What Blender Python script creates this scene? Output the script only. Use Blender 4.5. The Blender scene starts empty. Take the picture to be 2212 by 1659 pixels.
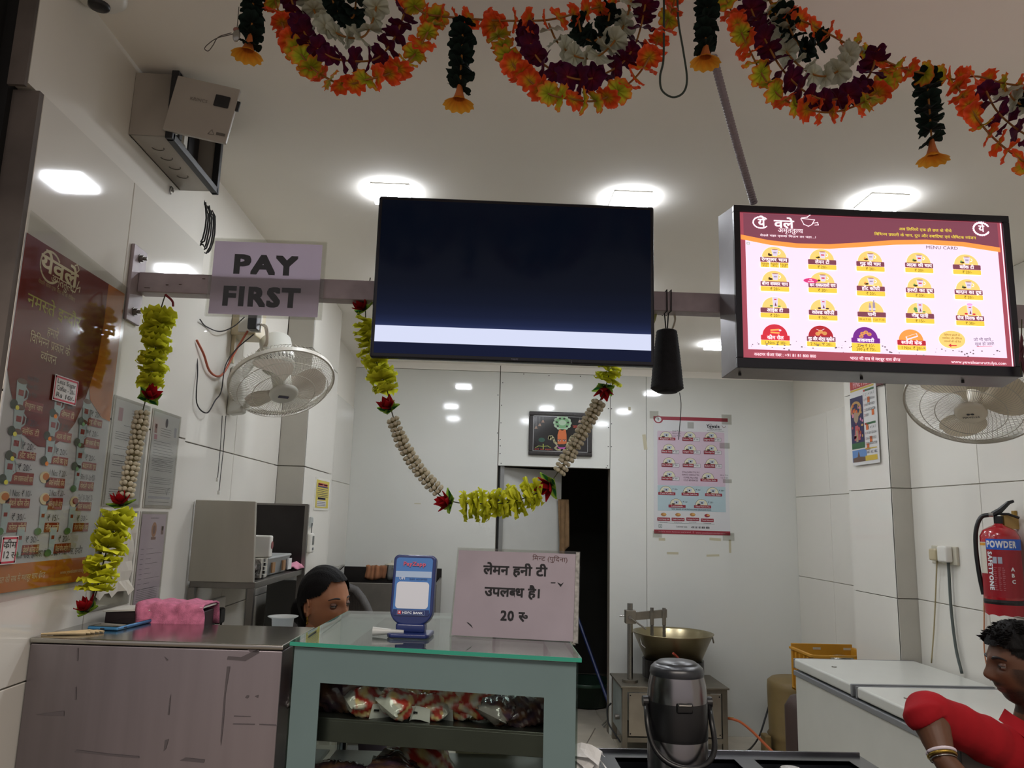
import bpy, bmesh, math, random
import numpy as np
from mathutils import Vector, Matrix

# ------------------------------------------------------------------ camera, world, lights, exposure
SC = bpy.context.scene
COL = SC.collection
EYE = 1.54
FPX, CX, CY = 1666.7, 1106.0, 829.5            # focal length and centre for a 2212 x 1659 frame
_pi, _ro, _ya = (math.radians(a) for a in (9.94, 1.532, 1.99))
_f = np.array([math.sin(_ya)*math.cos(_pi), math.cos(_ya)*math.cos(_pi), math.sin(_pi)])
_r = np.array([math.cos(_ya), -math.sin(_ya), 0.0])
_d = np.cross(_f, _r)
_c, _s = math.cos(_ro), math.sin(_ro)
RC = np.array([[_c, -_s, 0], [_s, _c, 0], [0, 0, 1]]) @ np.array([_r, _d, _f])   # world -> camera (x right, y down, z forward)
CAMP = np.array([0, 0, EYE])
cam_d = bpy.data.cameras.new('camera'); cam = bpy.data.objects.new('camera', cam_d); COL.objects.link(cam)
cam_d.sensor_fit = 'HORIZONTAL'; cam_d.sensor_width = 36.0; cam_d.lens = 36.0*FPX/2212.0
cam_d.clip_start = 0.05; cam_d.clip_end = 60
cam.matrix_world = Matrix(((RC[0][0], -RC[1][0], -RC[2][0], 0), (RC[0][1], -RC[1][1], -RC[2][1], 0),
                           (RC[0][2], -RC[1][2], -RC[2][2], EYE), (0, 0, 0, 1)))
SC.camera = cam
SC.view_settings.view_transform = 'Standard'; SC.view_settings.look = 'None'
SC.view_settings.gamma = 1.0; SC.view_settings.use_curve_mapping = False
SC.view_settings.exposure = 0.0
wd = bpy.data.worlds.new('world'); SC.world = wd; wd.use_nodes = True
wb = wd.node_tree.nodes['Background']; wb.inputs[0].default_value = (0.52, 0.47, 0.47, 1); wb.inputs[1].default_value = 0.90
PANEL_POWER = 84.0                              # emission of the ceiling panels
ad = bpy.data.lights.new('front_fill_lamp', 'AREA'); ad.shape = 'RECTANGLE'; ad.size = 4.5; ad.size_y = 1.2; ad.energy = 225; ad.color = (1, .90, .80)   # added fill lamp above the pavement, unseen; brightens ceiling and counter front
al = bpy.data.objects.new('front_fill_lamp', ad); COL.objects.link(al); al.location = (.4, -1.6, 4.4)
try:
    SC.cycles.max_bounces = 10; SC.cycles.diffuse_bounces = 6; SC.cycles.glossy_bounces = 4
    SC.cycles.transmission_bounces = 6; SC.cycles.transparent_max_bounces = 12
    SC.cycles.sample_clamp_indirect = 4.0; SC.cycles.caustics_reflective = False; SC.cycles.caustics_refractive = False
except Exception:
    pass
RND = random.Random(7)
NR = np.random.default_rng(5)

def at(px, py, x=None, y=None, z=None):
    """world point on the sight line of pixel (px,py) at a given x, y or z; used to measure the place from the photograph"""
    v = RC.T @ np.array([(px-CX)/FPX, (py-CY)/FPX, 1.0])
    i, val = (0, x) if x is not None else (1, y) if y is not None else (2, z)
    return CAMP + v*((val-CAMP[i])/v[i])

# ------------------------------------------------------------------ materials
def lin(c):
    if isinstance(c, str):
        c = tuple(int(c[i:i+2], 16)/255 for i in (0, 2, 4))
    return tuple(((x/12.92) if x <= .04045 else ((x+.055)/1.055)**2.4) for x in c[:3]) + (1,)
_M = {}
def mat(name, col, rough=.5, metal=0., noise=0., nscale=8., spec=.5, emit=0., trans=0., translucent=0., bump=0., bscale=200., attr=None, coat=0., stretch=None, alpha=1.):
    if name in _M: return _M[name]
    m = bpy.data.materials.new(name); m.use_nodes = True; nt = m.node_tree; N = nt.nodes; L = nt.links
    b = N['Principled BSDF']; b.inputs['Base Color'].default_value = lin(col)
    b.inputs['Roughness'].default_value = rough; b.inputs['Metallic'].default_value = metal
    b.inputs['Specular IOR Level'].default_value = spec; b.inputs['Coat Weight'].default_value = coat
    b.inputs['Transmission Weight'].default_value = trans; b.inputs['Alpha'].default_value = alpha
    src = None
    if attr:
        a = N.new('ShaderNodeAttribute'); a.attribute_name = attr; src = a.outputs['Color']
    if noise or bump:
        tc = N.new('ShaderNodeTexCoord'); mp = N.new('ShaderNodeMapping'); L.new(tc.outputs['Object'], mp.inputs[0])
        if stretch: mp.inputs['Scale'].default_value = stretch
    if noise:
        nz = N.new('ShaderNodeTexNoise'); nz.inputs['Scale'].default_value = nscale; nz.inputs['Detail'].default_value = 6
        L.new(mp.outputs[0], nz.inputs['Vector'])
        rp = N.new('ShaderNodeMapRange'); rp.inputs[1].default_value = .3; rp.inputs[2].default_value = .7
        rp.inputs[3].default_value = 1-noise; rp.inputs[4].default_value = 1+noise*.3
        L.new(nz.outputs[0], rp.inputs[0])
        mx = N.new('ShaderNodeVectorMath'); mx.operation = 'MULTIPLY'
        if src: L.new(src, mx.inputs[0])
        else: mx.inputs[0].default_value = lin(col)[:3]
        L.new(rp.outputs[0], mx.inputs[1]); src = mx.outputs[0]
    if src: L.new(src, b.inputs['Base Color'])
    if bump:
        n2 = N.new('ShaderNodeTexNoise'); n2.inputs['Scale'].default_value = bscale; n2.inputs['Detail'].default_value = 3
        L.new(mp.outputs[0], n2.inputs['Vector'])
        bp = N.new('ShaderNodeBump'); bp.inputs['Strength'].default_value = bump; bp.inputs['Distance'].default_value = .002
        L.new(n2.outputs[0], bp.inputs['Height']); L.new(bp.outputs[0], b.inputs['Normal'])
    if emit:
        b.inputs['Emission Strength'].default_value = emit
        if src: L.new(src, b.inputs['Emission Color'])
        else: b.inputs['Emission Color'].default_value = lin(col)
    if translucent:
        t = N.new('ShaderNodeBsdfTranslucent'); t.inputs[0].default_value = lin(col)
        if src: L.new(src, t.inputs[0])
        ms = N.new('ShaderNodeMixShader'); ms.inputs[0].default_value = translucent
        L.new(b.outputs[0], ms.inputs[1]); L.new(t.outputs[0], ms.inputs[2])
        L.new(ms.outputs[0], N['Material Output'].inputs[0])
    _M[name] = m
    return m
def clear_mat(name, tint, refl=.08, rough=.02):
    """thin clear sheet: lets light through, mirrors at grazing angles"""
    if name in _M: return _M[name]
    m = bpy.data.materials.new(name); m.use_nodes = True; nt = m.node_tree; N = nt.nodes; L = nt.links
    for n in list(N):
        if n.type == 'BSDF_PRINCIPLED': N.remove(n)
    t = N.new('ShaderNodeBsdfTransparent'); t.inputs[0].default_value = lin(tint)
    g = N.new('ShaderNodeBsdfGlossy'); g.inputs['Roughness'].default_value = rough
    lw = N.new('ShaderNodeLayerWeight'); lw.inputs[0].default_value = .5; f = N.new('ShaderNodeMath'); f.operation = 'POWER'; f.inputs[1].default_value = 5.0; L.new(lw.outputs['Facing'], f.inputs[0])
    a = N.new('ShaderNodeMath'); a.operation = 'ADD'; a.inputs[1].default_value = refl; a.use_clamp = True
    L.new(f.outputs[0], a.inputs[0])
    ms = N.new('ShaderNodeMixShader'); L.new(a.outputs[0], ms.inputs[0]); L.new(t.outputs[0], ms.inputs[1]); L.new(g.outputs[0], ms.inputs[2])
    L.new(ms.outputs[0], N['Material Output'].inputs[0]); _M[name] = m
    return m

# ------------------------------------------------------------------ objects
_LINKED = {}
def wmat(o):
    m = o.matrix_basis.copy()
    while o.parent: o = o.parent; m = o.matrix_basis @ m
    return m
def thing(name, label, cat, loc, rz=0, group=None, rot=None):
    o = bpy.data.objects.new(name, None); COL.objects.link(o); o.location = Vector([float(v) for v in loc]); o.rotation_euler = rot or (0, 0, rz)
    o.empty_display_size = .05
    o['label'] = label; o['category'] = cat
    if group: o['group'] = group
    o.matrix_basis = Matrix.Translation(o.location) @ o.rotation_euler.to_matrix().to_4x4()
    return o
def tag(o, label=None, cat=None, group=None, kind=None):
    if label: o['label'] = label
    if cat: o['category'] = cat
    if group: o['group'] = group
    if kind: o['kind'] = kind
    return o
def copy_tree(o, parent=None):
    c = o.copy(); COL.objects.link(c)
    if parent: c.parent = parent
    for ch in list(o.children): copy_tree(ch, c)
    return c
class MB:
    """collects geometry, then links it as ONE mesh object"""
    def __init__(s): s.v = []; s.f = []; s.col = None
    def add(s, v, f):
        k = len(s.v); s.v += [tuple(float(a) for a in p) for p in v]; s.f += [tuple(i+k for i in q) for q in f]; return s
    def box(s, lo, hi, M=None):
        (a, b, c), (d, e, g) = lo, hi
        v = [(a, b, c), (d, b, c), (d, e, c), (a, e, c), (a, b, g), (d, b, g), (d, e, g), (a, e, g)]
        if M is not None: v = [M @ Vector(p) for p in v]
        return s.add(v, [(0, 3, 2, 1), (4, 5, 6, 7), (0, 1, 5, 4), (1, 2, 6, 5), (2, 3, 7, 6), (3, 0, 4, 7)])
    def prism(s, pts, z0, z1):
        n = len(pts); v = [(p[0], p[1], z0) for p in pts]+[(p[0], p[1], z1) for p in pts]
        return s.add(v, [tuple(range(n))[::-1], tuple(range(n, 2*n))]+[(i, (i+1) % n, n+(i+1) % n, n+i) for i in range(n)])
    def slab(s, quad, t):
        """quad of 4 world points, thickened by vector t"""
        v = [Vector([float(a) for a in p]) for p in quad]; t = Vector([float(a) for a in t]); n = len(v)
        return s.add(v+[p+t for p in v], [tuple(range(n)), tuple(range(n, 2*n))[::-1]]+[((i+1) % n, i, n+i, n+(i+1) % n) for i in range(n)])
    def tube(s, pts, r, n=6, cap=True, rs=None):
        P = [Vector([float(a) for a in p]) for p in pts]; k = len(P); v = []; up = Vector((.31, .17, .93))
        prev = None
        for i in range(k):
            t = (P[min(i+1, k-1)]-P[max(i-1, 0)])
            if t.length < 1e-9: t = Vector((0, 0, 1))
            t.normalize()
            if prev is None:
                a = t.cross(up)
                if a.length < .1: a = t.cross(Vector((1, 0, 0)))
            else: a = prev-t*prev.dot(t)
            a.normalize(); prev = a; b = t.cross(a); rr = rs[i] if rs else r
            for j in range(n):
                w = 2*math.pi*j/n; v.append(P[i]+a*(math.cos(w)*rr)+b*(math.sin(w)*rr))
        f = [(i*n+j, i*n+(j+1) % n, (i+1)*n+(j+1) % n, (i+1)*n+j) for i in range(k-1) for j in range(n)]
        if cap: f += [tuple(range(n))[::-1], tuple(range((k-1)*n, k*n))]
        return s.add(v, f)
    def cyl(s, p0, p1, r0, r1=None, n=20): return s.tube([p0, p1], r0, n, rs=[r0, r0 if r1 is None else r1])
    def lathe(s, prof, c=(0, 0, 0), n=32, M=None, a0=0, a1=2*math.pi):
        """prof: (r,z) list turned about the local z axis"""
        full = abs(a1-a0-2*math.pi) < 1e-6; m = n if full else n+1; v = []; f = []
        for r, z in prof:
            for j in range(m):
                w = a0+(a1-a0)*j/n; p = Vector((r*math.cos(w), r*math.sin(w), z))
                v.append((M @ p) if M is not None else p+Vector(c))
        for i in range(len(prof)-1):
            for j in range(n):
                k = (j+1) % m; f.append((i*m+j, i*m+k, (i+1)*m+k, (i+1)*m+j))
        return s.add(v, f)
    def sphere(s, c, r, n=12, M=None):
        if isinstance(r, (int, float)): r = (r, r, r)
        v = []; f = []; h = n//2+1
        for i in range(h+1):
            t = math.pi*i/h
            for j in range(n):
                w = 2*math.pi*j/n; p = Vector((r[0]*math.sin(t)*math.cos(w), r[1]*math.sin(t)*math.sin(w), r[2]*math.cos(t)))
                v.append((M @ p if M is not None else p)+Vector([float(a) for a in c]))
        for i in range(h):
            for j in range(n): f.append((i*n+j, (i+1)*n+j, (i+1)*n+(j+1) % n, i*n+(j+1) % n))
        return s.add(v, f)
    def build(s, name, m, parent=None, world=True, smooth=False, bevel=0, seg=2, cols=None, colname='Col', angle=40, weld=False, sub=0):
        me = bpy.data.meshes.new(name)
        v = s.v
        if parent is not None and world:
            W = np.array(wmat(parent).inverted()); a = np.array(v); v = (a @ W[:3, :3].T + W[:3, 3]).tolist()
        me.from_pydata(v, [], s.f)
        if weld or bevel:
            bm = bmesh.new(); bm.from_mesh(me); bmesh.ops.remove_doubles(bm, verts=bm.verts, dist=1e-5)
            bmesh.ops.recalc_face_normals(bm, faces=bm.faces); bm.to_mesh(me); bm.free()
        me.materials.append(m) if m else None
        if cols is not None:
            at_ = me.color_attributes.new(colname, 'FLOAT_COLOR', 'POINT'); at_.data.foreach_set('color', np.array(cols, dtype=np.float32).ravel())
        o = bpy.data.objects.new(name, me); COL.objects.link(o)
        if parent is not None: o.parent = parent
        if smooth: me.shade_smooth()
        if bevel:
            b = o.modifiers.new('b', 'BEVEL'); b.width = bevel; b.segments = seg; b.limit_method = 'ANGLE'; b.angle_limit = math.radians(angle)
            if smooth or seg > 1:
                me.shade_smooth()
                wn = o.modifiers.new('w', 'WEIGHTED_NORMAL'); wn.keep_sharp = False
        if sub:
            q = o.modifiers.new('s', 'SUBSURF'); q.levels = sub; q.render_levels = sub
        return o
def struct(o): o['kind'] = 'structure'; return o
def spline(pts, n=8):
    P = [Vector([float(a) for a in p]) for p in pts]
    P = [2*P[0]-P[1]]+P+[2*P[-1]-P[-2]]; out = []
    for i in range(1, len(P)-2):
        a, b, c, d = P[i-1:i+3]
        for k in range(n):
            t = k/n; out.append(.5*((2*b)+(c-a)*t+(2*a-5*b+4*c-d)*t*t+(3*b-a-3*c+d)*t**3))
    out.append(P[-2]); return out
def along(pts, step, start=0):
    """points and tangents at equal steps along a polyline"""
    out = []; need = start; acc = 0
    for a, b in zip(pts, pts[1:]):
        l = (b-a).length
        while need <= acc+l and l > 0:
            out.append((a.lerp(b, (need-acc)/l), (b-a).normalized())); need += step
        acc += l
    return out
def frame_of(t, spin=0, ref=Vector((0, 0, 1))):
    z = t.normalized(); x = ref.cross(z)
    if x.length < .1: x = Vector((1, 0, 0)).cross(z)
    x.normalize(); y = z.cross(x); M = Matrix((x, y, z)).transposed().to_4x4()
    return M @ Matrix.Rotation(spin, 4, 'Z')
# ------------------------------------------------------------------ writing: every sign is flat coloured shapes on its sheet
_GC = {}
def _ev(s, off):
    cu = bpy.data.curves.new('t', 'FONT'); cu.body = s; cu.size = 1; cu.resolution_u = 2; cu.fill_mode = 'FRONT'; cu.offset = off
    o = bpy.data.objects.new('t', cu); COL.objects.link(o)
    me = bpy.data.meshes.new_from_object(o.evaluated_get(bpy.context.evaluated_depsgraph_get()))
    v = np.zeros(len(me.vertices)*3); me.vertices.foreach_get('co', v); v = v.reshape(-1, 3)[:, :2].copy()
    f = [tuple(p.vertices) for p in me.polygons]
    bpy.data.objects.remove(o); bpy.data.curves.remove(cu); bpy.data.meshes.remove(me)
    return v, f
def glyph(ch, off=0.0):
    k = (ch, off)
    if k not in _GC:
        v, f = _ev(ch, 0) if ch != ' ' else (np.zeros((0, 2)), []); v = np.hstack([v, np.zeros((len(v), 1))])
        if off and len(v):                       # bold: the same outline struck five times, a little apart
            n = len(v); D = [(off*a, off*b) for a in (-1, -.33, .33, 1) for b in (-1, -.33, .33, 1)] if off > .045 else [(0, 0), (off, off), (-off, off), (off, -off), (-off, -off)] if off > .024 else [(off, 0), (-off, 0), (0, off*.7)]
            f = [tuple(i+n*j for i in q) for j in range(len(D)) for q in f]; v = np.vstack([v+np.array([d[0]*.8, d[1]*.8, j*(1.6e-5 if len(D) < 9 else 6e-6)]) for j, d in enumerate(D)])
        a = _ev(ch+'द', 0)[0][:, 0].max()-_ev('द', 0)[0][:, 0].max()+(off*1.3 if ord(ch) < 128 else 0)
        _GC[k] = (v, f, a)
    return _GC[k]
def clip_x(v, f, c):
    V = []; F = []
    for q in f:
        P = [v[i] for i in q]; out = []
        for a, b in zip(P, P[1:]+P[:1]):
            if a[0] <= c: out.append(a)
            if (a[0] <= c) != (b[0] <= c): out.append(a+(b-a)*((c-a[0])/(b[0]-a[0])))
        if len(out) > 2: F.append(tuple(range(len(V), len(V)+len(out)))); V += out
    return (np.array(V) if V else np.zeros((0, 3))), F
HAL, NUK = '\u094d', '\u093c'
MATRA = set('\u093e\u093f\u0940\u0941\u0942\u0943\u0945\u0947\u0948\u0949\u094b\u094c\u0901\u0902\u0903')
RIGHTSTEM = set('खगघचजझञणतथधनपबभमयलवशषस')
def iscons(c): return '\u0915' <= c <= '\u0939' or '\u0958' <= c <= '\u095f'
def shape(s, off=0.0):
    """lays a line out, with half letters, reph and rakar; returns vertices, faces, width for size 1"""
    V = []; F = []; n = 0; pen = 0.0; turn = 0
    def put(v, f, adv, dx=0, dy=0, sc=1):
        nonlocal n, pen, turn
        if len(v): turn += 1; V.append(v*np.array([sc, sc, 1])+np.array([pen+dx, dy, (turn % 3)*8e-5])); F.extend(tuple(i+n for i in q) for q in f); n += len(v)
        pen += adv
    i = 0
    while i < len(s):
        c = s[i]
        if iscons(c):
            seq = [c]; nuk = False; i += 1
            while i < len(s):
                if s[i] == NUK: nuk = True; i += 1
                elif s[i] == HAL and i+1 < len(s) and iscons(s[i+1]): seq.append(s[i+1]); i += 2
                else: break
            mt = []
            while i < len(s) and s[i] in MATRA: mt.append(s[i]); i += 1
            reph = len(seq) > 1 and seq[0] == 'र'
            if reph: seq = seq[1:]
            rak = len(seq) > 1 and seq[-1] == 'र'
            if rak: seq = seq[:-1]
            if '\u093f' in mt: put(*glyph('\u093f', off)); mt.remove('\u093f')
            for h in seq[:-1]:
                v, f, a = glyph(h, off)
                if h in RIGHTSTEM: v, f = clip_x(v, f, a-.155); put(v, f, a-.15)
                elif h in 'कफ': v, f = clip_x(v, f, a*.70); put(v, f, a*.68)
                else: put(v, f, a); put(*glyph(HAL, off))
            v, f, a = glyph(seq[-1], off); put(v, f, a)
            if rak: put(np.array([(-.13, .24, 0), (-.13, .14, 0), (-.42, -.06, 0), (-.42, .03, 0)]), [(3, 2, 1, 0)], 0)
            if nuk: put(*glyph(NUK, off))
            for m in mt:
                v, f, a = glyph(m, off)
                if seq[-1] == 'र' and m in '\u0941\u0942': put(v, f, .14, dx=.24, dy=.42, sc=.8)
                else: put(v, f, a)
            if reph: v, f, a = glyph('\u0945', off); put(v, f, 0, dx=.02, dy=-.01)
        else:
            put(*glyph(c, off)); i += 1
    return (np.vstack(V) if V else np.zeros((0, 3))), F, pen
class Print:
    """flat print on a sheet. O: world origin, U: right, D: down, N: outward normal (all world, unit). Shapes are collected per part and ink."""
    def __init__(s, O, U, D, N, step=.00035, plane=None):
        s.O, s.U, s.D, s.N = (np.array([float(a) for a in q]) for q in (O, U, D, N)); s.b = {}; s.step = step; s.lay = 0; s.plane = plane; s.part = 'print'
    def p(s, u, v, l=None): return s.O+s.U*u+s.D*v+s.N*(s.step*(s.lay if l is None else l)+.0004)
    def uv(s, px, py):
        q = RC.T @ np.array([(px-CX)/FPX, (py-CY)/FPX, 1.0]); t = ((s.O-CAMP) @ s.N)/(q @ s.N); w = CAMP+q*t-s.O
        return w @ s.U, w @ s.D
    def poly(s, pts, m, l=1, part=None):
        k = (part or s.part, m); B = s.b.setdefault(k, MB())
        B.add([s.p(u, v, l) for u, v in pts], [tuple(range(len(pts)))])
    def rect(s, u0, v0, u1, v1, m, l=1, part=None, r=0):
        if r > 0:
            pts = []
            for cx, cy, a in ((u1-r, v0+r, -90), (u1-r, v1-r, 0), (u0+r, v1-r, 90), (u0+r, v0+r, 180)):
                for k in range(4): w = math.radians(a+30*k); pts.append((cx+r*math.cos(w), cy+r*math.sin(w)))
            s.poly(pts, m, l, part)
        else: s.poly([(u0, v0), (u1, v0), (u1, v1), (u0, v1)], m, l, part)
    def ell(s, u, v, a, b, m, l=1, n=24, part=None, w0=0, w1=360):
        s.poly([(u+a*math.cos(math.radians(w0+(w1-w0)*k/n)), v+b*math.sin(math.radians(w0+(w1-w0)*k/n))) for k in range(n if w1-w0 >= 360 else n+1)], m, l, part)
    def line(s, pts, w, m, l=2, part=None):
        for (a, b), (c, d) in zip(pts, pts[1:]):
            L = math.hypot(c-a, d-b) or 1; x, y = -(d-b)/L*w/2, (c-a)/L*w/2; ex, ey = (c-a)/L*w*.25, (d-b)/L*w*.25
            s.poly([(a+x-ex, b+y-ey), (c+x+ex, d+y+ey), (c-x+ex, d-y+ey), (a-x-ex, b-y-ey)], m, l, part)
    def text(s, t, u, v, h, m, l=3, al='c', off=0.0, wide=1.0, fit=None, part='lettering', rot=0):
        """baseline at v, body height h (metres of a Latin capital or a Devanagari letter)"""
        V, F, w = shape(t, off); k = h/.66
        if not len(V): return 0
        kx = k*wide
        if fit: kx = fit/w
        x0 = {'c': -w*kx/2, 'l': 0, 'r': -w*kx}[al]
        uu = V[:, 0]*kx+x0; vv = -V[:, 1]*k
        if rot: c, q = math.cos(rot), math.sin(rot); uu, vv = uu*c-vv*q, uu*q+vv*c
        P = s.O+np.outer(u+uu, s.U)+np.outer(v+vv, s.D)+s.N*(s.step*l+.0004)+np.outer(V[:, 2], s.N)
        s.b.setdefault((part, m), MB()).add(P.tolist(), F)
        return w*kx
    def build(s, parent):
        out = []
        for (part, m), B in s.b.items():
            o = B.build(part, m, parent); out.append(o)
            if part in ('lettering', 'print', 'fine_print'): o['kind'] = 'stuff'
        return out
def squiggle(pr, u0, v, u1, m, h=.0009, l=3, seed=0, part='fine_print'):
    """a line of print too small to read: short word blocks"""
    r = random.Random(seed); u = u0
    while u < u1:
        w = min(r.uniform(3, 9)*h, u1-u); pr.rect(u, v-h, u+w, v, m, l, part); u += w+h*1.2
# ------------------------------------------------------------------ common materials
WALL = mat('white_tile', 'DDDAD1', .06, noise=.05, nscale=1.2, spec=.5)
LAM = mat('white_laminate', 'D6D7D1', .07, noise=.04, nscale=1.0)
PLAST = mat('wall_paint', 'DCD8CE', .7, noise=.05, nscale=2)
CEIL = mat('ceiling_paint', 'F3EFE7', .85, noise=.03, nscale=1.5)
BACKM = mat('joint_grime', '6E675C', .8)
STEEL = mat('brushed_steel', 'A9A7A2', .26, 1, noise=.16, nscale=2.2, stretch=(1, 1, .35), bump=.05, bscale=60)
STEELD = mat('dull_steel', '8E8A84', .36, 1, noise=.25, nscale=4, bump=.05, bscale=50)
DARKST = mat('dark_steel', '3A3736', .35, .8, noise=.2)
BLACK = mat('black_plastic', '101012', .35)
BLACKM = mat('black_matte', '0B0B0C', .75)
WHITEP = mat('white_plastic', 'D8D6CE', .35)
CREAM = mat('cream_plastic', 'C9BD9E', .4)
GREYP = mat('grey_plastic', '6F7274', .45)
LED = mat('led_panel', 'F4F8FF', .5, emit=PANEL_POWER)
BEAMM = mat('painted_steel_tube', 'A2969A', .4, .1, noise=.2, nscale=20)
PAPER = mat('paper', 'D9D8D6', .6, translucent=.15)
INK = mat('black_ink', '121011', .9, spec=.08)
FILM = clear_mat('clear_film', 'F4F4F2', .03, .08)
XL, XLB, XR = -.965, -1.0, 2.39
ZC = 2.74
# floor: large pale tiles over the whole shop, and the pavement before it
m = MB(); m.box((-1.6, -.5, -.06), (2.9, 9.2, -.012)); fl = struct(m.build('floor', BACKM))
FT = mat('floor_tile_stone', 'C6BDAC', .4, noise=.18, nscale=5)
tm = None
for i in range(7):
    for j in range(12):
        x0, y0 = -1.4+i*.6, 1.5+j*.6
        if y0 > 8.4 or (y0 < 4.6 and x0 < .2): continue
        if tm is None:
            b = MB(); b.box((.0015, .0015, -.012), (.5985, .5985, 0)); tl = b.build('floor_tile', FT, fl); tm = tl
        else: tl = tm.copy(); COL.objects.link(tl)
        tl.location = (x0, y0, 0)
b = MB(); b.box((-6, -8, -.2), (8, 1.5, -.08)); struct(b.build('pavement', mat('pavement_stone', '948B80', .8, noise=.2)))
# ceiling
b = MB(); b.box((-1.3, .6, ZC), (2.9, 6.2, ZC+.1)); struct(b.build('ceiling', CEIL))
# left wall: plaster above, glossy tiles proud of it below, jamb at the street end
b = MB(); b.box((-1.35, 1.565, -.1), (-.985, 2.54, 2.42)); b.box((-1.35, 1.534, 2.42), (-.985, 2.54, ZC+.05)); b.box((-1.35, 2.5, -.1), (-1.02, 6.0, ZC+.05))
wl = struct(b.build('wall_left', PLAST))
def tile(parent, quad, t, m=WALL, name='wall_tile', bev=.0015):
    b = MB(); b.slab(quad, t); return b.build(name, m, parent, bevel=bev, seg=1)
def grid_tiles(parent, P, ax, a_list, z_list, n, t=.012, skip=None):
    """tiles on a plane through P; ax 'x' or 'y' runs along a_list; n is the outward normal"""
    g = .0016
    for a0, a1 in zip(a_list, a_list[1:]):
        for z0, z1 in zip(z_list, z_list[1:]):
            if skip and skip(a0, a1, z0, z1): continue
            if ax == 'y': q = [(P, a0+g, z0+g), (P, a1-g, z0+g), (P, a1-g, z1-g), (P, a0+g, z1-g)]
            else: q = [(a0+g, P, z0+g), (a1-g, P, z0+g), (a1-g, P, z1-g), (a0+g, P, z1-g)]
            b = MB(); b.slab(q, (-n[0]*t, -n[1]*t, 0)); b.build('wall_tile', WALL, parent, bevel=.0014, seg=1, weld=True)
ROWS = [0, .58, 1.17, 1.768, 2.412]
grid_tiles(wl, XL, 'y', [1.56, 2.0, 2.535], ROWS, (1, 0), .02)
b = MB(); b.box((-.987, 2.505, 0), (XL-.001, 2.533, 2.41)); b.build('tile_edge', BACKM, wl)
grid_tiles(wl, XLB, 'y', [2.54, 3.14, 3.82], [0, .58, 1.17, 1.768, 2.36], (1, 0), .02)
b = MB(); b.box((-1.02, 2.54, 2.36), (-1.004, 3.82, ZC)); b.build('plaster_band', PLAST, wl)
# left column, its front face and its side
lp = MB(); lp.box((-1.04, 3.83, 0), (-.885, 4.50, ZC)); pl = struct(lp.build('pillar_left', BACKM))
TILE2 = mat('beige_tile', 'AFABA0', .3, noise=.05)
for z0, z1 in zip([0, .58, 1.17, 1.768, 2.36], [.58, 1.17, 1.768, 2.36, ZC]):
    tile(pl, [(-1.0, 3.82, z0+.002), (-.872, 3.82, z0+.002), (-.872, 3.82, z1-.002), (-1.0, 3.82, z1-.002)], (0, .012, 0), TILE2)
    tile(pl, [(-.872, 3.822, z0+.002), (-.872, 4.52, z0+.002), (-.872, 4.52, z1-.002), (-.872, 3.822, z1-.002)], (-.012, 0, 0), WALL)
grid_tiles(wl, -1.075+.06, 'y', [4.52, 5.3, 6.0], [0, .58, 1.17, 1.768, 2.36], (1, 0), .004)
# street-end jamb, roller shutter channel and the neighbour's wall
JAMB = mat('dirty_cement', '625A55', .85, noise=.35, nscale=7, bump=.3, bscale=30)
b = MB(); b.box((-1.022, 1.546, -.1), (-.966, 1.562, 2.41)); b.box((-1.022, 1.524, 2.41), (-.986, 1.533, ZC+.2)); struct(b.build('trim_1', JAMB))
b = MB(); b.box((-1.20, 1.53, -.1), (-1.022, 1.56, 3.2)); b.box((-1.062, 1.49, -.1), (-1.05, 1.53, 3.2)); struct(b.build('trim_2', BLACKM))
b = MB(); b.box((-2.2, 1.45, -.1), (-1.055, 1.49, 3.3)); struct(b.build('wall_outside', mat('neighbour_wall', '8A9184', .7, noise=.1)))
# back wall of laminate sheets around a doorway
YB = 6.0
zd, zt = 1.948, 2.685
b = MB(); b.box((-1.35, YB+.012, -.02), (.118, YB+.10, ZC+.05)); b.box((.99, YB+.012, -.02), (2.9, YB+.10, ZC+.05)); b.box((.118, YB+.012, zd), (.99, YB+.10, ZC+.05))
wbk = struct(b.build('wall_back', BACKM))
def sheet(x0, x1, z0, z1, name='wall_panel', m=LAM): return tile(wbk, [(x0, YB, z0), (x1, YB, z0), (x1, YB, z1), (x0, YB, z1)], (0, .012, 0), m, name, .001)
sheet(-1.07, .112, 0, zt); sheet(.118, .988, zd, zt); sheet(.992, 1.275, 0, zt+.03); sheet(1.278, 2.47, 0, zt+.035)
b = MB()
for x0, x1 in ((-1.07, .112), (.118, 2.47)): b.box((x0, YB-.002, zt+.003), (x1, YB+.011, ZC-.0))
b.build('plaster_band', CEIL, wbk)
b = MB()
for x, z in [(.135, 2.60), (.13, 2.42), (.13, 2.28), (.128, 2.15), (.13, 2.1), (.13, 2.04), (.14, 1.965), (.975, 2.42), (.977, 2.27), (.975, 2.12), (.97, 1.97), (.96, 1.955), (1.0, 2.42), (1.0, 2.3), (1.0, 2.12), (.3, 2.675), (.5, 2.67), (.75, 2.672), (.1, 2.5), (.105, 2.2)]:
    b.cyl((x, YB+.001, z), (x, YB-.002, z), .004, n=8)
o = b.build('screw_heads', BLACKM, wbk); o['kind'] = 'stuff'
b = MB()
TAPE = mat('old_tape', 'B9B398', .5)
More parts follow.
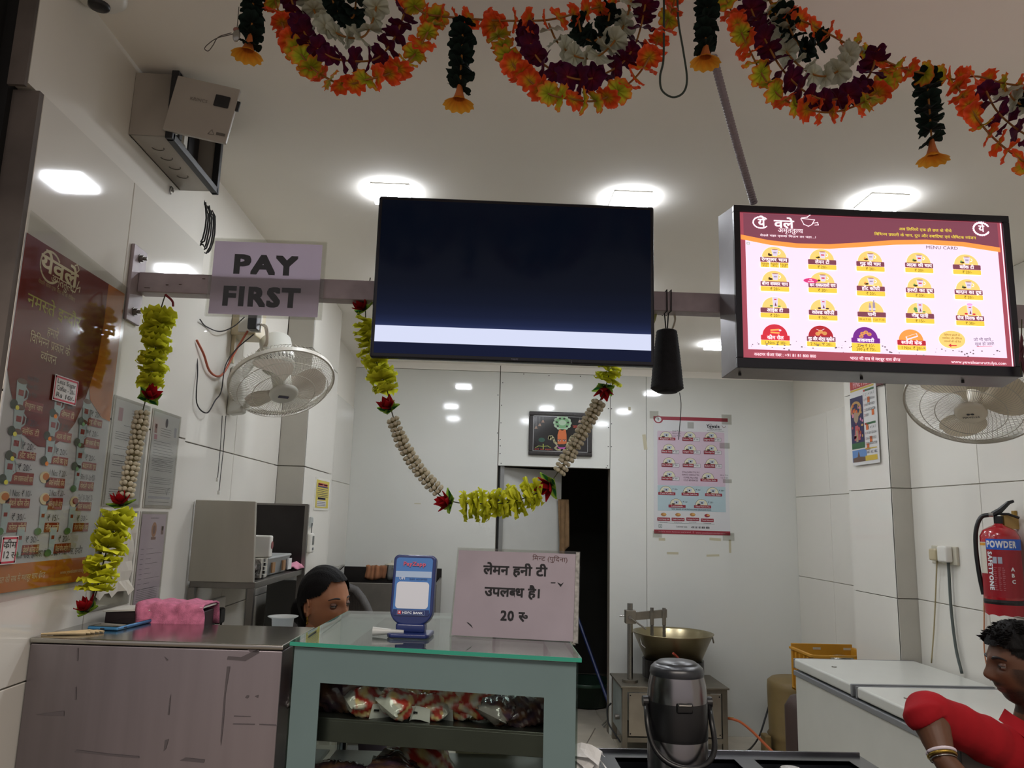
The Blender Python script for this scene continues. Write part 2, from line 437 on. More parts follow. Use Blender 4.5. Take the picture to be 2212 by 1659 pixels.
for px, py, w, h, r in [(1393, 955, .028, .12, .12), (1430, 1165, .05, .02, 0), (1453, 1195, .09, .018, 0), (1577, 1180, .018, .10, 0), (1545, 1165, .09, .02, -.05), (1360, 883, .02, .03, 0), (902, 1088, .05, .008, 0), (1540, 1200, .10, .016, .05)]:
    c = at(px, py, y=YB-.001); cs, sn = math.cos(r), math.sin(r)
    q = [(c[0]+dx*cs-dz*sn, YB-.0008, c[2]+dx*sn+dz*cs) for dx, dz in ((-w/2, -h/2), (w/2, -h/2), (w/2, h/2), (-w/2, h/2))]
    b.add(q, [(0, 1, 2, 3)])
o = b.build('tape_scraps', TAPE, wbk); o['kind'] = 'stuff'
# room behind the doorway
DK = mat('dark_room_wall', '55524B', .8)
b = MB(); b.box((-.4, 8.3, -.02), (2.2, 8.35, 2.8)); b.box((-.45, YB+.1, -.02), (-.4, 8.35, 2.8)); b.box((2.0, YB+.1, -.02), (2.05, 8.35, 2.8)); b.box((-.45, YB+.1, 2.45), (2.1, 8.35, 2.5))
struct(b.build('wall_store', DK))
# right wall, stepping in at a column
b = MB(); b.box((2.462, 4.7, -.02), (2.9, 6.0, ZC+.05)); b.box((XR+.012, .6, -.02), (2.9, 4.27, ZC+.05)); wr = struct(b.build('wall_right', PLAST))
for y0, y1 in ((4.76, 5.4), (5.4, 6.0)):
    for z0, z1 in zip([0, .58, 1.17, 1.768], [.58, 1.17, 1.768, 2.36]):
        tile(wr, [(2.45, y0+.002, z0+.002), (2.45, y1-.002, z0+.002), (2.45, y1-.002, z1-.002), (2.45, y0+.002, z1-.002)], (.012, 0, 0))
b = MB(); b.box((2.29, 4.26, 0), (2.6, 4.75, ZC)); pr_ = struct(b.build('pillar_right', BACKM))
for z0, z1 in zip([0, .58, 1.17, 1.768, 2.36], [.58, 1.17, 1.768, 2.36, ZC]):
    tile(pr_, [(2.28, 4.252, z0+.002), (2.28, 4.76, z0+.002), (2.28, 4.76, z1-.002), (2.28, 4.252, z1-.002)], (.012, 0, 0))
    tile(pr_, [(2.28, 4.25, z0+.002), (XR+.01, 4.25, z0+.002), (XR+.01, 4.25, z1-.002), (2.28, 4.25, z1-.002)], (0, .012, 0), TILE2)
for y0, y1 in zip([.7, 1.4, 2.15, 2.9, 3.65], [1.4, 2.15, 2.9, 3.65, 4.25]):
    for z0, z1 in zip([0, .58, 1.17, 1.768, 2.36], [.58, 1.17, 1.768, 2.36, ZC]):
        tile(wr, [(XR, y0+.002, z0+.002), (XR, y1-.002, z0+.002), (XR, y1-.002, z1-.002), (XR, y0+.002, z1-.002)], (.012, 0, 0))
# inward-opening door leaf standing ajar, with a rag on its edge
DOORM = mat('door_laminate', 'BDBEB9', .4, noise=.04)
dr = MB(); dr.box((0, 0, 0), (.55, .032, 1.93)); d1 = struct(dr.build('door_1', DOORM, bevel=.002)); d1.location = (.155, YB+.06, .01); d1.rotation_euler = (0, 0, math.radians(27))
d1.matrix_basis = Matrix.Translation(d1.location) @ d1.rotation_euler.to_matrix().to_4x4()
b = MB(); b.box((-.035, -.03, 0), (0, .06, 1.935)); b.build('door_frame', mat('aluminium', '9A9C9C', .35, .8), d1, world=False)
rg = MB(); cols = []
nx, nz = 10, 16
for i in range(nx+1):
    for j in range(nz+1):
        u, w = i/nx, j/nz; zb = -.42-.05*math.sin(u*5)-(.05 if .3 < u < .7 else 0)
        rg.v.append((.505+u*.10+.012*w, -.02-.014*math.sin(u*14+w*2)*(.3+w), 1.70+zb*w))
rg.f = [(i*(nz+1)+j, (i+1)*(nz+1)+j, (i+1)*(nz+1)+j+1, i*(nz+1)+j+1) for i in range(nx) for j in range(nz)]
rag = rg.build('hanging_cloth', mat('brown_rag', '7D6243', .9, noise=.2, nscale=30), None, smooth=True)
sm = rag.modifiers.new('t', 'SOLIDIFY'); sm.thickness = .003
rag.matrix_basis = wmat(d1); rag.matrix_world = wmat(d1)
tag(rag, 'ragged brown cloth hanging over the edge of the open door', 'cloth')
# tub and mop inside
tb = at(1262, 1490, z=0); tb = (.95, 6.9, 0)
t = thing('wash_tub', 'dark green plastic tub standing inside the unlit doorway', 'tub', tb)
b = MB(); b.lathe([(.0, .01), (.17, .01), (.21, .19), (.235, .19), (.235, .205), (.205, .205), (.165, .03), (0, .03)], tb, 28); b.build('basin', mat('dark_green_plastic', '1E3327', .4), t, smooth=True, sub=0)
b = MB(); b.lathe([(.236, .18), (.245, .19), (.236, .208)], tb, 28); b.build('rim', mat('dark_green_plastic2', '2A4535', .4), t, smooth=True)
t = thing('floor_mop', 'blue-handled floor mop leaning inside the dark doorway', 'mop', (.93, 6.35, 0))
b = MB(); b.tube([(.76, 6.75, .95), (1.06, 6.2, .07)], .013, 8); b.build('handle', mat('blue_paint', '1B2A5E', .4), t)
b = MB()
for k in range(26):
    a = k*.7; b.tube([(1.06, 6.2, .08), (1.06+.05*math.cos(a), 6.2+.05*math.sin(a), .05), (1.06+.09*math.cos(a), 6.2+.09*math.sin(a), .008)], .006, 5)
b.build('mop_head', mat('mop_cotton', '77736A', .9), t)
# ceiling LED panels
lp0 = None
spots = [(-.375, 2.74, 'square LED ceiling panel above the beam-mounted television, nearer the distribution box'), (.52, 2.72, 'square LED ceiling panel just above the television corner beside the thread cone'), (1.445, 2.65, 'square LED ceiling panel above the lit menu board'),
         (-.36, 3.78, 'square LED ceiling panel in the second row nearest the oscillating fan column'), (.66, 3.85, 'square LED ceiling panel in the second row midway across'), (1.5, 3.80, 'square LED ceiling panel in the second row near the calendar'),
         (-.2, 5.05, 'square LED ceiling panel in the last row before the blank laminate sheet'), (.70, 5.2, 'square LED ceiling panel in the last row before the framed picture'), (1.545, 5.02, 'square LED ceiling panel in the last row seen beside the menu board')]
for x, y, lab in spots:
    if lp0 is None:
        t = thing('ceiling_light', lab, 'ceiling light', (x, y, ZC), group='LED ceiling panels'); h = .068
        b = MB(); b.box((-h, -h, -.028), (h, h, -.004)); df = b.build('diffuser', LED, t, world=False); df.data.materials.append(mat('led_panel_rim', 'F4F8FF', .5, emit=PANEL_POWER*.3))
        for p in df.data.polygons: p.material_index = 0 if abs(p.normal.z) > .5 else 1
        b = MB(); e = h+.002
        for q in ((-e, -e, e, -h), (-e, h, e, e), (-e, -h, -h, h), (h, -h, e, h)): b.box((q[0], q[1], -.005), (q[2], q[3], 0))
        b.build('frame', WHITEP, t, world=False); lp0 = t
    else:
        t = copy_tree(lp0); t.location = (x, y, ZC); t['label'] = lab
# CCTV dome by the ceiling corner
c = at(215, 2, z=ZC-.03)
t = thing('dome_camera', 'white dome camera on the ceiling corner above the plaster wall', 'camera', (c[0], c[1], ZC))
b = MB(); b.lathe([(.0, 0), (.058, 0), (.058, -.02), (.045, -.032), (.024, -.040)], (c[0], c[1], ZC), 28); b.build('housing', WHITEP, t, smooth=True)
b = MB(); b.lathe([(.024, -.040), (.0235, -.046), (.017, -.050), (0, -.052)], (c[0], c[1], ZC), 20); b.build('lens', BLACK, t, smooth=True)
# little hooks and marks on the walls
t = at(368, 412, x=-.985)
b = MB(); b.tube([Vector(t)+Vector((.004, .012*math.cos(a*.5), .012*math.sin(a*.5))) for a in range(0, 10)], .0022, 6); b.tube([t, Vector(t)+Vector((.012, 0, 0))], .0022, 6)
h_ = b.build('wall_hook', STEELD); tag(h_, 'small bent wire hook on the plaster beneath the distribution box', 'hook')
# ------------------------------------------------------------------ steel beam across the shop and what hangs on it
BY0, BY1, BZ0, BZ1 = 2.06, 2.11, 2.122, 2.178
t = thing('support_beam', 'grey painted square steel beam bolted to the tiled wall, crossing the shop', 'beam', (-.96, 2.085, 2.15))
b = MB(); b.box((-.955, BY0, BZ0), (XR, BY1, BZ1)); b.build('tube', BEAMM, t, bevel=.003)
b = MB(); b.box((XL+.0005, 2.02, 2.035), (XL+.010, 2.10, 2.245)); b.build('flange_plate', BEAMM, t, bevel=.002)
for z in (2.215, 2.065):
    b = MB(); b.cyl((XL+.010, 2.058, z), (XL+.012, 2.058, z), .012, n=16); b.cyl((XL+.012, 2.058, z), (XL+.020, 2.058, z), .009, n=6); b.cyl((XL+.02, 2.058, z), (XL+.030, 2.058, z), .005, n=10)
    b.build('bolt', STEELD, t)
b = MB()
for k in range(9):
    x = -.93+.05*k+RND.uniform(-.015, .015); z_ = RND.uniform(.004, .05); b.box((x, BY0-.0012, BZ0+z_), (x+RND.uniform(.006, .02), BY0-.0002, BZ0+z_+RND.uniform(.001, .004)))
o = b.build('rust_spots', mat('rust', '4A3A33', .8), t); o['kind'] = 'stuff'
# television
TY = 1.96
def zat(z): return 1.54+(z-1.54)*TY/2.1
x0, x1, z0, z1 = -.302, .441, 1.943, 2.386
t = thing('television', 'flat screen television with a dark blue screen and white bottom band', 'television', (.07, 2.0, 1.943))
NAVY = mat('tv_bezel', '0B0F1E', .25)
b = MB(); b.box((x0, TY+.004, z0), (x1, TY+.03, z1)); b.build('casing', NAVY, t, bevel=.006)
b = MB(); b.add([(x0+.03, TY+.03, z0+.012), (x1-.03, TY+.03, z0+.012), (x1-.03, TY+.03, z1-.1), (x0+.03, TY+.03, z1-.1), (x0+.07, TY+.075, z0+.045), (x1-.07, TY+.075, z0+.045), (x1-.07, TY+.075, z1-.16), (x0+.07, TY+.075, z1-.16)],
    [(0, 1, 5, 4), (1, 2, 6, 5), (2, 3, 7, 6), (3, 0, 4, 7), (4, 5, 6, 7)]); b.build('rear_cover', mat('tv_rear', '1B2130', .5), t, bevel=.004)
b = MB()
for x in (-.08, .22): b.box((x, TY+.07, 2.05), (x+.03, BY0+.0, 2.19))
b.box((-.1, BY0-.004, 2.10), (.27, BY0-.0005, 2.20)); b.build('wall_bracket', BLACKM, t)
# the picture it shows: black, a faint glow, a white band
sm = bpy.data.materials.new('tv_picture'); sm.use_nodes = True; nt = sm.node_tree; N = nt.nodes; L = nt.links; pb = N['Principled BSDF']
pb.inputs['Base Color'].default_value = (.002, .003, .006, 1); pb.inputs['Roughness'].default_value = .12; pb.inputs['Specular IOR Level'].default_value = .10; pb.inputs['Emission Strength'].default_value = 1
ac = N.new('ShaderNodeAttribute'); ac.attribute_name = 'Col'; L.new(ac.outputs['Color'], pb.inputs['Emission Color'])
sx0, sx1, sz0, sz1 = x0+.010, x1-.010, z0+.012, z1-.010
b = MB(); cols = []; zs = [0, .030, .0305, .0735, .074, .085, .105, .14, .19, .26, .42]
es = [(.006, .009, .03), (.006, .009, .03), (.70, .74, .94), (.70, .74, .94), (.022, .032, .095), (.012, .019, .058), (.007, .011, .033), (.004, .0065, .018), (.0025, .004, .010), (.0018, .003, .007), (.0015, .0025, .006)]
nx = 2
for i in range(nx):
    for z, e in zip(zs, es):
        b.v.append((sx0+(sx1-sx0)*i/(nx-1), TY+.0035, sz0+z)); cols.append(e+(1,))
k = len(zs); b.f = [(j, k+j, k+j+1, j+1) for j in range(k-1)]
b.build('screen', sm, t, cols=cols)
pr = Print((x0, TY+.003, z1), (1, 0, 0), (0, 0, -1), (0, -1, 0)); pr.text('PHILIPS', (x1-x0)*.505, .4385, .0036, mat('logo_grey', '8A8D98', .4), off=.02)
pr.build(t)
b = MB(); b.box((.22, TY+.002, z0+.002), (.223, TY+.004, z0+.009)); b.build('power_light', mat('dim_grey', '4A4D58', .4), t)

# backlit menu board
t = thing('menu_lightbox', 'lit menu board in a black-framed box hung from the beam', 'menu board', (1.03, 2.0, 1.94))
MY = 1.95
mx0, mx1, mz0, mz1 = .655, 1.418, 1.946, 2.395
b = MB(); b.add([(mx0-.012, MY+.10, mz0-.012), (mx1+.012, MY+.10, mz0-.012), (mx1+.012, MY+.10, mz1+.006), (mx0-.012, MY+.10, mz1+.006), (mx0, MY+.012, mz0), (mx1, MY+.012, mz0), (mx1, MY+.012, mz1), (mx0, MY+.012, mz1)],
    [(0, 1, 5, 4), (1, 2, 6, 5), (2, 3, 7, 6), (3, 0, 4, 7), (3, 2, 1, 0)]); b.build('box_sides', mat('box_metal', '8F8D90', .3, .8, noise=.2), t, bevel=.002)
FR = mat('frame_black', '12131E', .35)
w = .024
for q in (((mx0, mz0), (mx1, mz0+.027)), ((mx0, mz1-.018), (mx1, mz1)), ((mx0, mz0+.027), (mx0+.017, mz1-.018)), ((mx1-.017, mz0+.027), (mx1, mz1-.018))):
    b = MB(); b.box((q[0][0], MY, q[0][1]), (q[1][0], MY+.014, q[1][1])); b.build('frame', FR, t, bevel=.0015)
for px in (1598, 1860, 2078):
    c = at(px, 800, y=MY+.05); b = MB(); b.cyl((c[0], MY+.05, mz0-.012), (c[0], MY+.05, mz0-.002), .004, n=8); b.build('screw', BLACKM, t)
E_ = 1.0
def em(n, c, k=1.0): return mat('lit_'+n, c, .5, emit=k, spec=.2)
LW, LMAR, LMAR2, LOR, LYEL, LYE2, LRED, LMAG, LPUR, LGRY, LTXT = em('white', 'F2DFF6', .92), em('maroon', '814858', .85), em('edge', 'A8505F', .8), em('orange', 'F29A4C', .95), em('yellow', 'F0CB4D', .95), em('pale_yellow', 'F7CD78', .95), em('red', 'CC3544', .9), em('magenta', 'D8407F', .9), em('purple', '7A3292', .8), em('grey', 'A79AB2', .8), em('text_white', 'FFF2FA', .95)
LDK, LBR, LGR, LCUP, LTEA = em('dark', '4A3F2A', .6), em('brown', '4E3A3C', .7), em('green', '6A9A58', .8), em('cup', 'DCD2EA', .9), em('tea', 'B4846E', .8)
O = at(1580, 437, y=MY+.008)
pr = Print(O, (1, 0, 0), (0, 0, -1), (0, -1, 0), step=.0003)
def Q(px, py): return pr.uv(px, py)
MP = 1.95/1666.7*1.06
ax0, ay0 = Q(1592, 457); bx1, by1 = Q(2170, 476); _, yb = Q(1592, 757); _, yb2 = Q(2180, 779)
L_, R_ = .020, mx1-mx0-.022
T_, B_ = .020, (mz1-mz0)-.029
O2 = np.array([mx0, MY+.008, mz1]); pr = Print(O2, (1, 0, 0), (0, 0, -1), (0, -1, 0), step=.0003)
pr.rect(L_-.004, T_-.004, R_+.006, B_+.003, LMAR2, 0, 'artwork')
pr.rect(L_+.012, T_+.02, R_-.012, B_-.022, LW, 1, 'artwork')
pr.rect(R_+.000, T_, R_+.003, B_, em('gap', 'FFF0FF', 1.0), 1, 'artwork')
# brown header with a wavy orange edge
def wave(px): # px -> header bottom
    xs = [1601, 1660, 1720, 1790, 1860, 1930, 2000, 2080, 2165]; ys = [512, 524, 531, 533, 529, 524, 523, 528, 541]
    return float(np.interp(px, xs, ys))
pts = [(L_-.003, T_-.003), (R_, T_-.003)]+[(R_ if p >= 2164 else Q(p, wave(p))[0], Q(p, wave(p)-5)[1]) for p in range(2165, 1595, -12)]+[(L_-.003, Q(1601, 505)[1])]
band = [(Q(p, wave(p))[0], Q(p, wave(p)-5)[1]) for p in range(1600, 2166, 8)]; band2 = [(Q(p, wave(p))[0], Q(p, wave(p)+5)[1]) for p in range(1600, 2166, 8)]
pr.poly([(L_+.008, T_)]+[(R_-.008, T_)]+[(max(L_+.008, min(R_-.008, Q(p, wave(p))[0])), Q(p, wave(p)-4)[1]) for p in range(2165, 1595, -8)], LMAR, 2, 'artwork')
for a, b2, c2, d2 in zip(band, band[1:], band2[1:], band2): pr.poly([a, b2, c2, d2], LOR, 3, 'artwork')
# logo: broken ring, name, cup with steam
def arc(cx, cy, r, a0, a1, w, m, l=4, n=20, ry=None, part='artwork'):
    ry = ry or r
    pr.line([(cx+r*math.cos(math.radians(a0+(a1-a0)*k/n)), cy+ry*math.sin(math.radians(a0+(a1-a0)*k/n))) for k in range(n+1)], w, m, l, part)
u, v = Q(1643, 481); arc(u, v, .021, 40, 320, .0032, LTXT, ry=.016)
pr.text('ये', u+.002, v+.011, .022, LTXT, 5, off=.03); u2, _ = Q(1693, 488); pr.text('वले', u2, v+.013, .022, LTXT, 5, off=.03, wide=1.3)
u, v = Q(1745, 478)
pr.line([(u-.02, v-.006), (u-.012, v+.010), (u, v+.015), (u+.010, v+.010), (u+.018, v-.004), (u-.018, v-.007)], .002, LTXT, 5, 'artwork')
pr.line([(u-.018, v-.008), (u-.002, v-.011), (u+.008, v-.019), (u+.002, v-.025), (u-.006, v-.022)], .0022, LTXT, 5, 'artwork')
pr.line([(u+.012, v+.006), (u+.026, v+.003), (u+.028, v+.010), (u+.018, v+.011)], .002, LTXT, 5, 'artwork')
u, v = Q(1702, 499); pr.text('अमृततुल्य', u+.006, v+.0055, .0115, LTXT, 5, off=.01, wide=1.1)
u, v = Q(1702, 513); pr.text('येवले चहा एकदा पिऊन तर पहा...!', u, v, .0052, LTXT, 5, off=.01, fit=Q(1762, 513)[0]-Q(1641, 513)[0])
u, v = Q(2119, 495); arc(u, v, .022, 25, 335, .0045, LTXT, ry=.018); pr.text('ये', u, v+.008, .018, LTXT, 5, off=.025)
YT = em('caption_yellow', 'E8D94A', .9)
u, v = Q(1998, 500); pr.text('अब लिजिये एक ही छत के नीचे', u, v, .0072, YT, 5, off=.012, fit=Q(2051, 0)[0]-Q(1944, 0)[0])
u, v = Q(1998, 513); pr.text('विभिन्न प्रकारी के चाय, दूध और स्वादिष्ट एवं पौष्टिक व्यंजन', u, v, .0072, YT, 5, off=.012, fit=Q(2101, 0)[0]-Q(1895, 0)[0])
u, v = Q(2034, 539); pr.text('MENU CARD', u, v, .0085, em('menu_text', '6A5560', .8), 5, wide=1.2)
u, v = Q(1616, 526); pr.rect(u-.004, v-.003, u+.004, v+.003, LGR, 3, 'artwork'); pr.rect(u-.003, v-.002, u+.003, v+.002, LW, 4, 'artwork')
def cup(u, v, s, kind, seed):
    if kind == 'cup':
        pr.poly([(u-.36*s, v-.45*s), (u+.36*s, v-.45*s), (u+.24*s, v+.25*s), (u-.20*s, v+.25*s)], LCUP, 5, 'artwork')
        pr.ell(u, v-.45*s, .34*s, .06*s, LTEA, 6, 14, 'artwork'); arc(u+.42*s, v-.12*s, .15*s, -100, 120, .05*s, LCUP, 5, 8)
        squig = LRED if seed % 2 else LGRY
        pr.rect(u-.16*s, v-.18*s, u+.18*s, v-.04*s, squig, 6, 'artwork')
        c = [LDK, LYEL, LOR, LGR, LGR, LMAG, LDK, LBR, LOR, LBR][seed % 10]
        pr.ell(u-.5*s, v+.16*s, .24*s, .11*s, LDK, 6, 10, 'artwork'); pr.ell(u-.62*s, v+.06*s, .11*s, .10*s, c, 7, 10, 'artwork')
    elif kind == 'glass':
        pr.poly([(u-.3*s, v-.75*s), (u+.3*s, v-.75*s), (u+.22*s, v+.3*s), (u-.22*s, v+.3*s)], LCUP, 5, 'artwork')
        pr.rect(u-.12*s, v-.55*s, u+.14*s, v-.45*s, LRED, 6, 'artwork'); pr.poly([(u-.08*s, v+.2*s), (u+.02*s, v-.2*s), (u+.14*s, v+.2*s)], LMAR, 6, 'artwork')
        c = [LGR, LBR, LGR, LRED][seed % 4]
        pr.ell(u-.42*s, v+.2*s, .18*s, .1*s, c, 6, 10, 'artwork'); pr.ell(u+.4*s, v+.22*s, .18*s, .08*s, c, 6, 10, 'artwork')
        if seed == 3: pr.ell(u, v-.8*s, .32*s, .14*s, em('pink', 'F2A6DC', .95), 7, 12, 'artwork')
        if seed == 2: pr.ell(u-.5*s, v-.05*s, .2*s, .2*s, LGR, 6, 12, 'artwork')
    elif kind == 'bottle':
        for d, h in ((-.2, .55), (.22, .85)):
            pr.rect(u+(d-.13)*s, v-(h-.25)*s, u+(d+.13)*s, v+.28*s, LGRY, 5, 'artwork'); pr.rect(u+(d-.06)*s, v-h*s, u+(d+.06)*s, v-(h-.25)*s, LGRY, 5, 'artwork'); pr.rect(u+(d-.13)*s, v-.02*s, u+(d+.13)*s, v+.18*s, LCUP, 6, 'artwork')
    elif kind == 'roll':
        for dy, r in ((-.1, -.3), (.12, .1)):
            pr.line([(u-.5*s, v+dy*s), (u+.35*s, v+(dy+r*.3)*s)], .16*s, em('roll', 'F0B060', .9), 5, 'artwork')
        pr.ell(u+.45*s, v-.12*s, .14*s, .1*s, LCUP, 6, 10, 'artwork')
    elif kind == 'cookie':
        for dx, dy in ((-.1, -.1), (.32, .05), (-.4, .12)): pr.ell(u+dx*s, v+dy*s, .25*s, .2*s, em('cookie', 'D99A5A', .85), 5, 14, 'artwork')
        pr.line([(u-.5*s, v-.35*s), (u-.1*s, v-.2*s), (u+.3*s, v-.4*s)], .05*s, LCUP, 5, 'artwork')
    elif kind == 'swirl':
        for dx, dy in ((-.35, -.05), (0, -.2), (.35, 0), (-.5, .25)): pr.ell(u+dx*s, v+dy*s, .24*s, .18*s, em('cookie', 'D99A5A', .85), 5, 14, 'artwork'); pr.ell(u+dx*s, v+dy*s, .12*s, .08*s, LTEA, 6, 10, 'artwork')
    elif kind == 'cake':
        pr.line([(u-.5*s, v+.2*s), (u+.5*s, v-.15*s)], .38*s, LW, 5, 'artwork'); pr.line([(u-.45*s, v+.13*s), (u+.45*s, v-.18*s)], .22*s, LOR, 6, 'artwork')
items = [
 (1672, 562, 'रेग्युलर चाय', ['Small', 'Regular', 'Large'], 'cup'), (1775, 567, 'लेमन टी', '₹ 20/-', 'cup'), (1879, 571, 'गुड़ की चाय', '₹ 20/-', 'cup'), (1984, 574, 'अद्रक की चाय', '₹ 20/-', 'cup'), (2087, 578, 'ब्लॅक टी', '₹ 20/-', 'cup'),
 (1673, 614, 'बीना शक्कर चाय', '₹ 20/-', 'cup'), (1776, 617, 'कम शक्करवाली चाय', '₹ 20/-', 'cup'), (1880, 624, 'हॉट कॉफी', '₹ 20/-', 'cup'), (1986, 628, 'हल्दी का दूध', '₹ 20/-', 'cup'), (2091, 632, 'बादाम का दूध', '₹ 20/-', 'cup'),
 (1673, 671, 'आईस टी', '₹ 20/-', 'glass'), (1777, 676, 'कोल्ड कॉफी', '₹ 30/-', 'glass'), (1882, 680, 'पानी', ['500 ml. ₹ 10/-', '1 Ltr. ₹ 20/-'], 'bottle'), (1986, 683, 'नींबू पानी', '₹ 15/-', 'glass'), (2094, 688, 'रोज मिल्क शेक', '₹ 30/-', 'glass'),
 (1674, 730, 'क्रीम रोल', '1 Nos. ₹ 10/-', 'roll'), (1773, 733, 'गुड़ और ओट्स कुकीज', '2 Nos. ₹ 20/-', 'cookie'), (1869, 736, 'बाकरवडी', '25 g ₹ 10/-', 'swirl'), (1968, 741, 'स्पॉजी केक', '1 Nos. ₹ 20/-', 'cake')]
PRT = em('price_text', '6B5A1E', .6)
for n, (px, py, name, price, kind) in enumerate(items):
    u, v = Q(px, py); hw = .0385; hh = .0068; food = n >= 15
    mm = [LRED, LMAR, LPUR, em('redbrown', 'B5303C', .9)][n-15] if food else LMAR
    disc = [LRED, em('brick', 'B03038', .85), LPUR, LOR][n-15] if food else LYE2
    pr.ell(u, v-.006, .0335, .031, disc, 3, 20, 'artwork', 180, 360)
    cup(u+.002, v-.0175, .026, kind, n % 5 if kind != 'glass' else {10: 0, 11: 1, 13: 2, 14: 3}[n])
    pr.rect(u-hw, v-hh, u+hw, v+hh, mm, 8, 'label_bar', .002)
    pr.text(name, u, v+.0042, .0088, LTXT, 9, off=.03, fit=.070 if len(name) > 11 else None)
    if isinstance(price, str):
        pr.rect(u-hw, v+hh+.0004, u+hw, v+hh+.0135+(.010 if kind == 'swirl' else 0), LYEL, 7, 'label_bar', .002)
        pr.text(price, u, v+hh+.0108, .0072, PRT, 9)
        if kind == 'swirl': pr.text('200 g ₹ 70/-', u, v+hh+.0208, .0072, PRT, 9)
    else:
        k = len(price); ww = 2*hw/k
        for i, s_ in enumerate(price):
            uu = u-hw+ww*(i+.5); pr.rect(uu-ww/2+.001, v+hh+.0004, uu+ww/2-.001, v+hh+.0145, LYEL, 7, 'label_bar', .001)
            pr.text(s_, uu, v+hh+(.0068 if k == 3 else .0098), .0052, PRT, 9, fit=ww*.86)
            if k == 3: pr.text(['₹10', '₹12', '₹20'][i], uu, v+hh+.0132, .0050, PRT, 9)
u, v = Q(1750, 607); pr.ell(u, v, .0195, .0068, LMAG, 10, 20, 'artwork'); pr.text('नया', u, v-.0005, .0036, LTXT, 11, off=.01); pr.text('आकर्षण', u, v+.0048, .0036, LTXT, 11, off=.01)
u, v = Q(2056, 734); pr.ell(u, v, .036, .0245, LYE2, 3, 28, 'artwork')
for i, s_ in enumerate(('विभिन्न प्रकारी के', 'स्वादिष्ट और पौष्टिक', 'व्यंजनों की नई रेंज')): pr.text(s_, u, v-.010+i*.0088, .0045, PRT, 6)
pr.poly([(u-.012, v+.016), (u-.004, v+.011), (u-.004, v+.0145), (u+.011, v+.0145), (u+.011, v+.0175), (u-.004, v+.0175), (u-.004, v+.021)], LRED, 6, 'artwork')
SCR = em('script_text', '5A4A60', .7)
u, v = Q(2124, 737); pr.text('जो भी खावे...', u, v, .0075, SCR, 6, rot=-.05); pr.text('खुश हो जावे!', u+.002, v+.0115, .0075, SCR, 6, rot=-.05); pr.line([(u-.02, v+.016), (u, v+.0145), (u+.022, v+.0135)], .0008, LRED, 6, 'artwork')
u, v = Q(1617, 759); vf = B_-.004
pr.text('कस्टमर केअर नंबर : +91 81 81 800 800', .047, vf-.001, .0075, LTXT, 6, 'l', off=.01, fit=.165)
pr.text('भारत की सब से मशहूर चाय ब्रॅण्ड', .37, vf+.001, .0075, LTXT, 6, off=.01, fit=.135)
pr.text('www.yewaleamruttulya.com', .65, vf+.001, .0075, LTXT, 6, off=.005, fit=.15)
for k in range(70):  # flecks of dirt along the bottom of the panel
    a = RND.uniform(L_+.02, R_-.02); c = B_-.035+RND.gauss(0, .007); s_ = RND.uniform(.0006, .0022)
    pr.ell(a, c, s_*1.5, s_, em('dirt', '8C7F86', .55), 12, 6, 'dirt_flecks')
for o in pr.build(t):
    if o.name.startswith(('dirt', 'art', 'label')): o['kind'] = 'stuff'

# PAY FIRST notice in a clear sleeve, cable-hung on the beam's face
t = thing('pay_first_sign', 'PAY FIRST notice in a plastic sleeve on the beam beside the television', 'sign', (-.61, 2.05, 2.07))
SY = 2.052
q = [at(445, 673, y=SY), at(686, 677, y=SY), at(692, 517, y=SY), at(455, 515, y=SY)]
q = [np.array([-.755, SY, 2.066]), np.array([-.462, SY, 2.066]), np.array([-.462, SY, 2.272]), np.array([-.755, SY, 2.272])]
b = MB(); b.slab(q, (0, .0006, 0)); b.build('paper', mat('lilac_paper', 'F0E6F5', .6, translucent=.65, noise=.06, nscale=12), t)
b = MB(); g = .008; q2 = [q[0]+[-g, -.0045, -g], q[1]+[g+.004, -.0045, -g], q[2]+[g+.004, -.0045, g], q[3]+[-g, -.0045, g]]; b.slab(q2, (0, .0005, 0)); b.slab([p+np.array([0, .007, 0]) for p in q2], (0, .0005, 0)); b.build('plastic_sleeve', FILM, t)
pr = Print(q[3]+[0, -.001, 0], (1, 0, 0), (0, 0, -1), (0, -1, 0))
pr.text('PAY', .144, .089, .048, INK, 1, off=.058, wide=1.22); pr.text('FIRST', .140, .180, .048, INK, 1, off=.058, fit=.214)
pr.build(t)
# cone of black thread under the beam
cx_, cz1, cz0 = at(1440, 712, y=2.085)[0], at(1440, 715, y=2.085)[2], at(1440, 848, y=2.085)[2]
t = thing('thread_cone', 'cone of black thread hanging by cords under the beam', 'thread cone', (cx_, 2.085, cz0))
b = MB(); prof = [(.012, cz1+.001)]
for k in range(40):
    f = k/39; prof.append((.027+.017*f**.8+(.0008 if k % 2 else 0)+RND.uniform(0, .0006), cz1-(cz1-cz0-.012)*f))
prof += [(.040, cz0+.008), (.034, cz0+.004), (.028, cz0+.004), (.028, cz0), (0, cz0)]
b.lathe(prof, (cx_, 2.085, 0), 36)
b.build('wound_thread', mat('black_thread', '16171B', .9, noise=.4, nscale=60, bump=.6, bscale=400), t, smooth=True)
b = MB(); b.lathe([(.013, cz1-.002), (.016, cz1+.004), (.010, cz1+.004)], (cx_, 2.085, 0), 16); b.build('paper_core', mat('core', '77746E', .8), t)
b = MB()
for dx in (-.005, .006): b.tube([(cx_+dx*.3, 2.085, cz1), (cx_+dx, 2.088, BZ0), (cx_+dx, 2.056, BZ0-.002), (cx_+dx*1.1, 2.055, BZ1+.003), (cx_+dx, 2.112, BZ1+.003), (cx_+dx, 2.114, BZ0)], .0018, 6)
b.build('hanging_cord', BLACKM, t)
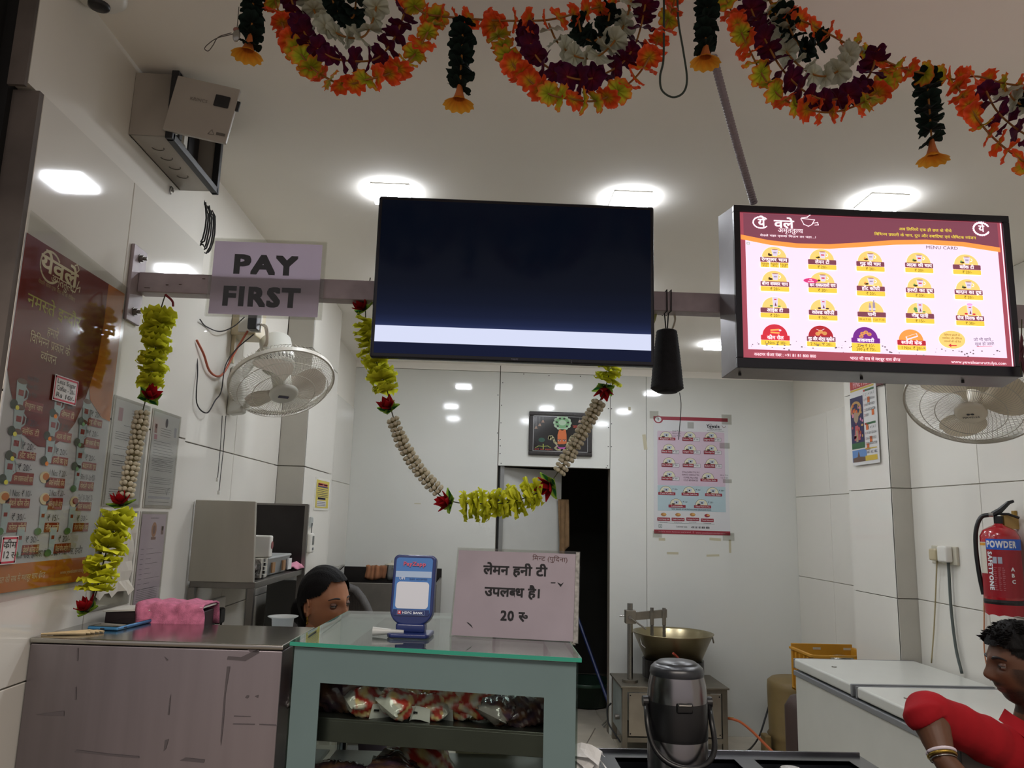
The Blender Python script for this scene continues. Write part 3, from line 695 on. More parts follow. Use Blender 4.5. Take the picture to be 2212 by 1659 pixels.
tw = [at(*p, y=2.07) for p in [(1468, 848), (1471, 870), (1470, 900), (1467, 935), (1466, 950)]]
b = MB(); b.tube(spline(tw, 5), .0011, 5); b.build('loose_thread', BLACKM, t)
tw = [at(*p, y=2.10) for p in [(1455, 672), (1458, 690), (1453, 708), (1450, 716)]]
b = MB(); b.tube(spline(tw, 4), .003, 6); s2 = b.build('beam_hook', mat('wire_cream', 'A59C86', .5)); tag(s2, 'short cream wire end dangling from the beam beside the thread cone', 'wire')
tw = [at(*p, y=2.10) for p in [(1417, 676), (1414, 690), (1410, 700)]]
b = MB(); b.tube(spline(tw, 4), .004, 6); s2 = b.build('wire_end', mat('wire_olive', '9A9A5C', .5)); tag(s2, 'short olive wire end poking out behind the television corner', 'wire')
# corrugated conduit from the ceiling to the menu board
a, c = np.array(at(1540, 120, z=ZC)), np.array(at(1637, 440, y=2.0)); c[2] = at(1637, 440, y=2.03)[2]; c[1] = 2.03
b = MB(); n = 110; pts = []; rs = []
for k in range(n+1):
    f = k/n; p = a+(c-a)*f; p[2] -= .03*math.sin(math.pi*f)*.3; pts.append(p); rs.append(.0115 if k % 2 else .0098)
b.tube(pts, .01, 12, rs=rs); s2 = b.build('conduit_pipe', mat('grey_conduit', '8B8188', .5)); tag(s2, 'grey corrugated conduit running from the ceiling down to the menu board', 'conduit')
# ------------------------------------------------------------------ distribution box with its door swung open
BX = mat('box_grey', 'A8A299', .45, .05, noise=.08, nscale=6); BXD = mat('box_trim_black', '15161A', .5)
t = thing('distribution_box', 'grey electrical distribution box with open door high on the plaster wall', 'electrical box', (-.985, 2.15, 2.6))
y0, y1, z0, z1, xo = 1.975, 2.335, 2.535, 2.718, -.885
b = MB(); b.box((-.984, y0, z0), (xo, y0+.003, z1)); b.box((-.984, y1-.003, z0), (xo, y1, z1)); b.box((-.984, y0, z1-.003), (xo, y1, z1)); b.box((-.984, y0, z0), (xo, y1, z0+.003)); b.box((-.984, y0, z0), (-.980, y1, z1))
b.build('body', BX, t, bevel=.001)
b = MB(); e = .008
b.box((xo, y0-e, z0-e), (xo+.02, y0+.012, z1+e)); b.box((xo, y1-.012, z0-e), (xo+.02, y1+e, z1+e)); b.box((xo, y0, z1-.012), (xo+.02, y1, z1+e)); b.box((xo, y0, z0-e), (xo+.02, y1, z0+.012))
b.build('door_surround', BXD, t, bevel=.002)
b = MB()
for k in range(4):
    yy = y0+.07+k*.06
    b.tube([(-.935+.016*math.cos(w), yy+.016*math.sin(w), z0-.0008) for w in (i*math.pi/7 for i in range(8))], .0012, 5)
b.build('knockout', mat('dim_slot', '5A5750', .6), t)
b = MB(); b.box((-.975, y0+.03, z0+.04), (-.925, y1-.12, z1-.04)); b.build('breaker_row', WHITEP, t, bevel=.003)
for k in range(5):
    b = MB(); b.box((-.925, y0+.045+k*.034, z0+.07), (-.912, y0+.063+k*.034, z1-.08)); b.build('breaker_switch', BXD if k % 2 else WHITEP, t)
b = MB(); b.box((-.975, y1-.10, z0+.02), (-.93, y1-.02, z1-.02)); b.build('terminal_block', BLACK, t, bevel=.002)
# the door panel, hinged along the near edge and standing out from the wall
dt = at(370, 185, y=y0-.01); hx = xo+.022
b = MB(); dl = .170
b.box((0, -.004, 0), (dl, .010, z1-z0-.02)); dp = b.build('door', BX, t, world=False, bevel=.003)
dp.location = Vector((hx-.028, y0-.012, z0+.012))-t.location; dp.rotation_euler = (0, math.radians(9), math.radians(4)); 
dp.matrix_basis = Matrix.Translation(dp.location) @ dp.rotation_euler.to_matrix().to_4x4()
b = MB(); b.box((dl-.058, -.008, .098), (dl-.018, -.003, .132)); b.build('latch', BXD, dp, world=False, bevel=.004)
b = MB(); b.box((dl, -.001, .10), (dl+.008, .006, .128)); b.build('catch', BXD, dp, world=False)
pr = Print((.072, -.0045, .075), (1, 0, 0), (0, 0, -1), (0, -1, 0)); pr.text('KRINCS', 0, -.025, .009, mat('faint_print', '77736C', .5), 1)
pr.line([(.055, .046), (.063, .060), (.047, .060), (.055, .046)], .0012, mat('faint_print2', '5E5B55', .5), 1); pr.rect(.068, .050, .092, .058, mat('faint_print2', '5E5B55', .5), 1)
for (p_, m_), B in pr.b.items(): B.build('lettering', m_, dp, world=False)['kind'] = 'stuff'

# ------------------------------------------------------------------ big tea poster on the tiled wall
PXX = XL+.0025
def wall_print(py0, pz1, off=0, step=.0003): return Print((PXX+off, py0, pz1), (0, 1, 0), (0, 0, -1), (1, 0, 0), step=step)
t = thing('menu_poster', 'tall glossy brown and white tea menu poster on the tiled wall by the jamb', 'poster', (XL+.001, 1.79, 1.37))
PY0, PY1, PZ0, PZ1 = 1.563, 2.010, 1.366, 2.100
GL = dict(coat=.15, spec=.3)
PW = mat('poster_white', 'C9CBCE', .25, **GL); PBR = mat('poster_brown', '74291D', .22, **GL); POR = mat('poster_orange', 'C77529', .22, **GL); PRD = mat('poster_red', '8F2A1F', .3); PCR = mat('poster_cream', 'E5D6A6', .4)
PGN = mat('poster_lime', 'B9B63B', .4); PK = mat('poster_ink', '1E1B1C', .5); PCUP = mat('poster_cup', 'AFC3C6', .35); PTEA = mat('poster_tea', '6B4A33', .4); PLEAF = mat('poster_leaf', '35402F', .5); PGREEN = mat('poster_green', '4E7A45', .5)
b = MB(); b.slab([(XL+.002, PY0, PZ0), (XL+.002, PY1, PZ0), (XL+.002, PY1, PZ1), (XL+.002, PY0, PZ1)], (-.0012, 0, 0)); b.build('sheet', PW, t)
pr = wall_print(PY0, PZ1)
W_, H_ = PY1-PY0, PZ1-PZ0
def W2(zx, zy): u, v = pr.uv(zx/3.95, 480+zy/3.95); return u, v       # first close-up
def W3(zx, zy): u, v = pr.uv(zx/3.771, 860+zy/3.771); return u, v     # second close-up
curve = [(.0, .29), (.02, .33), (.05, .375), (.09, .415), (.14, .432), (.19, .43), (.24, .405), (.28, .365), (.305, .32)]
pr.poly([(0, 0), (W_*.80, 0)]+[(W_*.80, .10), (W_*.78, .2), (.325, .27)]+curve[::-1], PBR, 1, 'artwork')
pr.poly([(W_*.80, 0), (W_, 0), (W_, .34), (.40, .335), (.335, .30), (.325, .27), (W_*.78, .2), (W_*.80, .10)], POR, 1, 'artwork')
u, v = W2(430, 385); pr.line([(u+.040*math.cos(a), v+.034*math.sin(a)) for a in [math.radians(40+14*k) for k in range(21)]], .005, PCR, 2, 'artwork')
pr.text('येवले', W2(490, 420)[0]+.008, W2(480, 430)[1]+.010, .034, PCR, 3, off=.03, fit=.150)
u, v = W2(628, 520); pr.line([(u-.02, v-.01), (u-.008, v+.02), (u+.008, v+.02), (u+.02, v-.01)], .003, PCR, 3, 'artwork'); pr.line([(u-.018, v-.016), (u+.0, v-.022), (u+.014, v-.036), (u+.004, v-.046), (u-.006, v-.040)], .003, PCR, 3, 'artwork'); pr.line([(u+.012, v+.01), (u+.028, v+.002), (u+.026, v+.014)], .003, PCR, 3, 'artwork')
pr.text('अमृततुल्य', W2(528, 545)[0], W2(528, 560)[1], .018, PCR, 3, fit=.095); pr.text('येवले चाय एक बार पी के देखिए', W2(484, 590)[0], W2(484, 600)[1], .008, mat('poster_gold', 'A98A3E', .4), 3, fit=.15)
pr.text('नमस्ते इन्दौर', W2(465, 800)[0], W2(465, 815)[1], .026, PGN, 3, off=.01, fit=.215)
for s_, zx, zy, f in (('हमारे', 442, 985, .045), ('विभिन्न प्रकार के', 425, 1085, .16), ('व्यंजन', 405, 1195, .062)): pr.text(s_, W2(zx, zy)[0], W2(zx, zy)[1], .019, PCR, 3, fit=f)
boxes = [((260, 68), 182, 95, 'रेग्युलर चाय', ['Small ₹10/-', 'Medium ₹12/-', 'Large ₹20/-']), ((540, 135), 130, 85, 'लेमन टी', '₹ 20/-'), ((765, 200), 130, 72, 'गुड़ की चाय', '₹ 20/-'),
 ((235, 275), 170, 75, 'ब्लॅक टी', '₹ 20/-'), ((505, 315), 150, 88, 'अद्रक की चाय', '₹ 20/-'), ((740, 365), 140, 90, 'बीना शक्कर की चाय', '₹ 20/-'),
 ((210, 468), 160, 72, 'हॉट कॉफी', '₹ 20/-'), ((478, 510), 145, 72, 'हल्दी का दूध', '₹ 20/-'), ((715, 553), 130, 66, 'बादाम का दूध', '₹ 20/-'),
 ((175, 655), 190, 108, 'कम शक्करवाली चाय', '₹ 20/-'), ((448, 690), 155, 88, 'येवले स्पॉजी केक', '1 Nos. ₹ 20/-'), ((695, 717), 130, 80, 'येवले पानी', '500ml 10/- 1Ltr ₹20/-'),
 ((140, 855), 200, 84, 'येवले क्रीम रोल', '1 Nos. ₹ 10/-'), ((438, 860), 135, 105, 'येवले गुड़ और ओट्स', '2 Nos. ₹ 20/-'), ((675, 882), 130, 76, 'येवले बाकरवडी', '25 g ₹ 10/- 200g ₹ 70/-'),
 ((125, 1052), 170, 88, 'कोल्ड कॉफी', '₹ 30/-'), ((410, 1053), 130, 84, 'नींबू पानी', '₹ 15/-'), ((648, 1052), 135, 76, 'रोज मिल्क शेक', '₹ 30/-'),
 ((236, 1235), 152, 88, 'येवले कोल्ड टी', '₹ 30/-'), ((498, 1223), 145, 84, 'येवले पीच आईस टी', '₹ 20/-')]
for n, ((zx, zy), zw, zh, nm, price) in enumerate(boxes):
    u, v = W3(zx, zy); hw = (W3(zx+zw/2, zy)[0]-W3(zx-zw/2, zy)[0])/2; hh = (W3(zx, zy+zh/2)[1]-W3(zx, zy-zh/2)[1])/2*.92
    u0, u1 = max(.004, u-hw), min(W_-.012, u+hw)
    if u1-u0 < .02: continue
    pr.rect(u0, v-hh, u1, v+hh, PRD, 3, 'label_bar'); pr.text(nm, (u0+u1)/2+.004, v+.006, .011, PCR, 4, off=.01, fit=min((u1-u0)*.82, .0085*len(nm)))
    cu, cv = u0-.006, v-.018
    if cu > .012:
        if n in (10, 12, 13, 14): pr.ell(cu, cv+.008, .020, .013, PCR, 3, 14, 'artwork'); pr.ell(cu+.003, cv+.006, .013, .008, POR if n != 14 else PRD, 4, 12, 'artwork')
        elif n >= 15 or n == 11:
            pr.poly([(cu-.014, cv-.03), (cu+.014, cv-.03), (cu+.010, cv+.03), (cu-.010, cv+.03)], PCUP, 4, 'artwork'); pr.ell(cu-.012, cv+.026, .014, .008, PGREEN, 5, 10, 'artwork'); pr.rect(cu-.006, cv-.012, cu+.006, cv-.004, PRD, 5, 'artwork')
        else:
            pr.poly([(cu-.020, cv-.028), (cu+.016, cv-.028), (cu+.010, cv+.026), (cu-.014, cv+.026)], PCUP, 4, 'artwork'); pr.ell(cu-.002, cv-.028, .018, .006, PTEA, 5, 14, 'artwork')
            pr.line([(cu+.014, cv-.016), (cu+.024, cv-.010), (cu+.022, cv+.004), (cu+.012, cv+.010)], .004, PCUP, 4, 'artwork'); pr.rect(cu-.010, cv-.010, cu+.008, cv+.002, PRD, 5, 'artwork'); pr.ell(cu-.020, cv+.022, .013, .010, PLEAF, 6, 10, 'artwork'); pr.ell(cu-.008, cv+.028, .007, .005, [PGN, POR, PGREEN][n % 3], 7, 8, 'artwork')
    if isinstance(price, str): pr.text(price, (u0+u1)/2+.005, v-hh-.004, .013, PK, 4, fit=min(.05 if len(price) < 8 else (u1-u0)*.95, .2))
    else:
        for i, s_ in enumerate(price): pr.text(s_, u0+.03, v-hh-.042+i*.017, .009, PK, 4, fit=.045)
pr.text('बॉम्बे हॉस्पिटल सर्विस रोड, झायका पंजाबी किचन के पास, इन्दौर', .008, H_-.066, .014, PK, 3, 'l', off=.01, fit=W_*.84)
pr.rect(0, H_-.056, W_, H_, POR, 2, 'artwork'); pr.rect(W_*.61, H_-.056, W_*.612, H_, PRD, 3, 'artwork'); pr.rect(W_*.03, H_-.056, W_*.032, H_, PRD, 3, 'artwork')
pr.text('भारत की सब से मशहूर चाय ब्रॅण्ड', W_*.32, H_-.020, .012, PCR, 4, fit=W_*.4); pr.text('www.yewaleamruttulya.com', W_*.81, H_-.022, .009, PCR, 4, fit=W_*.3)
for o in pr.build(t): o['kind'] = 'stuff'
b = MB(); b.slab([(XL+.0048, PY0, PZ0-.02), (XL+.0048, PY1+.015, PZ0-.01), (XL+.0048, PY1+.012, PZ1+.02), (XL+.0048, PY0, PZ1+.05)], (-.0002, 0, 0)); b.build('clear_cover', FILM, t)
def sticker(name, lab, uv, w, h, lines, size):
    st = thing(name, lab, 'sticker', pr.p(uv[0], uv[1], 30)); q = Print(pr.p(uv[0]-w/2, uv[1]-h/2, 0)+[.005, 0, 0], pr.U, pr.D, pr.N)
    b = MB(); b.slab([q.p(0, 0), q.p(w, 0), q.p(w, h), q.p(0, h)], (-.0003, 0, 0)); b.build('sheet', PAPER, st)
    RB = mat('sticker_red', 'B5384A', .5); e = .004
    for a in ((.002, .002, w-.002, .002+e), (.002, h-.002-e, w-.002, h-.002), (.002, .002, .002+e, h-.002), (w-.002-e, .002, w-.002, h-.002)): q.rect(*a, RB, 1, 'border')
    for i, s_ in enumerate(lines): q.text(s_, w/2, h*(.32+.26*i) if len(lines) > 2 else h*(.42+.36*i), size, PK, 2, rot=.03, fit=w*(.8 if len(s_) > 4 else .4))
    q.build(st)
u, v = W2(540, 1435); sticker('price_sticker', 'red-bordered sticker reading Less Sugar Coffee stuck on the tea poster', (u, v), .10, .058, ['Less Sugar', 'Coffee - 20/-', 'Rs 10/-'], .010)
u, v = W3(25, 1240); sticker('price_sticker', 'red-bordered sticker reading 12 rupees low on the tea poster', (u+.010, v), .055, .056, ['क्रीम', '12 रु'], .013)

# ------------------------------------------------------------------ framed papers beside it
GP = mat('doc_grey', '55555C', .6); PP = mat('doc_pink_paper', 'CDBFCB', .5); FR2 = mat('pvc_edge', 'B8B4AC', .5)
def document(lab, y0, y1, z0, z1, paper, seed, kind):
    t = thing('wall_document', lab, 'document', (XL+.001, (y0+y1)/2, z0), group='papers in clear covers on the tiled wall')
    b = MB(); b.slab([(XL+.002, y0, z0), (XL+.002, y1, z0), (XL+.002, y1, z1), (XL+.002, y0, z1)], (-.0012, 0, 0)); b.build('backing', FR2, t)
    q = wall_print(y0+.010, z1-.008); w, h = y1-y0-.02, z1-z0-.016; r = random.Random(seed)
    q.rect(0, 0, w, h, paper, 0, 'sheet')
    if kind == 'letter':
        q.rect(.02, .02, .045, .055, mat('stamp_pink', 'B08A92', .6), 1, 'emblem')
        for k in range(4): squiggle(q, w*.5, .02+k*.008, w*.93, GP, .0013, 1, seed+k)
        for k, (vv, n, a) in enumerate([(.065, 1, .3), (.085, 4, .08), (.122, 2, .08), (.145, 1, .08), (.16, 3, .08), (.19, 3, .08), (.235, 5, .08)]):
            for i in range(n): squiggle(q, w*a, vv+i*.006, w*(r.uniform(.6, .92) if vv < .22 else .35), GP, .0012, 1, seed*7+k*5+i)
    elif kind == 'licence':
        q.ell(w*.5, .025, .010, .014, GP, 1, 14, 'emblem'); q.rect(.012, .035, .030, .062, mat('photo_tone', '9A7F7F', .6), 1, 'emblem'); q.ell(.021, .042, .006, .007, PK, 2, 12, 'emblem'); q.rect(.014, .066, .034, .080, mat('signature_red', 'B88A90', .6), 1, 'emblem')
        q.rect(w-.032, .032, w-.014, .062, mat('doc_mid', 'B5B5BC', .6), 1, 'emblem')
        for k in range(4): squiggle(q, w*.3, .045+k*.007, w*.7, GP, .0012, 1, seed+k)
        for k in range(8): squiggle(q, w*.08, .085+k*.0085, w*r.uniform(.45, .9), GP, .0011, 1, seed*3+k)
        for k, vv in enumerate((.135, .152, .19, .218)):
            for i in range(2): q.rect(w*.08, vv+i*.012, w*.92, vv+i*.012+.0008, GP, 1, 'fine_print'); squiggle(q, w*.1, vv+i*.012+.006, w*.88, GP, .0011, 1, seed+i+k*9)
        q.line([(w*.72, .225), (w*.78, .24), (w*.8, .222), (w*.9, .218)], .0014, PK, 2, 'fine_print')
        q.rect(w*.08, .245, w*.92, .252, mat('doc_mid', 'B5B5BC', .6), 1, 'table_band'); squiggle(q, w*.1, .262, w*.9, GP, .0011, 1, 3)
    elif kind == 'certificate':
        squiggle(q, w*.35, .012, w*.68, PK, .0016, 1, seed); q.ell(w*.52, .045, .018, .022, mat('seal_orange', 'B88A6C', .6), 1, 16, 'emblem'); q.ell(w*.52, .045, .010, .013, mat('seal_brown', '8A6A62', .6), 2, 12, 'emblem'); q.rect(w*.42, .066, w*.62, .074, mat('seal_brown', '8A6A62', .6), 2, 'emblem')
        q.rect(w*.82, .035, w*.93, .060, mat('photo_tone', '9A7F7F', .6), 1, 'emblem'); q.ell(w*.875, .042, .006, .007, PK, 2, 12, 'emblem')
        for k in range(9): squiggle(q, w*.08, .10+k*.014, w*.2, GP, .0011, 1, seed+k); squiggle(q, w*.3, .10+k*.014, w*r.uniform(.45, .95), GP, .0011, 1, seed*3+k)
        for k in range(7): squiggle(q, w*.08, .225-.012+k*.005, w*.9, GP, .0010, 1, seed*5+k)
    else:
        for k in range(3): squiggle(q, w*.25, .03+k*.009, w*.8, GP, .0014, 1, seed+k)
        for k in range(9): squiggle(q, w*.1, .07+k*.017, w*r.uniform(.5, .9), mat('doc_faint', '8E8A86', .6), .0011, 1, seed*3+k)
    for o in q.build(t):
        if o.name.startswith(('fine', 'emblem')): o['kind'] = 'stuff'
    b = MB(); b.slab([(XL+.0045, y0, z0), (XL+.0045, y1, z0), (XL+.0045, y1, z1), (XL+.0045, y0, z1)], (-.0002, 0, 0)); b.build('clear_cover', FILM, t)
    return t
document('printed permit letter with emblem, behind the beaded part of the hanging garland', 2.022, 2.240, 1.545, 1.832, PAPER, 3, 'letter')
document('printed licence sheet with small portrait and tables, upper row beside the recess', 2.262, 2.470, 1.545, 1.832, PAPER, 5, 'licence')
document('pinkish registration certificate with round seal, lower row beside the recess', 2.255, 2.445, 1.255, 1.535, PP, 8, 'certificate')
t = document('faded crumpled notice with torn corner behind the yellow garland tail', 2.022, 2.235, 1.285, 1.535, mat('old_paper', 'C2BEB2', .8, noise=.1), 11, 'old')
b = MB(); rr = random.Random(3); n = 8
for i in range(n+1):
    for j in range(n+1): b.v.append((XL+.006+rr.uniform(0, .006)+(.014 if j == n and i > 5 else 0), 2.035+.185*i/n+(-.01 if j > 6 else 0), 1.525-.20*j/n-(.014 if i % 3 == 1 and j == n else 0)))
b.f = [(i*(n+1)+j, (i+1)*(n+1)+j, (i+1)*(n+1)+j+1, i*(n+1)+j+1) for i in range(n) for j in range(n)]
o = b.build('loose_sheet', mat('old_paper', 'C2BEB2', .8, noise=.1), t, smooth=False)

# ------------------------------------------------------------------ wires at the recess
def wire(name, lab, pts, r, m, cat='cable', n=6, group=None):
    b = MB(); b.tube(spline(pts, n), r, 6); o = b.build(name, m, smooth=True); tag(o, lab, cat, group); return o
BW = mat('black_cable', '17181A', .5); GYW = mat('grey_cable', '4F5653', .5); RW = mat('red_cable', 'A8553C', .45)
b = MB()
for k in range(6):
    c = at(442, 470+k*3, y=2.56); r = random.Random(k)
    b.tube([(c[0]+.018*math.cos(a)+.004*k-.01, 2.555+.006*k, c[2]+.075*math.sin(a)-.02+r.uniform(-.01, .01)) for a in [math.radians(-100+18*i) for i in range(12)]], .0028, 6)
o = b.build('cable_coil', BW); tag(o, 'bundle of black cables looped at the wall end above the PAY FIRST notice', 'cable')
wire('adaptor_cable', 'thin black cable sagging from the recess corner to the black adaptor', [at(*p, y=y) for p, y in [((432, 690), 2.62), ((445, 705), 2.7), ((475, 716), 2.8), ((505, 705), 2.9), ((528, 685), 2.93)]], .0022, BW)
wire('red_cable', 'red cable drooping in a loop between recess edge and socket box', [at(*p, y=y) for p, y in [((425, 735), 2.62), ((440, 765), 2.68), ((452, 800), 2.75), ((470, 813), 2.84), ((485, 803), 2.9), ((505, 765), 2.93), ((535, 715), 2.95)]], .0042, RW)
wire('fan_lead', 'black lead dipping low beside the fan and rising to the adaptor', [at(*p, y=y) for p, y in [((424, 755), 2.66), ((427, 800), 2.66), ((425, 870), 2.66), ((447, 892), 2.75), ((465, 865), 2.8), ((478, 845), 2.86), ((487, 790), 2.9), ((510, 755), 2.93), ((548, 722), 2.95)]], .0024, BW)
# socket box on its corner shelf board
c = at(560, 700, y=3.02)
t = thing('socket_box', 'cream wall socket box with black adaptor above the oscillating fan', 'socket', (c[0], 3.1, c[2]))
p0, p1 = at(508, 680, y=3.0), at(575, 728, y=3.0)
b = MB(); b.box((-.999, 2.97, p1[2]-.002), (p1[0]-.035, 3.10, p0[2]+.05)); b.build('back_box', CREAM, t, bevel=.003)
b = MB(); b.box((p0[0]+.03, 2.955, p1[2]+.008), (p1[0]-.01, 2.969, p0[2]+.045)); b.build('face_plate', WHITEP, t, bevel=.004)
a0, a1 = at(540, 680, y=2.93), at(557, 714, y=2.93)
b = MB(); b.box((a0[0], 2.905, a1[2]), (a1[0], 2.955, a0[2]+.01)); b.build('adaptor', BLACK, t, bevel=.005)
for k in range(3):
    b = MB(); b.tube(spline([at(560+k*5, 700, y=2.955), at(572+k*3, 708, y=2.94), at(575+k*2, 735, y=2.95), at(570+k*3, 748, y=2.97)], 5), .0025, 6); b.build('lead', mat('lead_white', 'B9AFA0', .5), t)
b = MB(); q0, q1 = at(533, 720, y=2.99), at(528, 785, y=2.99); b.box((-.998, q0[1]-.006, q1[2]), (-.985, q0[1]+.008, q0[2])); b.build('trunking', CREAM, t)

# ------------------------------------------------------------------ fans
def fan(name, lab, hub, axis, R, wall, mast_at, blade_mat, body_mat, cap_text, seed, cage_mat, motor_len=.13, spin=0):
    """hub: centre of the guard; axis: unit vector the fan faces"""
    t = thing(name, lab, 'fan', hub); a = Vector(axis).normalized(); M = Matrix.Translation(Vector([float(v) for v in hub])) @ frame_of(a, spin)
    def L(x, y, z): return M @ Vector((x, y, z))
    f = MB(); n = 96
    for k in range(n):
        w = 2*math.pi*k/n; pts = []
        for r, z, tw in ((.052, .052, 0), (.10, .056, .02), (.15, .050, .06), (.185, .030, .14), (R, .004, .24)): pts.append(L(r*math.cos(w+tw), r*math.sin(w+tw), z))
        f.tube(pts, .0009, 3, cap=False)
    f.build('front_guard', cage_mat, t)
    f = MB()
    for k in range(72):
        w = 2*math.pi*k/72; pts = []
        for r, z, tw in ((.05, -.075, 0), (.11, -.072, -.05), (.16, -.055, -.12), (.19, -.03, -.18), (R, -.004, -.24)): pts.append(L(r*math.cos(w+tw), r*math.sin(w+tw), z))
        f.tube(pts, .0009, 3, cap=False)
    f.build('rear_guard', cage_mat, t)
    f = MB()
    for r, z in ((.118, .057), (.17, .042)): f.tube([L(r*math.cos(2*math.pi*k/48), r*math.sin(2*math.pi*k/48), z) for k in range(49)], .0015, 5, cap=False)
    f.build('guard_ring', cage_mat, t)
    f = MB(); f.lathe([(R-.003, -.008), (R+.004, -.008), (R+.004, .008), (R-.003, .008), (R-.003, -.008)], n=72, M=M); f.build('rim', cage_mat, t, smooth=False)
    f = MB(); f.lathe([(0, .066), (.042, .066), (.052, .062), (.055, .052), (.050, .048)], n=36, M=M); f.build('centre_cap', body_mat, t, smooth=True)
    q = Print(L(-.05, .05, .0668), M.to_3x3() @ Vector((1, 0, 0)), M.to_3x3() @ Vector((0, -1, 0)), a)
    if cap_text: q.text(cap_text, .05, .068, .009, mat('cap_ink', '33343A', .5), 1, off=.02); q.ell(.043, .048, .006, .005, mat('cap_ink', '33343A', .5), 1, 10, 'emblem'); q.ell(.057, .048, .006, .005, mat('cap_ink', '33343A', .5), 1, 10, 'emblem'); q.rect(.043, .0465, .057, .0495, mat('cap_ink', '33343A', .5), 1, 'emblem')
    else: q.rect(.03, .05, .07, .064, mat('badge_blue', '4B4A5C', .4), 1, 'badge')
    q.build(t)
    f = MB(); f.lathe([(0, .040), (.026, .038), (.036, .02), (.038, -.03)], n=28, M=M); f.build('hub', body_mat, t, smooth=True)
    for k in range(3):
        f = MB(); nr, nw = 8, 8
        for i in range(nr+1):
            r = .034+(R*.86-.034)*i/nr
            for j in range(nw+1):
                s_ = j/nw; wd = math.radians(26+46*math.sin(math.pi*min(1, (i/nr)*.8+.1))) if i < nr else math.radians(48)
                w = 2*math.pi*k/3+wd*(s_-.5)+.15*(i/nr)
                rr = r*(1-.12*abs(2*s_-1)**3 if i == nr else 1)
                f.v.append(L(rr*math.cos(w), rr*math.sin(w), .022-.045*s_+.01*math.sin(math.pi*s_)))
        f.f = [(i*(nw+1)+j, (i+1)*(nw+1)+j, (i+1)*(nw+1)+j+1, i*(nw+1)+j+1) for i in range(nr) for j in range(nw)]
        o = f.build('blade', blade_mat, t, smooth=True)
    f = MB(); f.lathe([(.05, -.072), (.062, -.078), (.065, -.11), (.062, -.078-motor_len), (.045, -.095-motor_len), (0, -.098-motor_len)], n=32, M=M); f.lathe([(0, -.07), (.05, -.072)], n=32, M=M)
    f.build('motor_housing', body_mat, t, smooth=True)
    f = MB()
    for k in range(26): w = 2*math.pi*k/26; f.box((.0625, -.003, -.10), (.0665, .003, -.082), M @ Matrix.Rotation(w, 4, 'Z'))
    o = f.build('vent_slots', mat('slot_dark', '77766E', .6), t); o['kind'] = 'stuff'
    w0 = Vector([float(v) for v in wall]); mast = L(0, 0, -.10-motor_len*.4)
    f = MB(); f.tube(spline([mast, mast+Vector(mast_at), w0+Vector((math.copysign(.05, mast.x-w0.x), 0, .09)), w0+Vector((math.copysign(.03, mast.x-w0.x), 0, .05))], 5), .016, 10); f.build('arm', body_mat, t, smooth=True)
    return t, M
FB = mat('fan_white', 'CFCFC6', .3); FBL = mat('fan_blade_tan', 'C9BFB0', .4, translucent=.3); CG = mat('fan_cage', 'C4C0B4', .35)
wallp = at(497, 850, x=XLB); 
t, M = fan('wall_fan', 'white oscillating wall fan by the recess, two pull cords hanging below it', at(609, 826, y=2.99), (.30, -.42, -.86), .198, wallp, (-.04, .01, .03), mat('fan_blade_white', 'C3B9AC', .4, translucent=.3), FB, None, 1, CG)
k0, k1 = at(500, 800, x=-.93), at(478, 900, x=-.93)
b = MB(); yy = wallp[1]; zt_, zb_ = at(505, 790, y=yy)[2], at(480, 897, y=yy)[2]
b.add([(-.999, yy-.035, zb_), (-.999, yy+.035, zb_), (-.999, yy+.028, zt_), (-.999, yy-.028, zt_), (-.935, yy-.03, zb_+.01), (-.935, yy+.03, zb_+.01), (-.955, yy+.022, zt_-.01), (-.955, yy-.022, zt_-.01)],
    [(0, 1, 2, 3), (7, 6, 5, 4), (0, 4, 5, 1), (1, 5, 6, 2), (2, 6, 7, 3), (3, 7, 4, 0)]); b.build('wall_base', FB, t, bevel=.012, weld=True)
b = MB(); b.cyl((-.936, yy-.005, zb_+.045), (-.925, yy-.007, zb_+.045), .016, n=18); b.build('speed_knob', FB, t)
for p, q in (((480, 898), (470, 1032)), ((488, 898), (473, 1060))):
    A, B = at(*p, x=-.955), at(*q, x=-.955); b = MB(); b.tube([A, (A+B)/2+[.002, 0, 0], B], .0014, 5); b.build('pull_cord', BW, t)
    b = MB(); b.cyl(B, B-[0, 0, .014], .005, n=10); b.build('cord_end', WHITEP, t)
hub = at(2099, 868, y=2.80)
wp = at(2212, 800, x=XR-.005)
t, M = fan('wall_fan', 'cream wall fan tilted down under the lit menu board', hub, (-.40, -.42, -.80), .228, (XR-.02, 2.75, 2.2), (.02, 0, .05), mat('fan_blade_cream', 'C6BBA6', .4, translucent=.3), mat('fan_cream', 'C9C2B0', .35), 'HAVELLS', 2, mat('fan_cage_grey', 'A7A397', .35), spin=math.radians(0))
b = MB(); b.box((XR-.05, 2.70, 2.12), (XR-.002, 2.80, 2.30)); b.build('wall_base', mat('fan_cream', 'C9C2B0', .35), t, bevel=.012)
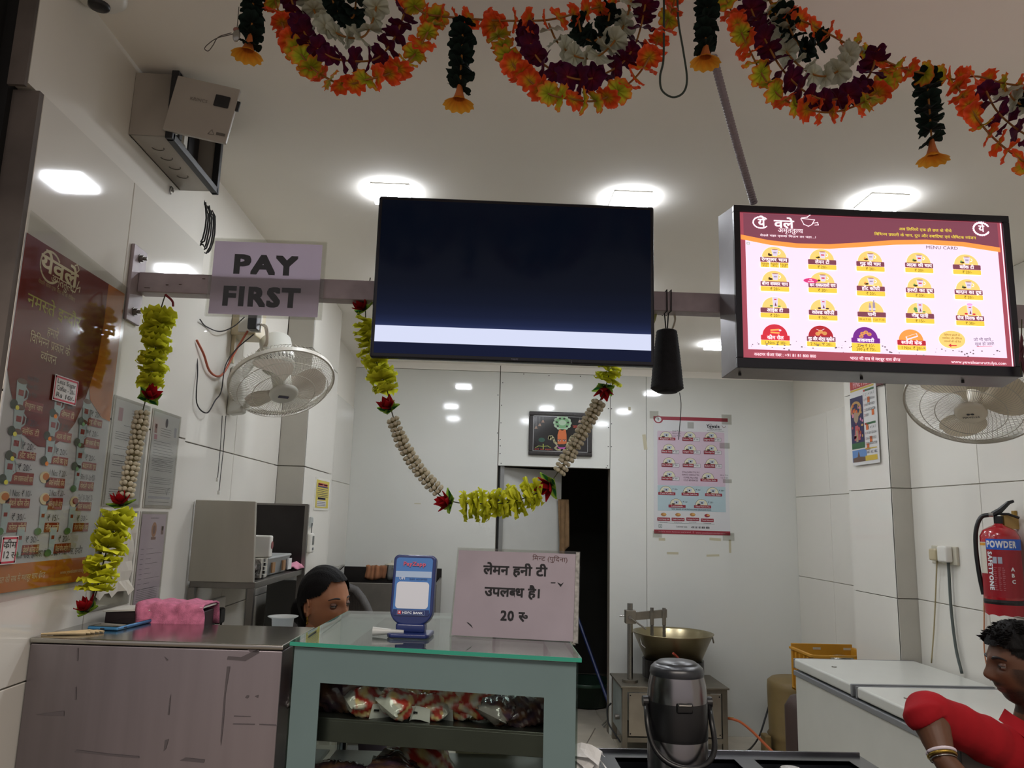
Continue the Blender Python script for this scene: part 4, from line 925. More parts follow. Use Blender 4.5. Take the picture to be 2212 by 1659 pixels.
# ------------------------------------------------------------------ steel counter at the street side
CT = 1.262
STC = mat('counter_steel', '9A9296', .34, .9, noise=.38, nscale=2.6, stretch=(2.4, 1, .14), bump=.04, bscale=25)  # stretched vertical bands in the base colour stand in for reflections
t = thing('steel_counter', 'scuffed stainless steel service counter against the tiled wall', 'counter', (-.69, 1.88, 0))
FLc, FRc = (-.963, 1.775), (-.415, 1.742); BRc, BLc = (-.405, 2.02), (-.963, 2.03)
b = MB(); b.prism([FLc, FRc, BRc, BLc], .0, CT-.012); b.build('body', STC, t, bevel=.004)
b = MB(); b.prism([(FLc[0], FLc[1]-.004), (FRc[0]+.002, FRc[1]-.004), BRc, BLc], CT-.011, CT); b.build('worktop', mat('counter_top_steel', 'A7A59E', .16, 1, noise=.12, nscale=5, bump=.03, bscale=40), t, bevel=.003)
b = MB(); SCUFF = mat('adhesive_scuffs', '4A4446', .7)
def front(px, py): # point on the front face
    v = RC.T @ np.array([(px-CX)/FPX, (py-CY)/FPX, 1.0]); n = np.array([FRc[1]-FLc[1], -(FRc[0]-FLc[0]), 0]); P0 = np.array([FLc[0], FLc[1]-.0012, 0]); return CAMP+v*(((P0-CAMP) @ n)/(v @ n))
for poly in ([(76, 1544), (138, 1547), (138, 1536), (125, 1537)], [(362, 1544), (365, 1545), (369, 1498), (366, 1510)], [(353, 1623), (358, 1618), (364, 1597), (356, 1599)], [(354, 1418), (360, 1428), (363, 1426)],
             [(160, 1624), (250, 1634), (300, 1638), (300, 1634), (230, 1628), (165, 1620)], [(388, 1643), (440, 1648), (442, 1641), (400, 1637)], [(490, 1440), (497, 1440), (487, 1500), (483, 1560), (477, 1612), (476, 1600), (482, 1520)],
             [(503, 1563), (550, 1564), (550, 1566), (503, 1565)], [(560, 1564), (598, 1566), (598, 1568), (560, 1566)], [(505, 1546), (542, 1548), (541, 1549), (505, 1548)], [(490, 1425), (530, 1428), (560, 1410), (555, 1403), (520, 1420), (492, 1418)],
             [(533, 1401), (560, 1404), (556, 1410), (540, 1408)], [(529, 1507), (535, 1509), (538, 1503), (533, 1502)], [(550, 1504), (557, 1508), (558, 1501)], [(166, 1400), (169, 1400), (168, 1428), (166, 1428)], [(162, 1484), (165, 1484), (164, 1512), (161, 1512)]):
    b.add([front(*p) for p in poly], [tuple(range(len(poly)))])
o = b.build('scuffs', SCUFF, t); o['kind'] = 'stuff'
t2 = thing('cash_desk', 'low steel desk shelf behind the service counter', 'desk', (-.7, 2.3, 0))
b = MB(); b.box((-.96, 2.035, 1.17), (-.52, 2.22, 1.20)); b.build('desk_top', STEEL, t2, bevel=.003)
b = MB(); b.box((-.95, 2.04, 0), (-.93, 2.20, 1.17)); b.box((-.55, 2.04, 0), (-.53, 2.20, 1.17)); b.build('side_panel', STEELD, t2)
# phone
c0, c1, c2 = at(172, 1360, z=CT), at(330, 1345, z=CT), at(226, 1371, z=CT)
ux = (c1-c2); ln = math.hypot(ux[0], ux[1]); ang = math.atan2(ux[1], ux[0]); mid = (c0+c1)/2
t = thing('smartphone', 'blue-edged smartphone lying face up on the steel counter', 'phone', (mid[0]+.008, mid[1]+.003, CT), ang)
b = MB(); b.box((-.080, -.037, 0), (.080, .037, .0085)); b.build('body', mat('phone_blue', '3E7AA8', .3, .4), t, world=False, bevel=.0035, seg=3)
b = MB(); b.box((-.078, -.035, .0086), (.078, .035, .0092)); b.build('screen', mat('phone_glass', '0A0B0D', .05, coat=1), t, world=False, bevel=.0003, seg=1)
b = MB(); b.box((-.055, -.0374, .0028), (-.043, -.0366, .0055)); b.build('charging_port', BLACKM, t, world=False)
b = MB(); b.box((-.0806, -.005, .0028), (-.0798, .005, .0052)); b.build('side_slot', BLACKM, t, world=False)
# tray with pink towel behind it
t = thing('card_box', 'dark flat box with pale rim behind the phone', 'box', (-.83, 2.09, 1.2))
bx0, bx1, by0, by1 = -.935, -.70, 2.045, 2.15
b = MB(); b.box((bx0, by0, 1.2), (bx1, by1, 1.287)); b.build('body', mat('dark_maroon_plastic', '241318', .5), t, bevel=.003)
b = MB(); b.add([(bx0-.005, by0-.004, 1.284), (bx1+.005, by0-.004, 1.297), (bx1+.005, by1+.004, 1.297), (bx0-.005, by1+.004, 1.284), (bx0-.005, by0-.004, 1.288), (bx1+.005, by0-.004, 1.301), (bx1+.005, by1+.004, 1.301), (bx0-.005, by1+.004, 1.288)], [(0, 3, 2, 1), (4, 5, 6, 7), (0, 1, 5, 4), (1, 2, 6, 5), (2, 3, 7, 6), (3, 0, 4, 7)]); b.build('rim', WHITEP, t)
def towel(name, lab, x0, x1, y0, y1, ztop, dropf, dropb, m, seed, cat='towel', edge=None):
    """cloth folded over a bar or box: front drop, top, back drop"""
    r = random.Random(seed); b = MB(); nu = 22; prof = [(y0-.006, ztop-dropf)]+[(y0-.007-.004*math.sin(k), ztop-dropf*(1-k/6)) for k in range(1, 6)]+[(y0-.003, ztop+.002), (y0+.01, ztop+.006), ((y0+y1)/2, ztop+.007), (y1-.01, ztop+.006), (y1+.004, ztop+.001), (y1+.006, ztop-dropb*.5), (y1+.007, ztop-dropb)]
    ph = [r.uniform(0, 6) for _ in range(4)]
    for i in range(nu+1):
        u = i/nu
        for j, (y, z) in enumerate(prof):
            w = .004*math.sin(u*17+ph[0]+j*.3)+.003*math.sin(u*31+ph[1]); s_ = (1 if j < 6 else -1 if j > 10 else 0)
            b.v.append((x0+(x1-x0)*u+.004*math.sin(j*.6+ph[2]), y-w*s_, z+(w*.6 if 5 < j < 11 else 0)-(.008*math.sin(u*6+ph[3]) if j == 0 else 0)))
    n = len(prof); b.f = [(i*n+j, (i+1)*n+j, (i+1)*n+j+1, i*n+j+1) for i in range(nu) for j in range(n-1)]
    o = b.build(name, m, smooth=True); s_ = o.modifiers.new('t', 'SOLIDIFY'); s_.thickness = .005; s_.offset = 1
    tag(o, lab, cat); return o
towel('pink_towel', 'pink terry towel draped over the dark box behind the phone', -.855, -.69, 2.045, 2.15, 1.298, .055, .05, mat('pink_terry', 'C4708F', .95, noise=.35, nscale=60, bump=1, bscale=500), 2)
c = at(45, 1362, z=CT)
b = MB()
for k in range(5): b.tube([(-.955+.01*k, 1.80+.006*k, CT+.003), (-.91+.012*k, 1.81+.012*k, CT+.004+.002*(k % 2)), (-.87+.006*k, 1.822+.008*k, CT+.003)], .0028, 5)
o = b.build('straw_offcuts', mat('straw_tan', 'B5A27E', .7)); tag(o, 'few dry straw offcuts on the counter corner against the tiled wall', 'straw')

# ------------------------------------------------------------------ glass display case
ang = 0.0; SHR_ = -.124/.592
case = thing('display_case', 'glass-topped display case with pale blue film borders and packets inside', 'display case', (-.391, 1.747, 0), ang)
Mc = wmat(case); WC, DC, ZG = .592, .56, 1.262
def CW(x, y, z): return Mc @ Vector((x, y+SHR_*x*(1-y/DC), z))
FILMB = mat('pale_blue_film', '838E96', .18, coat=.4, noise=.05); EDGE = mat('green_glass_edge', '2E8F78', .1, spec=.6, coat=.5)
FILMT = mat('pale_aqua_film', 'CAD6D2', .15, coat=.4)
GLS = clear_mat('case_glass', 'F0F5F2', .0, .01)
b = MB(); b.box((-.008, -.008, ZG-.0005), (WC+.008, DC, ZG+.0075)); b.build('top_glass', clear_mat('top_case_glass', 'E6EEEB', .10, .02), case, world=False)
b = MB()
for q in ((-.009, -.0095, WC+.009, -.0078), (-.0095, -.008, -.0078, DC), (WC+.0078, -.008, WC+.0095, DC)): b.box((q[0], q[1], ZG-.0005), (q[2], q[3], ZG+.0075))
b.build('glass_edge', EDGE, case, world=False)
b = MB(); fw = .075
for q in ((0, 0, WC, fw*.45), (0, DC-.05, WC, DC), (0, 0, fw*1.5, DC), (WC-fw*.6, 0, WC, DC)): b.box((q[0], q[1], ZG-.003), (q[2], q[3], ZG-.001))
b.build('top_border', FILMT, case, world=False)
b = MB(); b.box((0, 0, .70), (.062, .004, ZG-.004)); b.box((WC-.062, 0, .70), (WC, .004, ZG-.004)); b.box((.062, 0, ZG-.074), (WC-.062, .004, ZG-.004)); b.box((.062, 0, .70), (WC-.062, .004, .76)); b.build('front_border', FILMB, case, world=False)
b = MB(); b.box((-.002, -.006, .70), (WC+.002, -.001, ZG-.001)); b.build('front_glass', GLS, case, world=False)
b = MB(); b.box((-.004, 0, .70), (-.001, DC, ZG-.001)); b.box((WC+.001, 0, .70), (WC+.004, DC, ZG-.001)); b.build('side_glass', GLS, case, world=False)
b = MB(); b.box((0, .004, .70), (.003, .05, ZG-.004)); b.box((0, DC-.05, .7), (.003, DC, ZG-.004)); b.box((WC-.003, .004, .70), (WC, .05, ZG-.004)); b.box((WC-.003, DC-.05, .7), (WC, DC, ZG-.004)); b.build('side_border', FILMB, case, world=False)
b = MB(); b.box((0, 0, 0), (WC, DC, .70)); b.build('base_cabinet', STEELD, case, world=False, bevel=.004)
SH = mat('case_shelf_steel', '5E5F5A', .3, .9, noise=.15)
for z in (1.112, .93):
    b = MB(); b.box((.008, .03, z-.006), (WC-.008, DC-.12, z)); b.box((.008, .03, z-.048), (WC-.008, .034, z-.005)); b.build('shelf', SH, case, world=False, bevel=.001)
b = MB(); b.box((.33, DC-.03, .76), (.50, DC-.02, 1.04)); b.build('back_board', mat('cream_board', 'C9C3A2', .5), case, world=False)
b = MB(); b.box((.0, DC-.02, .70), (.012, DC-.005, ZG-.004)); b.box((WC-.012, DC-.02, .7), (WC, DC-.005, ZG-.004)); b.box((.26, DC-.02, .7), (.30, DC-.005, 1.05)); b.box((.012, DC-.02, 1.05), (WC-.012, DC-.005, 1.09)); b.build('back_frame', DARKST, case, world=False)
for ch in case.children:      # the front runs at a slant to the sides
    if ch.name.startswith('base_cabinet'): ch.modifiers.clear()
    for v in ch.data.vertices: v.co.y += SHR_*v.co.x*(1-v.co.y/DC); v.co.x += .028*(v.co.y/DC)*(1-v.co.x/WC)
# packets of bread rolls inside
WRAP = mat('wrap_print', 'B9694A', .18, attr='Col', coat=.6, spec=.5, bump=.9, bscale=40); WLAB = mat('wrap_label', 'C9C6C2', .4)
def packet(x, y, z, s, rz, tilt, seed, lab, dark, slab):
    r = random.Random(seed); t = thing('bread_packet', lab, 'packet', CW(x, y, z), 0, group='wrapped rolls in the display case', rot=(tilt, r.uniform(-.15, .15), rz+ang))
    b = MB(); cols = []; nu, nv = 40, 30
    for i in range(nu+1):
        for j in range(nv):
            u = -1+2*i/nu; w = 2*math.pi*j/nv
            th = (1-abs(u)**3.2)**.6 if abs(u) < 1 else 0
            cr = 1+.14*math.sin(w*5+seed+u*4)*(.3+abs(u))+r.uniform(-.03, .03)+.07*abs(math.sin(w*4+u*9+seed))+.06*abs(math.sin(u*14-w*3+seed*2))
            yy = math.cos(w)*.5*(.55+.45*th+(.25 if abs(u) > .9 else 0)); zz = math.sin(w)*.36*th*cr
            b.v.append((u*.062*s, yy*.068*s*cr, zz*.075*s+.022*s))
            k = min(1, max(0, .5+1.4*math.sin(u*11+math.sin(w*3+seed)*2.8+seed))); k2 = .5+.5*math.sin(w*4+u*7+seed*1.7)
            if dark: c = (.05+.05*k, .025+.02*k, .025+.02*k2)
            else: c = tuple(np.array((.40, .035, .025))*k+np.array((.62, .42, .16))*(1-k)*k2+np.array((.55, .50, .44))*(1-k)*(1-k2))
            if abs(u) > .84: c = (.42, .40, .36) if not dark else (.16, .14, .13)
            cols.append(c+(1,))
    b.f = [(i*nv+j, (i+1)*nv+j, (i+1)*nv+(j+1) % nv, i*nv+(j+1) % nv) for i in range(nu) for j in range(nv)]
    b.build('wrapper', WRAP, t, world=False, smooth=True, cols=cols)
    if slab:
        b = MB(); n = 4
        for i in range(n+1):
            for j in range(2): b.v.append((-.02*s+.045*s*i/n, -.036*s-.003, .004+.030*s*j+.002*math.sin(i)))
        b.f = [(i*2, (i+1)*2, (i+1)*2+1, i*2+1) for i in range(n)]; b.build('price_label', WLAB, t, world=False)
        b = MB(); b.box((-.015*s, -.037*s-.0042, .020*s), (-.004*s, -.037*s-.0036, .024*s)); b.build('barcode', BLACKM, t, world=False)
place = ['against the left pane', 'second from the pane end', 'leaning on its neighbour', 'beside the empty gap', 'in the middle, label forward', 'right of the middle with clear crimped end', 'near the far border', 'at the dark end']
row1 = [(.095, .13, 1.9, -.2, .9, 1, 0), (.165, .085, 1.15, .5, .5, 0, 1), (.20, .17, 1.1, -.6, .7, 0, 0), (.235, .075, 1.05, .9, .8, 0, 1), (.285, .08, 1.0, -.3, .3, 0, 1), (.335, .11, 1.2, -.35, .9, 0, 1), (.40, .10, 1.25, -.4, .7, 0, 0), (.445, .075, 1.05, 1.1, .6, 1, 0), (.505, .09, 1.1, .3, .5, 1, 0), (.545, .15, 1.1, -.8, .6, 1, 0), (.13, .24, 1.2, .3, .3, 0, 0), (.47, .22, 1.2, .6, .4, 0, 0)]
labs = ['dark packet squeezed against the counter-side pane of the case', 'red and yellow roll packet with white label, upper shelf near the counter side', 'roll packet lying deeper behind the labelled ones, counter side of the upper shelf', 'roll packet with label standing beside the gap on the upper shelf', 'roll packet with flat white label just before the gap on the upper shelf', 'large swirl-printed packet with label and black mark, middle of the upper shelf', 'swirl-printed roll packet next to the large labelled one, upper shelf', 'brown packet with clear crinkled end drooping over the upper shelf edge', 'dark brown packet on the far half of the upper shelf', 'very dark packet in the far corner of the upper shelf', 'roll packet at the back of the upper shelf, counter side', 'pale-ended packet at the back of the upper shelf, far side']
for k, ((x, y, s, rz, ti, dk, sl), lab) in enumerate(zip(row1, labs)): packet(x, y, 1.114+(.012 if ti > .5 else .002), s*.95, rz, ti*.5, k+1, lab, dk, sl)
labs2 = ['silvery crinkled packet on the lower shelf of the display case', 'red-printed packet on the lower shelf by the dark divider', 'dark packet at the counter end of the lower shelf', 'bright-topped packet rising behind the lower shelf packets', 'second silvery wrap beside the first on the lower shelf', 'brown packet lying flat at the far end of the lower shelf']
for k, ((x, y, s, rz, ti, dk), lab) in enumerate(zip([(.20, .08, 1.4, 1.2, .9, 1), (.30, .09, 1.2, .3, .5, 0), (.10, .10, 1.3, -.4, .5, 1), (.25, .18, 1.5, .8, .9, 0), (.235, .07, 1.2, 1.6, 1.2, 1), (.47, .12, 1.2, .1, .3, 1)], labs2)): packet(x, y, .934+(.02 if ti > .8 else .004), s, rz, ti*.5, k+31, lab, dk, 0)
# payment stand
c = at(885, 1378, z=ZG+.0075); t = thing('payment_stand', 'dark blue payment stand with blank white code panel on the display case', 'payment stand', (c[0], c[1]+.03, ZG+.0076), -.10)
BLU = mat('stand_blue', '14265E', .3, coat=.3); SKY = mat('stand_sticker_blue', '3C6FB0', .4)
b = MB(); b.prism([(-.048, -.035), (-.040, -.045), (.040, -.045), (.048, -.035), (.048, .035), (-.048, .035)], 0, .010); b.build('foot', BLU, t, world=False, bevel=.003)
b = MB(); b.box((-.034, -.018, .008), (.034, .016, .030)); b.build('neck', BLU, t, world=False, bevel=.006)
hd = bpy.data.objects.new('head', None); 
Mh = Matrix.Translation((0, -.004, .024)) @ Matrix.Rotation(math.radians(-9), 4, 'X')
def rrect(x0, x1, z0, z1, rt, rb):
    pts = []
    for cx, cz, a, r in ((x1-rb, z0+rb, -90, rb), (x1-rt, z1-rt, 0, rt), (x0+rt, z1-rt, 90, rt), (x0+rb, z0+rb, 180, rb)):
        for k in range(7): w = math.radians(a+15*k); pts.append((cx+r*math.cos(w), cz+r*math.sin(w)))
    return pts
def plate(pts, y0, y1, M):
    b = MB(); n = len(pts); b.v = [tuple(M @ Vector((p[0], y0, p[1]))) for p in pts]+[tuple(M @ Vector((p[0], y1, p[1]))) for p in pts]
    b.f = [tuple(range(n)), tuple(range(n, 2*n))[::-1]]+[((i+1) % n, i, n+i, n+(i+1) % n) for i in range(n)]; return b
plate(rrect(-.050, .050, 0, .158, .012, .034), -.012, .016, Mh).build('casing', BLU, t, world=False, bevel=.004)
plate(rrect(-.043, .043, .020, .151, .007, .010), -.0135, -.012, Mh).build('face_sticker', SKY, t, world=False)
plate(rrect(-.042, .042, .106, .120, .001, .001), -.0142, -.0134, Mh).build('pale_strip', mat('strip_pale', '9DB2CE', .4), t, world=False)
plate(rrect(-.042, .042, .002+.018, .034, .001, .006), -.0141, -.0134, Mh).build('lower_band', BLU, t, world=False)
plate(rrect(-.038, .038, .036, .096, .008, .008), -.0144, -.0135, Mh).build('code_panel', mat('panel_white', 'C9CDD6', .4), t, world=False)
o3 = Mh.to_3x3(); q = Print(Mh @ Vector((-.05, -.0143, .158)), o3 @ Vector((1, 0, 0)), o3 @ Vector((0, 0, -1)), o3 @ Vector((0, -1, 0)))
q.text('PayZapp', .051, .0255, .0085, mat('zapp_red', 'B8506A', .4), 3, off=.04, wide=1.1); q.text('UPI', .024, .0575, .006, mat('white_ink', 'D5DCEA', .4), 2, off=.02); q.text('BHIM  ACCEPTED', .062, .0575, .0035, mat('navy_ink', '1A2C60', .4), 2)
q.rect(.018, .1255, .082, .136, mat('band_edge', '7F95B8', .4), 1, 'name_band'); q.rect(.0187, .1262, .0813, .1353, BLU, 2, 'name_band'); q.rect(.0195, .127, .0275, .1345, mat('bank_red', 'B8404A', .4), 3, 'name_band'); q.rect(.0220, .1293, .0250, .1322, mat('white_ink', 'D5DCEA', .4), 4, 'name_band')
q.text('HDFC BANK', .054, .1334, .0046, mat('white_ink', 'D5DCEA', .4), 4, off=.03, fit=.048)
for (p_, m_), B in q.b.items(): B.build(p_, m_, t, world=False)
b = MB(); b.lathe([(.010, 0), (.006, .04), (.004, .07)], n=14, M=Matrix.Translation((c[0]-.085, c[1]+.01, ZG+.019)) @ Matrix.Rotation(math.radians(90), 4, 'Y')); o = b.build('plastic_funnel', mat('clear_white', 'D0D4D2', .2, translucent=.4), smooth=True); tag(o, 'small pale plastic cone lying beside the payment stand', 'cone')
# A4 notice leaning in an acrylic holder
BL, BR = np.array(at(975, 1372, z=ZG+.009)), np.array(at(1238, 1386, z=ZG+.009)); U = (BR-BL); U[2] = 0; wN = np.linalg.norm(U); U /= wN
dn = np.array([-U[1], U[0], 0]); up = np.array([0, 0, 1])*math.cos(math.radians(13))+dn*math.sin(math.radians(13)); hN = .197
t = thing('tea_notice', 'Hindi lemon honey tea notice in an acrylic holder on the display case', 'sign', (BL+BR)/2)
No = -np.cross(U, -up); No = np.cross(U, up); No = No if No[1] < 0 else -No
TLn = BL+up*hN
b = MB(); b.slab([BL, BR, BR+up*hN, TLn], -No*.0006); b.build('paper', mat('notice_lilac', 'B9ACBD', .6, noise=.08, nscale=14, translucent=.1), t)
b = MB(); b.slab([BL-U*.004-up*.004+No*.003, BR+U*.012-up*.004+No*.003, BR+U*.010+up*(hN+.006)+No*.003, TLn-U*.003+up*(hN*0+.006)+No*.003], -No*.0015); b.slab([BL-U*.004-up*.004-No*.003, BR+U*.012-up*.004-No*.003, BR+U*.010+up*(hN+.006)-No*.003, TLn-U*.003+up*.006-No*.003], -No*.0015); b.build('acrylic_holder', FILM, t)
b = MB(); b.slab([BL+up*.004-No*.006, BR+up*.004-No*.006, BR-No*.075+[0, 0, -.002], BL-No*.075+[0, 0, -.002]], (0, 0, .002)); b.build('holder_foot', FILM, t)
b = MB(); b.slab([BR+U*.0005-up*.003+No*.002, BR+U*.011-up*.003+No*.002, BR+U*.009+up*(hN+.004)+No*.002, BR+U*.0005+up*(hN+.004)+No*.002], -No*.0004); b.build('taped_edge', mat('dirty_tape', '9A9895', .4, noise=.5, nscale=120), t)
q = Print(TLn, U, -up, No)
def NT(px, py): return q.uv(px, py)
u, v = NT(1112, 1242); q.text('लेमन हनी टी', u, v, .020, INK, 1, off=.038, fit=.152)
u, v = NT(1107, 1289); q.text('उपलब्ध है।', u, v, .020, INK, 1, off=.038, fit=.133)
u, v = NT(1108, 1341); q.text('20 रु', u, v, .0205, INK, 1, off=.038, fit=.060)
u, v = NT(1188, 1212); q.text('मिन्ट (पुदिना)', u, v, .010, mat('pen_red', '5A2A2A', .6), 1, fit=.085, rot=.02)
for o in q.build(t): pass
b = MB(); 
for poly in ([(1008, 1344), (1022, 1357), (1018, 1350), (1012, 1345)], [(1204, 1258), (1212, 1262), (1218, 1258), (1211, 1268)], [(1190, 1258), (1200, 1258), (1200, 1260), (1190, 1260)]): b.add([q.p(*NT(*p), 2) for p in poly], [tuple(range(len(poly)))])
b.build('pen_marks', INK, t)
# ------------------------------------------------------------------ steel rack by the left wall
t = thing('steel_rack', 'stainless steel rack with end panels and a shelf behind the counter', 'rack', (-.89, 3.1, 0))
ra, rb, rz0, rz1 = 2.75, 3.50, 1.302, 1.578
b = MB(); b.add([(-.993, ra, rz0), (-.772, ra, rz0), (-.786, ra, rz1), (-.993, ra, rz1), (-.993, ra+.018, rz0), (-.772, ra+.018, rz0), (-.786, ra+.018, rz1), (-.993, ra+.018, rz1)], [(0, 1, 2, 3), (7, 6, 5, 4), (0, 4, 5, 1), (1, 5, 6, 2), (2, 6, 7, 3), (3, 7, 4, 0)])
b.build('end_panel', mat('rack_steel', 'B4B0A4', .38, .55, noise=.22, nscale=3, stretch=(1.5, 1, .3)), t, bevel=.003, weld=True)
b = MB(); b.box((-.993, rb-.012, rz0), (-.775, rb, rz1)); b.build('end_panel', DARKST, t, bevel=.003)
b = MB(); b.box((-.993, rb-.03, rz1-.004), (-.765, rb+.004, rz1+.004)); b.box((-.778, rb-.02, rz0-.25), (-.762, rb, rz1)); b.build('edge_angle', STEELD, t)
b = MB(); b.box((-.993, ra+.018, rz0-.022), (-.770, rb-.0, rz0)); b.build('shelf', STEELD, t, bevel=.002)
for x in (-.99, -.79):
    for y in (ra, rb-.03): b = MB(); b.box((x, y, 0), (x+.022, y+.022, rz0-.02)); b.build('leg', STEELD, t)
# things on it
def tub(name, lab, c, sx, sy, h, m, lidm, cat='container'):
    t = thing(name, lab, cat, c); x, y, z = c
    b = MB(); k = .86
    b.add([(x-sx*k, y-sy*k, z), (x+sx*k, y-sy*k, z), (x+sx*k, y+sy*k, z), (x-sx*k, y+sy*k, z), (x-sx, y-sy, z+h), (x+sx, y-sy, z+h), (x+sx, y+sy, z+h), (x-sx, y+sy, z+h)], [(0, 3, 2, 1), (0, 1, 5, 4), (1, 2, 6, 5), (2, 3, 7, 6), (3, 0, 4, 7)])
    b.build('tub', m, t, bevel=.006, weld=False)
    b = MB(); b.box((x-sx-.004, y-sy-.004, z+h), (x+sx+.004, y+sy+.004, z+h+.010)); b.build('lid', lidm, t, bevel=.004); return t
TR = mat('translucent_tub', 'C4C7C6', .25, translucent=.5)
t = tub('plastic_tub', 'translucent lidded tub with brown wafers on the rack shelf', (-.865, 3.16, rz0+.002), .075, .17, .062, TR, mat('tub_lid', 'CACCCB', .3, translucent=.4))
for k in range(2): b = MB(); b.box((-.789+.0, 3.03+.16*k, rz0+.014), (-.783, 3.07+.16*k, rz0+.052)); b.build('label', mat('label_brown', '8E6A45', .5), t)
b = MB(); b.box((-.788, 3.27, rz0+.012), (-.782, 3.325, rz0+.055)); b.build('label', PAPER, t)
t = thing('white_packet', 'upright white packet with maroon mark behind the rack end panel', 'packet', (-.82, 3.0, rz0+.075))
b = MB(); b.box((-.87, 2.93, rz0+.075), (-.772, 2.97, rz0+.155)); b.build('pouch', WHITEP, t, bevel=.006)
b = MB(); b.cyl((-.7715, 2.955, rz0+.12), (-.770, 2.955, rz0+.12), .014, n=16); b.build('mark', mat('maroon_mark', '7A3A3A', .5), t)
b = MB(); b.box((-.88, 2.90, rz0+.002), (-.79, 2.985, rz0+.074)); o = b.build('tin_box', mat('cream_tin', 'BDB8AC', .4), bevel=.004); tag(o, 'small cream tin under the upright white packet on the rack', 'tin')
t = thing('foil_packet', 'dark glossy foil packet standing at the near end of the rack shelf', 'packet', (-.80, 2.86, rz0))
b = MB(); r = random.Random(4); n = 10
for i in range(n+1):
    for j in range(12):
        w = 2*math.pi*j/12; th = (1-abs(-1+2*i/n)**3)**.5 if 0 < i < n else .08
        b.v.append((-.812+.026*math.cos(w)*th*(1+r.uniform(-.15, .15)), 2.80+.13*i/n, rz0+.038+.036*math.sin(w)*(.4+.6*th)))
b.f = [(i*12+j, (i+1)*12+j, (i+1)*12+(j+1) % 12, i*12+(j+1) % 12) for i in range(n) for j in range(12)]
b.build('foil', mat('dark_foil', '4A4440', .15, .9), t)
b = MB(); 
for k in range(5): b.box((-.79, 2.91+.002*k, rz0+.005+.014*k), (-.782+.003*(k % 2), 2.93, rz0+.016+.014*k))
b.build('crimped_end', mat('silver_foil', 'C4C6C8', .15, 1), t)
b = MB(); r = random.Random(9)
for i in range(9):
    for j in range(9): b.v.append((-.84+.075*j/8, 3.36+.12*i/8, rz0+.004+(.022*math.exp(-((i-4)/3)**2)+r.uniform(0, .008))*(1 if 0 < j < 8 else .1)))
b.f = [(i*9+j, (i+1)*9+j, (i+1)*9+j+1, i*9+j+1) for i in range(8) for j in range(8)]
o = b.build('pink_cloth', mat('pink_cloth', 'C9859B', .9), smooth=True); tag(o, 'crumpled pink cloth at the far end of the rack shelf', 'cloth'); sm_ = o.modifiers.new('t', 'SOLIDIFY'); sm_.thickness = .004
# wall socket with two black plugs under the rack
t = thing('wall_socket', 'white wall socket plate with two black plugs below the rack', 'socket', (-.99, 3.0, 1.14))
c = at(455, 1330, x=-.985)
b = MB(); b.box((-.998, c[1]-.17, c[2]-.06), (-.984, c[1]+.16, c[2]+.055)); b.build('face_plate', WHITEP, t, bevel=.004)
for px, py in ((448, 1338), (470, 1330)):
    c = at(px, py, x=-.965); b = MB(); b.box((-.984, c[1]-.03, c[2]-.028), (-.945, c[1]+.03, c[2]+.028)); b.build('plug', BLACK, t, bevel=.008); b = MB(); b.tube([(-.95, c[1], c[2]-.02), (-.955, c[1]+.02, c[2]-.20)], .004, 6); b.build('cord', BLACK, t)
# plastic cup on the counter's rear edge
c = at(610, 1352, y=2.25); c = np.array([c[0], 2.25, 1.2])
t = thing('clear_cup', 'clear plastic cup with flared rim behind the counter beside the woman', 'cup', c)
b = MB(); b.lathe([(0, 0), (.026, 0), (.030, .052), (.040, .056), (.042, .058), (.039, .058), (.028, .050), (.024, .003), (0, .003)], c, 28); b.build('cup', mat('frosted_plastic', 'D2D6D6', .15, translucent=.6), t, smooth=True)
# yellow sign on left column + timer
t = thing('wall_notice', 'small yellow safety notice in a white frame on the tiled column', 'notice', (-.87, 4.2, 1.5))
c0, c1 = at(683, 1030, x=-.868), at(709, 1103, x=-.868); ya, yb_, za, zb2 = c0[1], c1[1], c1[2], c0[2]
b = MB(); b.slab([(-.868, ya, za), (-.868, yb_, za), (-.868, yb_, zb2), (-.868, ya, zb2)], (-.004, 0, 0)); b.build('frame', WHITEP, t)
q = Print((-.8675, ya+.02, zb2-.012), (0, 1, 0), (0, 0, -1), (1, 0, 0)); w, h = yb_-ya-.04, zb2-za-.024
YS = mat('notice_yellow', 'C9B94A', .5); NV = mat('notice_navy', '2F2A55', .5)
q.rect(0, 0, w, h, YS, 0, 'sheet'); q.rect(w*.12, h*.10, w*.85, h*.20, mat('notice_red', 'B04038', .5), 1, 'band', .01); q.rect(w*.1, h*.205, w*.9, h*.255, NV, 1, 'band'); q.rect(w*.15, h*.62, w*.75, h*.70, NV, 1, 'band', .008); q.rect(w*.1, h*.74, w*.8, h*.95, PAPER, 1, 'band')
q.text('सूचना', w*.5, h*.18, h*.05, PAPER, 2)
for k in range(5): squiggle(q, w*.08, h*(.33+.065*k), w*.9, NV, .003, 2, k)
for k in range(3): squiggle(q, w*.12, h*(.80+.06*k), w*.76, NV, .003, 2, k+9)
q.build(t)
t = thing('digital_timer', 'small white digital timer hanging from a hook on the column', 'timer', (-.86, 4.05, 1.33))
c = at(671, 1173, x=-.86); b = MB(); b.add(*(lambda v, f: (v, f))([(0, 0, 0)], [])); b = MB(); b.box((-.872, c[1]-.035, c[2]-.050), (-.848, c[1]+.035, c[2]+.050)); b.build('casing', WHITEP, t, bevel=.010, seg=3)
b = MB(); b.box((-.848, c[1]-.018, c[2]-.008), (-.8465, c[1]+.018, c[2]+.035)); b.build('display', mat('lcd', '3B3E3C', .3), t)
for k in range(2): b = MB(); b.box((-.848, c[1]-.016+.02*k, c[2]-.036), (-.846, c[1]-.004+.02*k, c[2]-.022)); b.build('button', GREYP, t)
